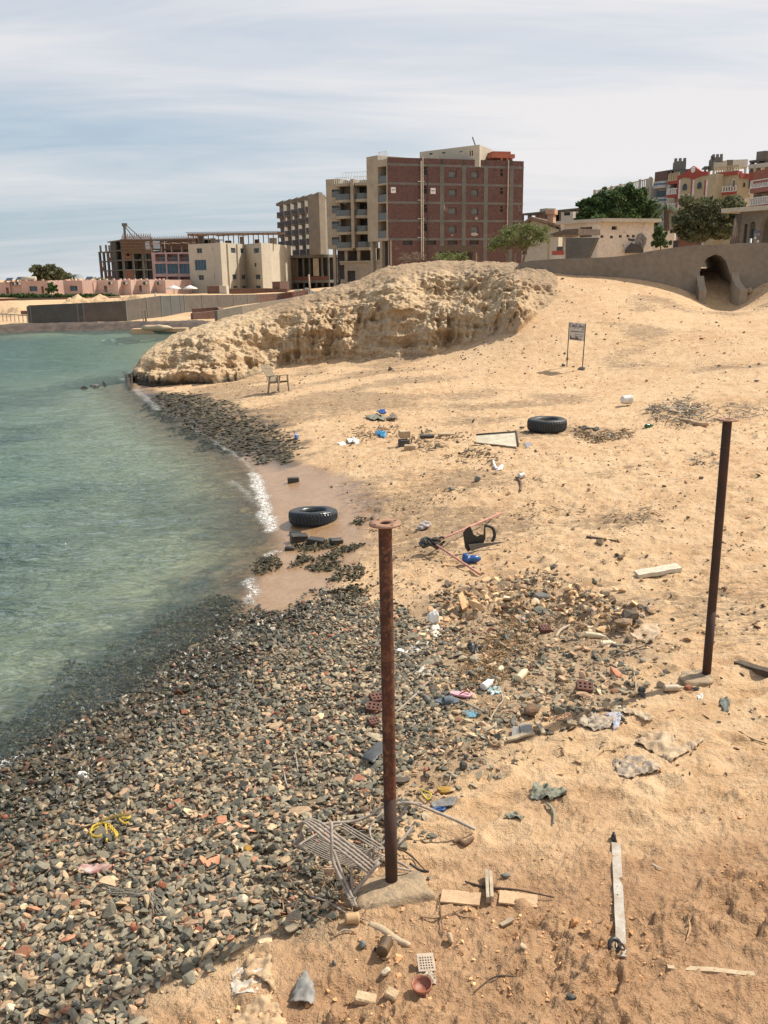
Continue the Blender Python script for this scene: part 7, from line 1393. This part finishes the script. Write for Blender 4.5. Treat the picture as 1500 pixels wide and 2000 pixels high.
ct = thing('outdoor_cabinet', 'small red white cabinet and oven at the left of the grey screen wall', 'cabinet', PY(1092, 495, 58)); f7 = Fac((1083, 58), (1103, 58)); a = zr(f7, 382, 352, 434, 405, q=Q4); m2 = MB(); f7.box(m2, a[0], a[1], 3.8, a[3]-.5, -.9, 0); m2.build('body', WHITEB, ct); m2 = MB(); f7.box(m2, a[0]+.02, a[1]-.02, a[3]-.499, a[3]-.25, -.9, .03); m2.build('red_band', REDP, ct); m2 = MB(); f7.box(m2, a[0]+.3, a[1]-.1, a[3]-.248, a[3], -.8, .01); m2.build('top', VOID, ct)
bgw = thing('courtyard_wall', 'cream and brick courtyard wall between the hut and the olive tree', 'wall', PY(1300, 495, 90)); f8 = Fac((1270, 90), (1336, 88)); m2 = MB(); a = zr(f8, 885, 272, 1010, 360, q=Q4); f8.box(m2, a[0], a[1], 3.8, a[3], -.3, 0); m2.build('cream_panel', WPL, bgw); f9 = Fac((1320, 75), (1366, 74)); a = zr(f9, 1028, 293, 1125, 350, q=Q4); m2 = MB(); f9.box(m2, a[0], a[1], 3.8, a[3], -.3, 0); m2.build('brick_panel', BROWNB, bgw); a = zr(f9, 1004, 320, 1030, 352, q=Q4); m2 = MB(); f9.box(m2, a[0], a[1], 3.8, a[3], -.3, .02); m2.build('dark_gate', VOID, bgw)
mats = thing('reed_mat_shelter', 'low reed mat shelter with drooping edge below the brick building', 'shelter', PY(890, 500, 88)); f9 = Fac((852, 88), (932, 88)); zt = f9.uv(890, 481)[1]; m2 = MB()
for k in range(46): u0 = f9.L*k/46; f9.box(m2, u0, u0+f9.L/46-.01, zt-.4-.25*random.random(), zt+.06*random.random(), 0, .12)
f9.box(m2, 0, f9.L, zt-.1, zt+.02, -3, -.01); m2.build('reed_fringe', pm('reed_fringe', (.15,.105,.075), (.10,.075,.055), 8), mats); m2 = MB(); f9.box(m2, .2, f9.L-.2, 3, zt-.15, -3, -2.6); m2.build('dark_back', VOID, mats)
for u in (.1, f9.L*.3, f9.L*.62, f9.L-.15): m2 = MB(); f9.box(m2, u, u+.12, 3, zt-.1, -.15, 0); m2.build('post', WOODP, mats)
# arcade at the right edge with its leaning poles
ar = thing('arcaded_pavilion', 'shadow grey pavilion with pointed arches at the right edge, roof slab lit by the sun', 'pavilion', PY(1480, 480, 55)); f10 = Fac((1444, 56), (1560, 53)); zt = f10.uv(1470, 413)[1]; m2 = MB()
arcs = [(1452, 1458.5, 437, 476), (1463, 1474, 433, 476), (1482, 1526, 421, 476)]; bounds = [0]
def archpoly(x0, x1, yt, n=10): 
    u0, u1 = f10.uv(x0, 460)[0], f10.uv(x1, 460)[0]; zt_ = f10.uv((x0+x1)/2, yt)[1]; r = (u1-u0)/2; h = min(r*1.25, zt_-5.2); zs_ = zt_-h
    return [(u0, 3.8), (u0, zs_)]+[((u0+u1)/2-r*math.cos(math.pi*k/n), zs_+h*math.sin(math.pi*k/n)**.8) for k in range(1, n)]+[(u1, zs_), (u1, 3.8)]
cur = -.3
for x0, x1, y0, y1 in arcs:
    ap_ = archpoly(x0, x1, y0); 
    f10.box(m2, cur, ap_[0][0], 3.8, zt, -.4, 0)
    for i in range(1, len(ap_)-2):
        (ua, za), (ub, zb4) = ap_[i], ap_[i+1]
        if ub-ua > 1e-5: a, b = f10.P(ua, za), f10.P(ub, zb4); c, d = f10.P(ub, zt), f10.P(ua, zt); k_ = -f10.n*.4; m2.hexa([a, b, b+k_, a+k_, d, c, c+k_, d+k_])
    cur = ap_[-1][0]
f10.box(m2, cur, f10.L, 3.8, zt, -.4, 0); f10.box(m2, -.3, f10.L, 3.8, zt, -5.4, -5); f10.box(m2, -.3, .1, 3.8, zt, -5, -.41); m2.build('arcade_wall', plm('shadow_grey_render', (.22,.195,.16)), ar)  # wall colour has the grey of its shaded face put in
m2 = MB(); f10.box(m2, -1.2, f10.L, zt, zt+.25, -6, .6); m2.build('roof_slab', CREAM, ar); m2 = MB(); f10.box(m2, f10.uv(1468,450)[0]-.15, f10.uv(1474,450)[0], 3.8, zt-1.0, -.35, -.25); m2.build('teal_door', pm('teal_door_paint', (.04,.10,.10)), ar)
for k in range(8): m2 = MB(); bq = PY(1418+k*3.3, 478, 54); m2.tube([Vector((bq.x, bq.y, 3.8)), PY(1438+k*1.6, 421-k*.4, 55.5)], .055, 6); one(m2, 'leaning_timber', TIMB if k % 2 else WOODD, ['outermost leaning timber, farthest left','second leaning timber from the left','third leaning timber from the left','fourth leaning timber from the left','fourth leaning timber from the right','third leaning timber from the right','second leaning timber from the right','leaning timber closest to the pavilion wall'][k]+', against the grey pavilion', 'timber', 'timbers leaning on the pavilion')
pb_ = thing('painted_picture_board', 'dark board with four pale squares leaning below the pavilion arches', 'board', PY(1477, 478, 52)); f11 = Fac((1471, 52), (1486, 52)); a = zr(f11, 1425, 268, 1458, 335, q=Q4); m2 = MB(); f11.box(m2, *a, -.05, 0); m2.build('board', pm('grey_blue_board', (.10,.10,.12)), pb_); w, hgt = a[1]-a[0], a[3]-a[2]
for i, (c, r) in enumerate(((0,0),(1,0),(0,1),(0,2),(1,2))): m2 = MB(); f11.box(m2, a[0]+w*(.06+.48*c), a[0]+w*(.44+.48*c), a[2]+hgt*(.05+.26*r), a[2]+hgt*(.25+.26*r), .001, .015); m2.build('square', WHITEB if i in (1, 2) else pm('violet_grey_square', (.25,.2,.22)), pb_)
m2 = MB(); bq = PY(1465, 478, 51.5); m2.tube([Vector((bq.x, bq.y, 3.8)), PY(1467, 466, 51.5)], .06, 5); one(m2, 'white_post', WHR, 'short white post beside the painted board', 'post')
# ------------------------------------------------------------------ hotels on the hill
def arch_win(f, x0, y0, x1, y1, root, q=Q5, frame=None, wo=0):
    a = zr(f, x0, y0, x1, y1, q=q); r = (a[1]-a[0])/2; c = (a[0]+a[1])/2; zs_ = a[3]-r; 
    o = [(a[0], a[2]), (a[1], a[2]), (a[1], zs_)]+[(c+r*math.cos(t), zs_+r*math.sin(t)) for t in np.linspace(0, math.pi, 9)[1:-1]]+[(a[0], zs_)]
    def pl(s, w): return [f.P(c+(u-c)*s, (a[2]+a[3])/2+(z-(a[2]+a[3])/2)*s, w) for u, z in o]
    m2 = MB(); n = len(o); v0, v1 = pl(1.18, wo+.001), pl(1.18, wo+.08); m2.add(v0+v1, [tuple(range(n, 2*n))]+[(i, (i+1) % n, n+(i+1) % n, n+i) for i in range(n)]); w = m2.build('window', frame or YEL, root); m2 = MB(); m2.add(pl(1, wo+.085), [tuple(range(n))]); m2.build('pane', GLASS, w)
def balus(f, u0, u1, z, w, root, mat=None, h=.95, step=.42):
    m2 = MB(); f.box(m2, u0, u1, z+h-.14, z+h, w-.12, w+.12); f.box(m2, u0, u1, z, z+.12, w-.12, w+.12); n = int((u1-u0)/step)
    for k in range(n+1): u = u0+(u1-u0)*k/max(n, 1); f.box(m2, u-.09, u+.09, z+.121, z+h-.141, w-.08, w+.08)
    return m2.build('balustrade', mat or WHR, root)
rh = thing('red_gabled_hotel', 'pale yellow hotel with a red gabled parapet and arched windows', 'hotel', PY(1340, 500, 160)); f = Fac((1295, 165), (1384, 156)); z1 = f.uv(*Q5(730, 300))[1]; zt = f.uv(*Q5(1000, 250))[1]
ua = f.uv(*Q5(786, 400))[0]; m2 = MB(); f.wall(m2, ua, f.L, 4, zt, (), .2); f.back(m2, ua, f.L, 4, zt, 12); f.wall(m2, 0, ua, 4, z1, (), .2, w=-1.6); m2.quad(f.P(0,4,-1.6), f.P(0,4,-12), f.P(0,z1,-12), f.P(0,z1,-1.6)); m2.build('wall', YEL, rh)
go = [f.uv(*Q5(x, y)) for x, y in ((786,292),(786,262),(840,236),(912,178),(975,222),(1030,222),(1030,252),(1000,255),(965,262),(930,275),(905,290),(880,275),(850,268),(815,275))]; m2 = MB(); n = len(go); vs = [f.P(*p_, .12) for p_ in go]+[f.P(*p_, -.3) for p_ in go]; m2.add(vs, [tuple(range(n)), tuple(range(2*n-1, n-1, -1))]+[(i, (i+1) % n, n+(i+1) % n, n+i) for i in range(n)]); gb = m2.build('red_gable_band', REDP, rh)
m2 = MB(); c = f.P(*f.uv(*Q5(912, 208)), .14); m2.add([c+f.d*(.5*math.cos(t))+Vector((0,0,.5*math.sin(t))) for t in np.linspace(0, 6.28, 13)[:-1]], [tuple(range(12))]); m2.build('round_badge', WHR, gb)
for x0, y0 in ((825,318),(942,305),(817,447),(928,435)): arch_win(f, x0, y0, x0+37, y0+54, rh)
for x in (794, 902, 1008):
    u = f.uv(*Q5(x, 380))[0]
    for du, m_ in ((-.28, REDP), (.05, WHR)): m2 = MB(); f.box(m2, u+du, u+du+.26, 4, f.uv(*Q5(x, 290))[1], .0, .16); m2.build('pilaster', m_, rh)
for yy in (388, 505): 
    z = f.uv(*Q5(720, yy+35))[1]; m2 = MB(); f.box(m2, -.3, ua, z-.1, z+.35, -1.6, .1); o = m2.build('balcony', REDP, rh); balus(f, -.2, ua-.1, z+.351, .0, o)
z = f.uv(*Q5(730, 300))[1]; m2 = MB(); f.box(m2, -.3, ua, z-.5, z, -1.7, .1); m2.build('red_cornice', REDP, rh); balus(f, -.2, ua-.1, z+.001, -.1, rh, YEL, 1.3)
arch_win(f, 770, 345, 782, 395, rh, wo=-1.6); m2 = MB(); a = zr(f, 692, 322, 720, 350, q=Q5); f.box(m2, *a, -1.6, -1.1); m2.build('cooler_unit', SLATE, rh)
f2 = Fac((1384, 158), (1426, 155)); zt = f2.uv(*Q5(1100, 262))[1]; m2 = MB(); f2.wall(m2, 0, f2.L, 4, zt, (), .2, w=-1.2); f2.back(m2, 0, f2.L, 4, zt, 10); m2.build('right_wall', YEL, rh)
m2 = MB(); f2.box(m2, 0, f2.L, zt, zt+.55, -1.3, .2); m2.build('red_cornice', REDP, rh); balus(f2, 0, f2.L, zt+.551, .0, rh, YEL)
z = f2.uv(*Q5(1100, 392))[1]
for zz in (z, z-3.1): m2 = MB(); f2.box(m2, 0, f2.L, zz-.4, zz, -1.2, .3); o = m2.build('balcony', REDP, rh); balus(f2, .1, f2.L-.1, zz+.001, .2, o)
arch_win(f2, 1054, 293, 1088, 352, rh, wo=-1.2); m2 = MB(); a = zr(f2, 1036, 282, 1056, 305, q=Q5); f2.box(m2, *a, -1.2, -.7); m2.build('cooler_unit', ACM, rh)
f3 = Fac((1426, 155), (1459, 158)); zt3 = f3.uv(*Q5(1240, 232))[1]; m2 = MB(); f3.wall(m2, 0, f3.L, 4, zt3, (), .2); f3.back(m2, 0, f3.L, 4, zt3, 9); m2.build('end_wall', YEL, rh); arch_win(f3, 1216, 288, 1234, 342, rh); arch_win(f3, 1300, 310, 1316, 347, rh); arch_win(f3, 1288, 432, 1304, 470, rh); m2 = MB(); a = zr(f3, 1270, 238, 1330, 275, q=Q5); f3.box(m2, *a, .0, .3); m2.build('red_band', REDP, rh)
f3b = f2
for x0, x1, y0, y1, m_, nm in ((757,850,140,250,GREYC_,'roof_tower'),(722,885,205,216,FRAMEM,'roof_deck'),(1048,1072,120,205,GREYC_,'roof_tower'),(1060,1142,108,150,GREYC_,'roof_tower'),(1066,1175,138,200,CREAM,'roof_room'),(1172,1222,130,200,TAUPE,'roof_room'),(1222,1340,128,190,WHITEB,'roof_room'),(996,1050,180,192,FRAMEM,'roof_deck')):
    fq = Fac((1295, 172), (1500, 168)); a = zr(fq, x0, y0, x1, y1, q=Q5); m2 = MB(); fq.box(m2, *a, -3-random.random(), 0)
    if nm == 'roof_tower':
        for k in range(3): fq.box(m2, a[0]+(a[1]-a[0])*.38*k, a[0]+(a[1]-a[0])*(.38*k+.22), a[3], a[3]+.5, -1, 0)
    else: fq.box(m2, a[0]+.1, a[0]+.4, a[2]-4, a[2], -1, -.1); fq.box(m2, a[1]-.4, a[1]-.1, a[2]-4, a[2], -1, -.1)
    m2.build(nm, m_, rh)
wh = thing('long_white_hotel', 'long white hotel with a pierced parapet, behind the dense green tree', 'hotel', PY(1210, 500, 185)); f = Fac((1153, 205), (1262, 178)); zt = f.uv(*Q5(510, 318))[1]; m2 = MB(); f.wall(m2, 0, f.L, 4, zt-.8, (), .2); f.back(m2, 0, f.L, 4, zt-.8, 10); m2.build('wall', WHITEB, wh); balus(f, 0, f.L, zt-.8, -.1, wh, CREAM, 1.5, .8)
m2 = MB()
for k in range(7): u = f.L*k/6.2; f.box(m2, u, u+.5, 4, zt+.9, -.2, .15)
m2.build('pilaster', CREAM, wh); m2 = MB(); u = f.uv(*Q5(130, 375))[0]; f.box(m2, 1, u+4, zt-2.6, zt-1.4, .01, .3); m2.build('orange_awning', ORNG, wh); m2 = MB(); u = f.uv(*Q5(430, 350))[0]; f.box(m2, u, f.L-.3, zt-1.9, zt-1.0, .01, .5); m2.build('orange_awning', ORNG, wh)
f = Fac((1262, 178), (1274, 182)); m2 = MB(); f.box(m2, 0, f.L, 4, zt+.6, -1.0, 0); m2.build('end_wall', CREAM, wh)
tw = thing('round_balcony_block', 'pale block with rounded blue banded balconies and a brick roof tower', 'hotel', PY(1285, 500, 172)); f = Fac((1268, 176), (1297, 172)); zt = f.uv(*Q5(620, 322))[1]; m2 = MB(); f.box(m2, 0, f.L, 4, zt, -8, -1.2); f.box(m2, f.L*.80, f.L, 4, zt+.4, -1.21, 0); m2.build('wall', WHITEB, tw)
for y in (340, 465): z = f.uv(*Q5(610, y+14))[1]; o = arc_slab(f, .2, f.L*.78, z-.2, z+1.0, -1.2, 1.0).build('balcony', WHITEB, tw); arc_slab(f, .18, f.L*.79, z+.35, z+.65, -1.2, 1.03).build('blue_band', pm('blue_band_paint', (.10,.20,.30)), o)
for y in (405, 500): a = zr(f, 575, y-30, 650, y+20, q=Q5); f.pane(a, tw, GLASS, dep=0, w=-1.15)
m2 = MB(); a = zr(f, 586, 220, 686, 300, q=Q5); f.box(m2, *a, -5, -.5); m2.build('brick_tower', BRKD, tw)
m2 = MB(); f.box(m2, a[0], a[1], zt, a[2], -4.9, -.6); m2.build('tower_base', TAUPE, tw)
yh = thing('right_edge_hotel', 'white and terracotta hotel with arched balconies cut by the right edge of the photo', 'hotel', PY(1480, 500, 146)); f = Fac((1458, 150), (1540, 140)); zt = f.uv(*Q5(1440, 250))[1]; m2 = MB(); f.wall(m2, 0, f.L, 4, zt, (), .2, w=-1.4); f.back(m2, 0, f.L, 4, zt, 10); m2.build('wall', plm('off_white_render', (.62,.56,.47)), yh)
m2 = MB(); f.box(m2, .3, f.L, zt-1.2, zt+.7, -1.5, .5); rc2 = m2.build('curved_cornice', plm('terracotta_cornice', (.30,.12,.08)), yh); m2 = MB(); c = f.P(*f.uv(*Q5(1418, 203)), .52); m2.add([c+f.d*(.4*math.cos(t))+Vector((0,0,.5*math.sin(t))) for t in np.linspace(0, 6.28, 13)[:-1]], [tuple(range(12))]); m2.build('round_badge', YEL, rc2)
for y in (355, 490): z = f.uv(*Q5(1420, y))[1]; m2 = MB(); f.box(m2, -.3, f.L, z-.7, z, -1.4, .5); o = m2.build('balcony', plm('brown_red_balcony', (.30,.13,.10)), yh); balus(f, -.3, f.L, z+.001, .4, o, h=1.2)
for x0, y0, x1, y1 in ((1424,268,1492,306),(1410,403,1478,445)): arch_win(f, x0, y0, x1, y1, yh, wo=-1.4)
m2 = MB(); a = zr(f, 1336, 232, 1372, 290, q=Q5); f.box(m2, *a, -1.3, -.2); m2.build('red_flank', REDP, yh)
for x0, x1, y0, y1, m_ in ((1408,1480,62,125,GREYC_),(1478,1540,60,120,TAUPE),(1352,1540,125,140,FRAMEM),(1344,1540,158,190,WHITEB)):
    fq = Fac((1458, 156), (1540, 150)); a = zr(fq, x0, y0, x1, y1, q=Q5); m2 = MB(); fq.box(m2, *a, -3, 0); fq.box(m2, a[0]+.1, a[0]+.4, a[2]-4, a[2], -1, -.1); m2.build('roof_room', m_, yh)
for x, y in ((1300, 345), (1296, 470)): pass
# ------------------------------------------------------------------ trees and plants
LEAFM = {}
def leafmat(name, tr=.35):
    mt, t, b = newmat(name); a = t.nodes.new('ShaderNodeAttribute'); a.attribute_name = 'col'; t.links.new(a.outputs['Color'], b.inputs[0]); b.inputs['Roughness'].default_value = .65
    out = t.nodes['Material Output']; tl = t.nodes.new('ShaderNodeBsdfTranslucent'); t.links.new(a.outputs['Color'], tl.inputs[0]); mx = t.nodes.new('ShaderNodeMixShader'); mx.inputs[0].default_value = tr; t.links.new(b.outputs[0], mx.inputs[1]); t.links.new(tl.outputs[0], mx.inputs[2]); t.links.new(mx.outputs[0], out.inputs[0]); return mt
LEAF = leafmat('foliage')
def leaves(name, blobs, n, sz, cols, parent, Y, dy=1.0, gap=.25, asp=.5, clump=True):
    """blobs: (photo x, photo y, rx px, ry px[, depth shift])"""
    C_ = []; Rr = []
    for b in blobs:
        c = PY(b[0], b[1], Y+(b[4] if len(b) > 4 else 0)); k = c.y/FOC*1.03; C_.append(c[:]); Rr.append((b[2]*k, b[2]*k*dy, b[3]*k))
    if clump:
        c0, r0 = np.array(C_), np.array(Rr); C_, Rr = list(c0), list(r0*.80)
        for c, r in zip(c0, r0):
            for _ in range(11): v = RNG.normal(size=3); v /= np.linalg.norm(v); C_.append(c+v*r*RNG.uniform(.75, 1.24)); Rr.append(r*RNG.uniform(.13, .33))
    C_ = np.array(C_); Rr = np.array(Rr); wt = (Rr[:, 0]*Rr[:, 2])**.85; k = RNG.choice(len(C_), n*2, p=wt/wt.sum())
    d = RNG.normal(size=(n*2, 3)); d /= np.linalg.norm(d, axis=1)[:, None]; rad = RNG.uniform(.25, 1, n*2)**.45; p = C_[k]+d*Rr[k]*rad[:, None]; s0 = Rr[:, 2].mean()
    q = fbm(p[:, 0]*1.6/s0*1.2, p[:, 1]*1.6/s0*1.2, 4, p[:, 2]*1.9/s0*1.2, gain=.65); keep = q > -gap+.55*(rad-.55); p, q = p[keep][:n], q[keep][:n]; m_ = len(p)
    a = RNG.normal(size=(m_, 3)); a /= np.linalg.norm(a, axis=1)[:, None]; b_ = np.cross(a, RNG.normal(size=(m_, 3))); b_ /= np.linalg.norm(b_, axis=1)[:, None]; s = sz*RNG.uniform(.6, 1.4, (m_, 1)); a = a*s; b_ = b_*s*asp
    V = np.stack([p-a, p+b_, p+a, p-b_], 1).reshape(-1, 3); Tq = np.arange(m_*4).reshape(-1, 4); pal = np.array(cols); cc = pal[RNG.integers(0, len(pal), m_)]*RNG.uniform(.75, 1.3, (m_, 1)); 
    return tri_mesh(name, V, Tq, LEAF, np.repeat(cc, 4, 0), parent)
def tree(name, label, cat, base, Y, blobs, n, sz, cols, trunk=None, r=.18, group=None, stems=1, **k):
    b = PY(base[0], base[1], Y); root = thing(name, label, cat, b, group); o = leaves('crown', blobs, n, sz, cols, root, Y, **k)
    m2 = MB(); r_ = random.Random(int(base[0])); big = sorted(blobs, key=lambda q: -q[2]*q[3])[:7]
    for s in range(stems):
        x0 = (s-(stems-1)/2)*.5; start = b+Vector((x0, 0, -.6)); mid = b.lerp(PY(blobs[0][0], blobs[0][1], Y), .35)+Vector((x0*1.5, 0, 0))
        m2.tube(catmull([start, (start+mid)/2+Vector((r_.uniform(-.1,.1), 0, 0)), mid], 4), [r*1.2, r*1.1, r, r, r*.95, r*.9, r*.9, r*.85, r*.8][:9], 7)
        for q in big: e = PY(q[0], q[1], Y+(q[4] if len(q) > 4 else 0)); m2.tube(catmull([mid, mid.lerp(e, .5)+Vector((r_.uniform(-.2,.2), r_.uniform(-.2,.2), .15)), e], 3), list(np.linspace(r*.6, r*.12, 7)), 5)
    m2.build('trunk', trunk or pm('grey_brown_bark', (.16,.12,.085), (.10,.075,.055), 5, .95), root); return root
GR1 = [(.075,.125,.035),(.05,.09,.028),(.10,.155,.045),(.04,.075,.024)]; GR2 = [(.14,.145,.065),(.105,.115,.052),(.17,.17,.085),(.07,.08,.04)]; GR3 = [(.19,.22,.075),(.14,.175,.055),(.24,.26,.10),(.10,.13,.045)]
tree('dense_green_tree', 'broad dense dark green tree behind the white hut', 'tree', (1205,445), 104, [(1205,402,48,30),(1170,408,30,22),(1240,398,30,28),(1222,380,24,15),(1185,382,22,13),(1150,405,22,16),(1140,400,14,10),(1262,415,20,24),(1200,425,60,20),(1250,432,26,18),(1276,425,14,20),(1160,425,34,16)], 22000, .19, GR1, r=.3)
tree('olive_green_tree', 'round olive grey tree standing behind the arch wall', 'tree', (1360,480), 66, [(1378,425,46,36),(1350,430,30,30),(1410,415,32,30),(1430,400,20,16),(1372,402,28,17),(1340,450,24,18),(1400,448,38,18),(1425,430,22,22),(1325,440,14,14),(1365,460,36,12)], 20000, .12, GR2, r=.22, asp=.35, trunk=pm('pale_bark', (.22,.17,.12), (.15,.11,.08), 5, .95))
tree('light_green_bush', 'feathery light green bush left of the gabled house', 'bush', (1008,505), 68, [(1005,466,34,22),(985,470,24,18),(1030,460,28,20),(1050,452,20,14),(968,478,18,12),(1018,448,26,12),(1062,462,14,12),(990,452,16,9),(1040,474,22,11)], 9000, .10, GR3, r=.10, stems=3, asp=.28, gap=-.02, trunk=pm('pale_bark', (.3,.25,.18)))
tree('small_green_shrub', 'small loose green shrub at the right end of the white hut', 'shrub', (1291,484), 72, [(1288,466,14,14),(1286,452,9,9),(1294,474,12,8)], 2600, .10, GR1, r=.05, asp=.35)
tree('spiky_agave_clump', 'low spiky green clump below the reed shelter', 'plant', (880,512), 60, [(862,501,14,7),(880,503,20,6),(900,501,14,7)], 1600, .10, GR3, r=.03, asp=.2)
tree('dry_brush', 'dry leafless brown brush at the top of the headland', 'bush', (812,512), 56, [(805,503,24,8),(822,500,12,8),(795,507,14,5)], 800, .10, [(.22,.16,.11),(.16,.11,.08)], r=.02, stems=3, asp=.10)
tree('far_garden_tree', 'dark round tree behind the pink bungalows at left', 'tree', (98,560), 205, [(97,535,28,14),(85,540,18,10),(115,541,22,9),(100,527,18,8),(75,543,10,6)], 3500, .50, GR2, r=.3)
tree('garden_shrub', 'small shrub in front of the recessed pink bungalow', 'shrub', (101,574), 180, [(101,564,8,8),(99,556,5,4)], 700, .25, GR1, r=.05)
def hedge(x0, x1, y, Y): return [(x, y+random.uniform(-.8, .8), 6, 4) for x in np.arange(x0, x1, 7)]
hd_ = thing('clipped_hedge', 'long dark green hedge in front of the pink bungalows', 'hedge', PY(100, 583, 170)); leaves('foliage', hedge(-20, 232, 579, 170), 9000, .22, GR1, hd_, 170, gap=.6)
def palm(x, ytop, ybase, Y, label, L=2.4, nf=16, r=.2, lean=0):
    b, tp_ = PY(x, ybase, Y), PY(x+lean, ytop, Y); root = thing('palm_tree', label, 'palm tree', b, 'palm trees'); m2 = MB(); m2.tube(catmull([b-Vector((0,0,.5)), b.lerp(tp_, .5), tp_], 5), [r*1.2]+[r]*9+[r*1.3], 8); m2.build('trunk', pm('dark_palm_trunk', (.10,.07,.05), (.06,.045,.035), 6, .95, 14, .05), root)
    r_ = random.Random(int(x)); V = []; n = 0
    for k in range(nf):
        a = k*6.283/nf+r_.uniform(-.2, .2); el = r_.uniform(-.3, 1.1); pts = []
        for i in range(7): t = i/6; pts.append(tp_+Vector((math.cos(a)*L*t*math.cos(el*.6), math.sin(a)*L*t*math.cos(el*.6), L*(math.sin(el)*t-.75*t*t))))
        m2 = MB(); sd = Vector((-math.sin(a), math.cos(a), 0)); vs = []; fs = []
        for i in range(1, 7):
            for s in (-1, 1):
                for j in range(3): p0 = pts[i-1].lerp(pts[i], (j+.3)/3); w = L*.24*(1-.55*(i/6)); q0 = len(vs); vs += [p0, p0+(pts[i]-pts[i-1])*.12, p0+sd*(s*w)+Vector((0, 0, -w*.45))+(pts[i]-pts[i-1])*.5]; fs.append((q0, q0+1, q0+2))
        m2.add(vs, fs); m2.tube(pts, .03, 4); m2.build('frond', pm('palm_frond', (.055,.095,.035), (.09,.12,.05), 2, .7), root)
palm(1302, 405, 465, 96, 'palm tree between the dense green tree and the red gabled hotel', 1.9, 22, .28); palm(144, 539, 560, 205, 'leftmost small palm behind the pink bungalows', 2.2, 14, .2); palm(190, 546, 562, 205, 'small palm behind the roof of the terrace bungalows', 2.0, 12, .2); palm(210, 547, 562, 208, 'low palm right of the small palm, behind the terrace bungalows', 1.6, 10, .2)
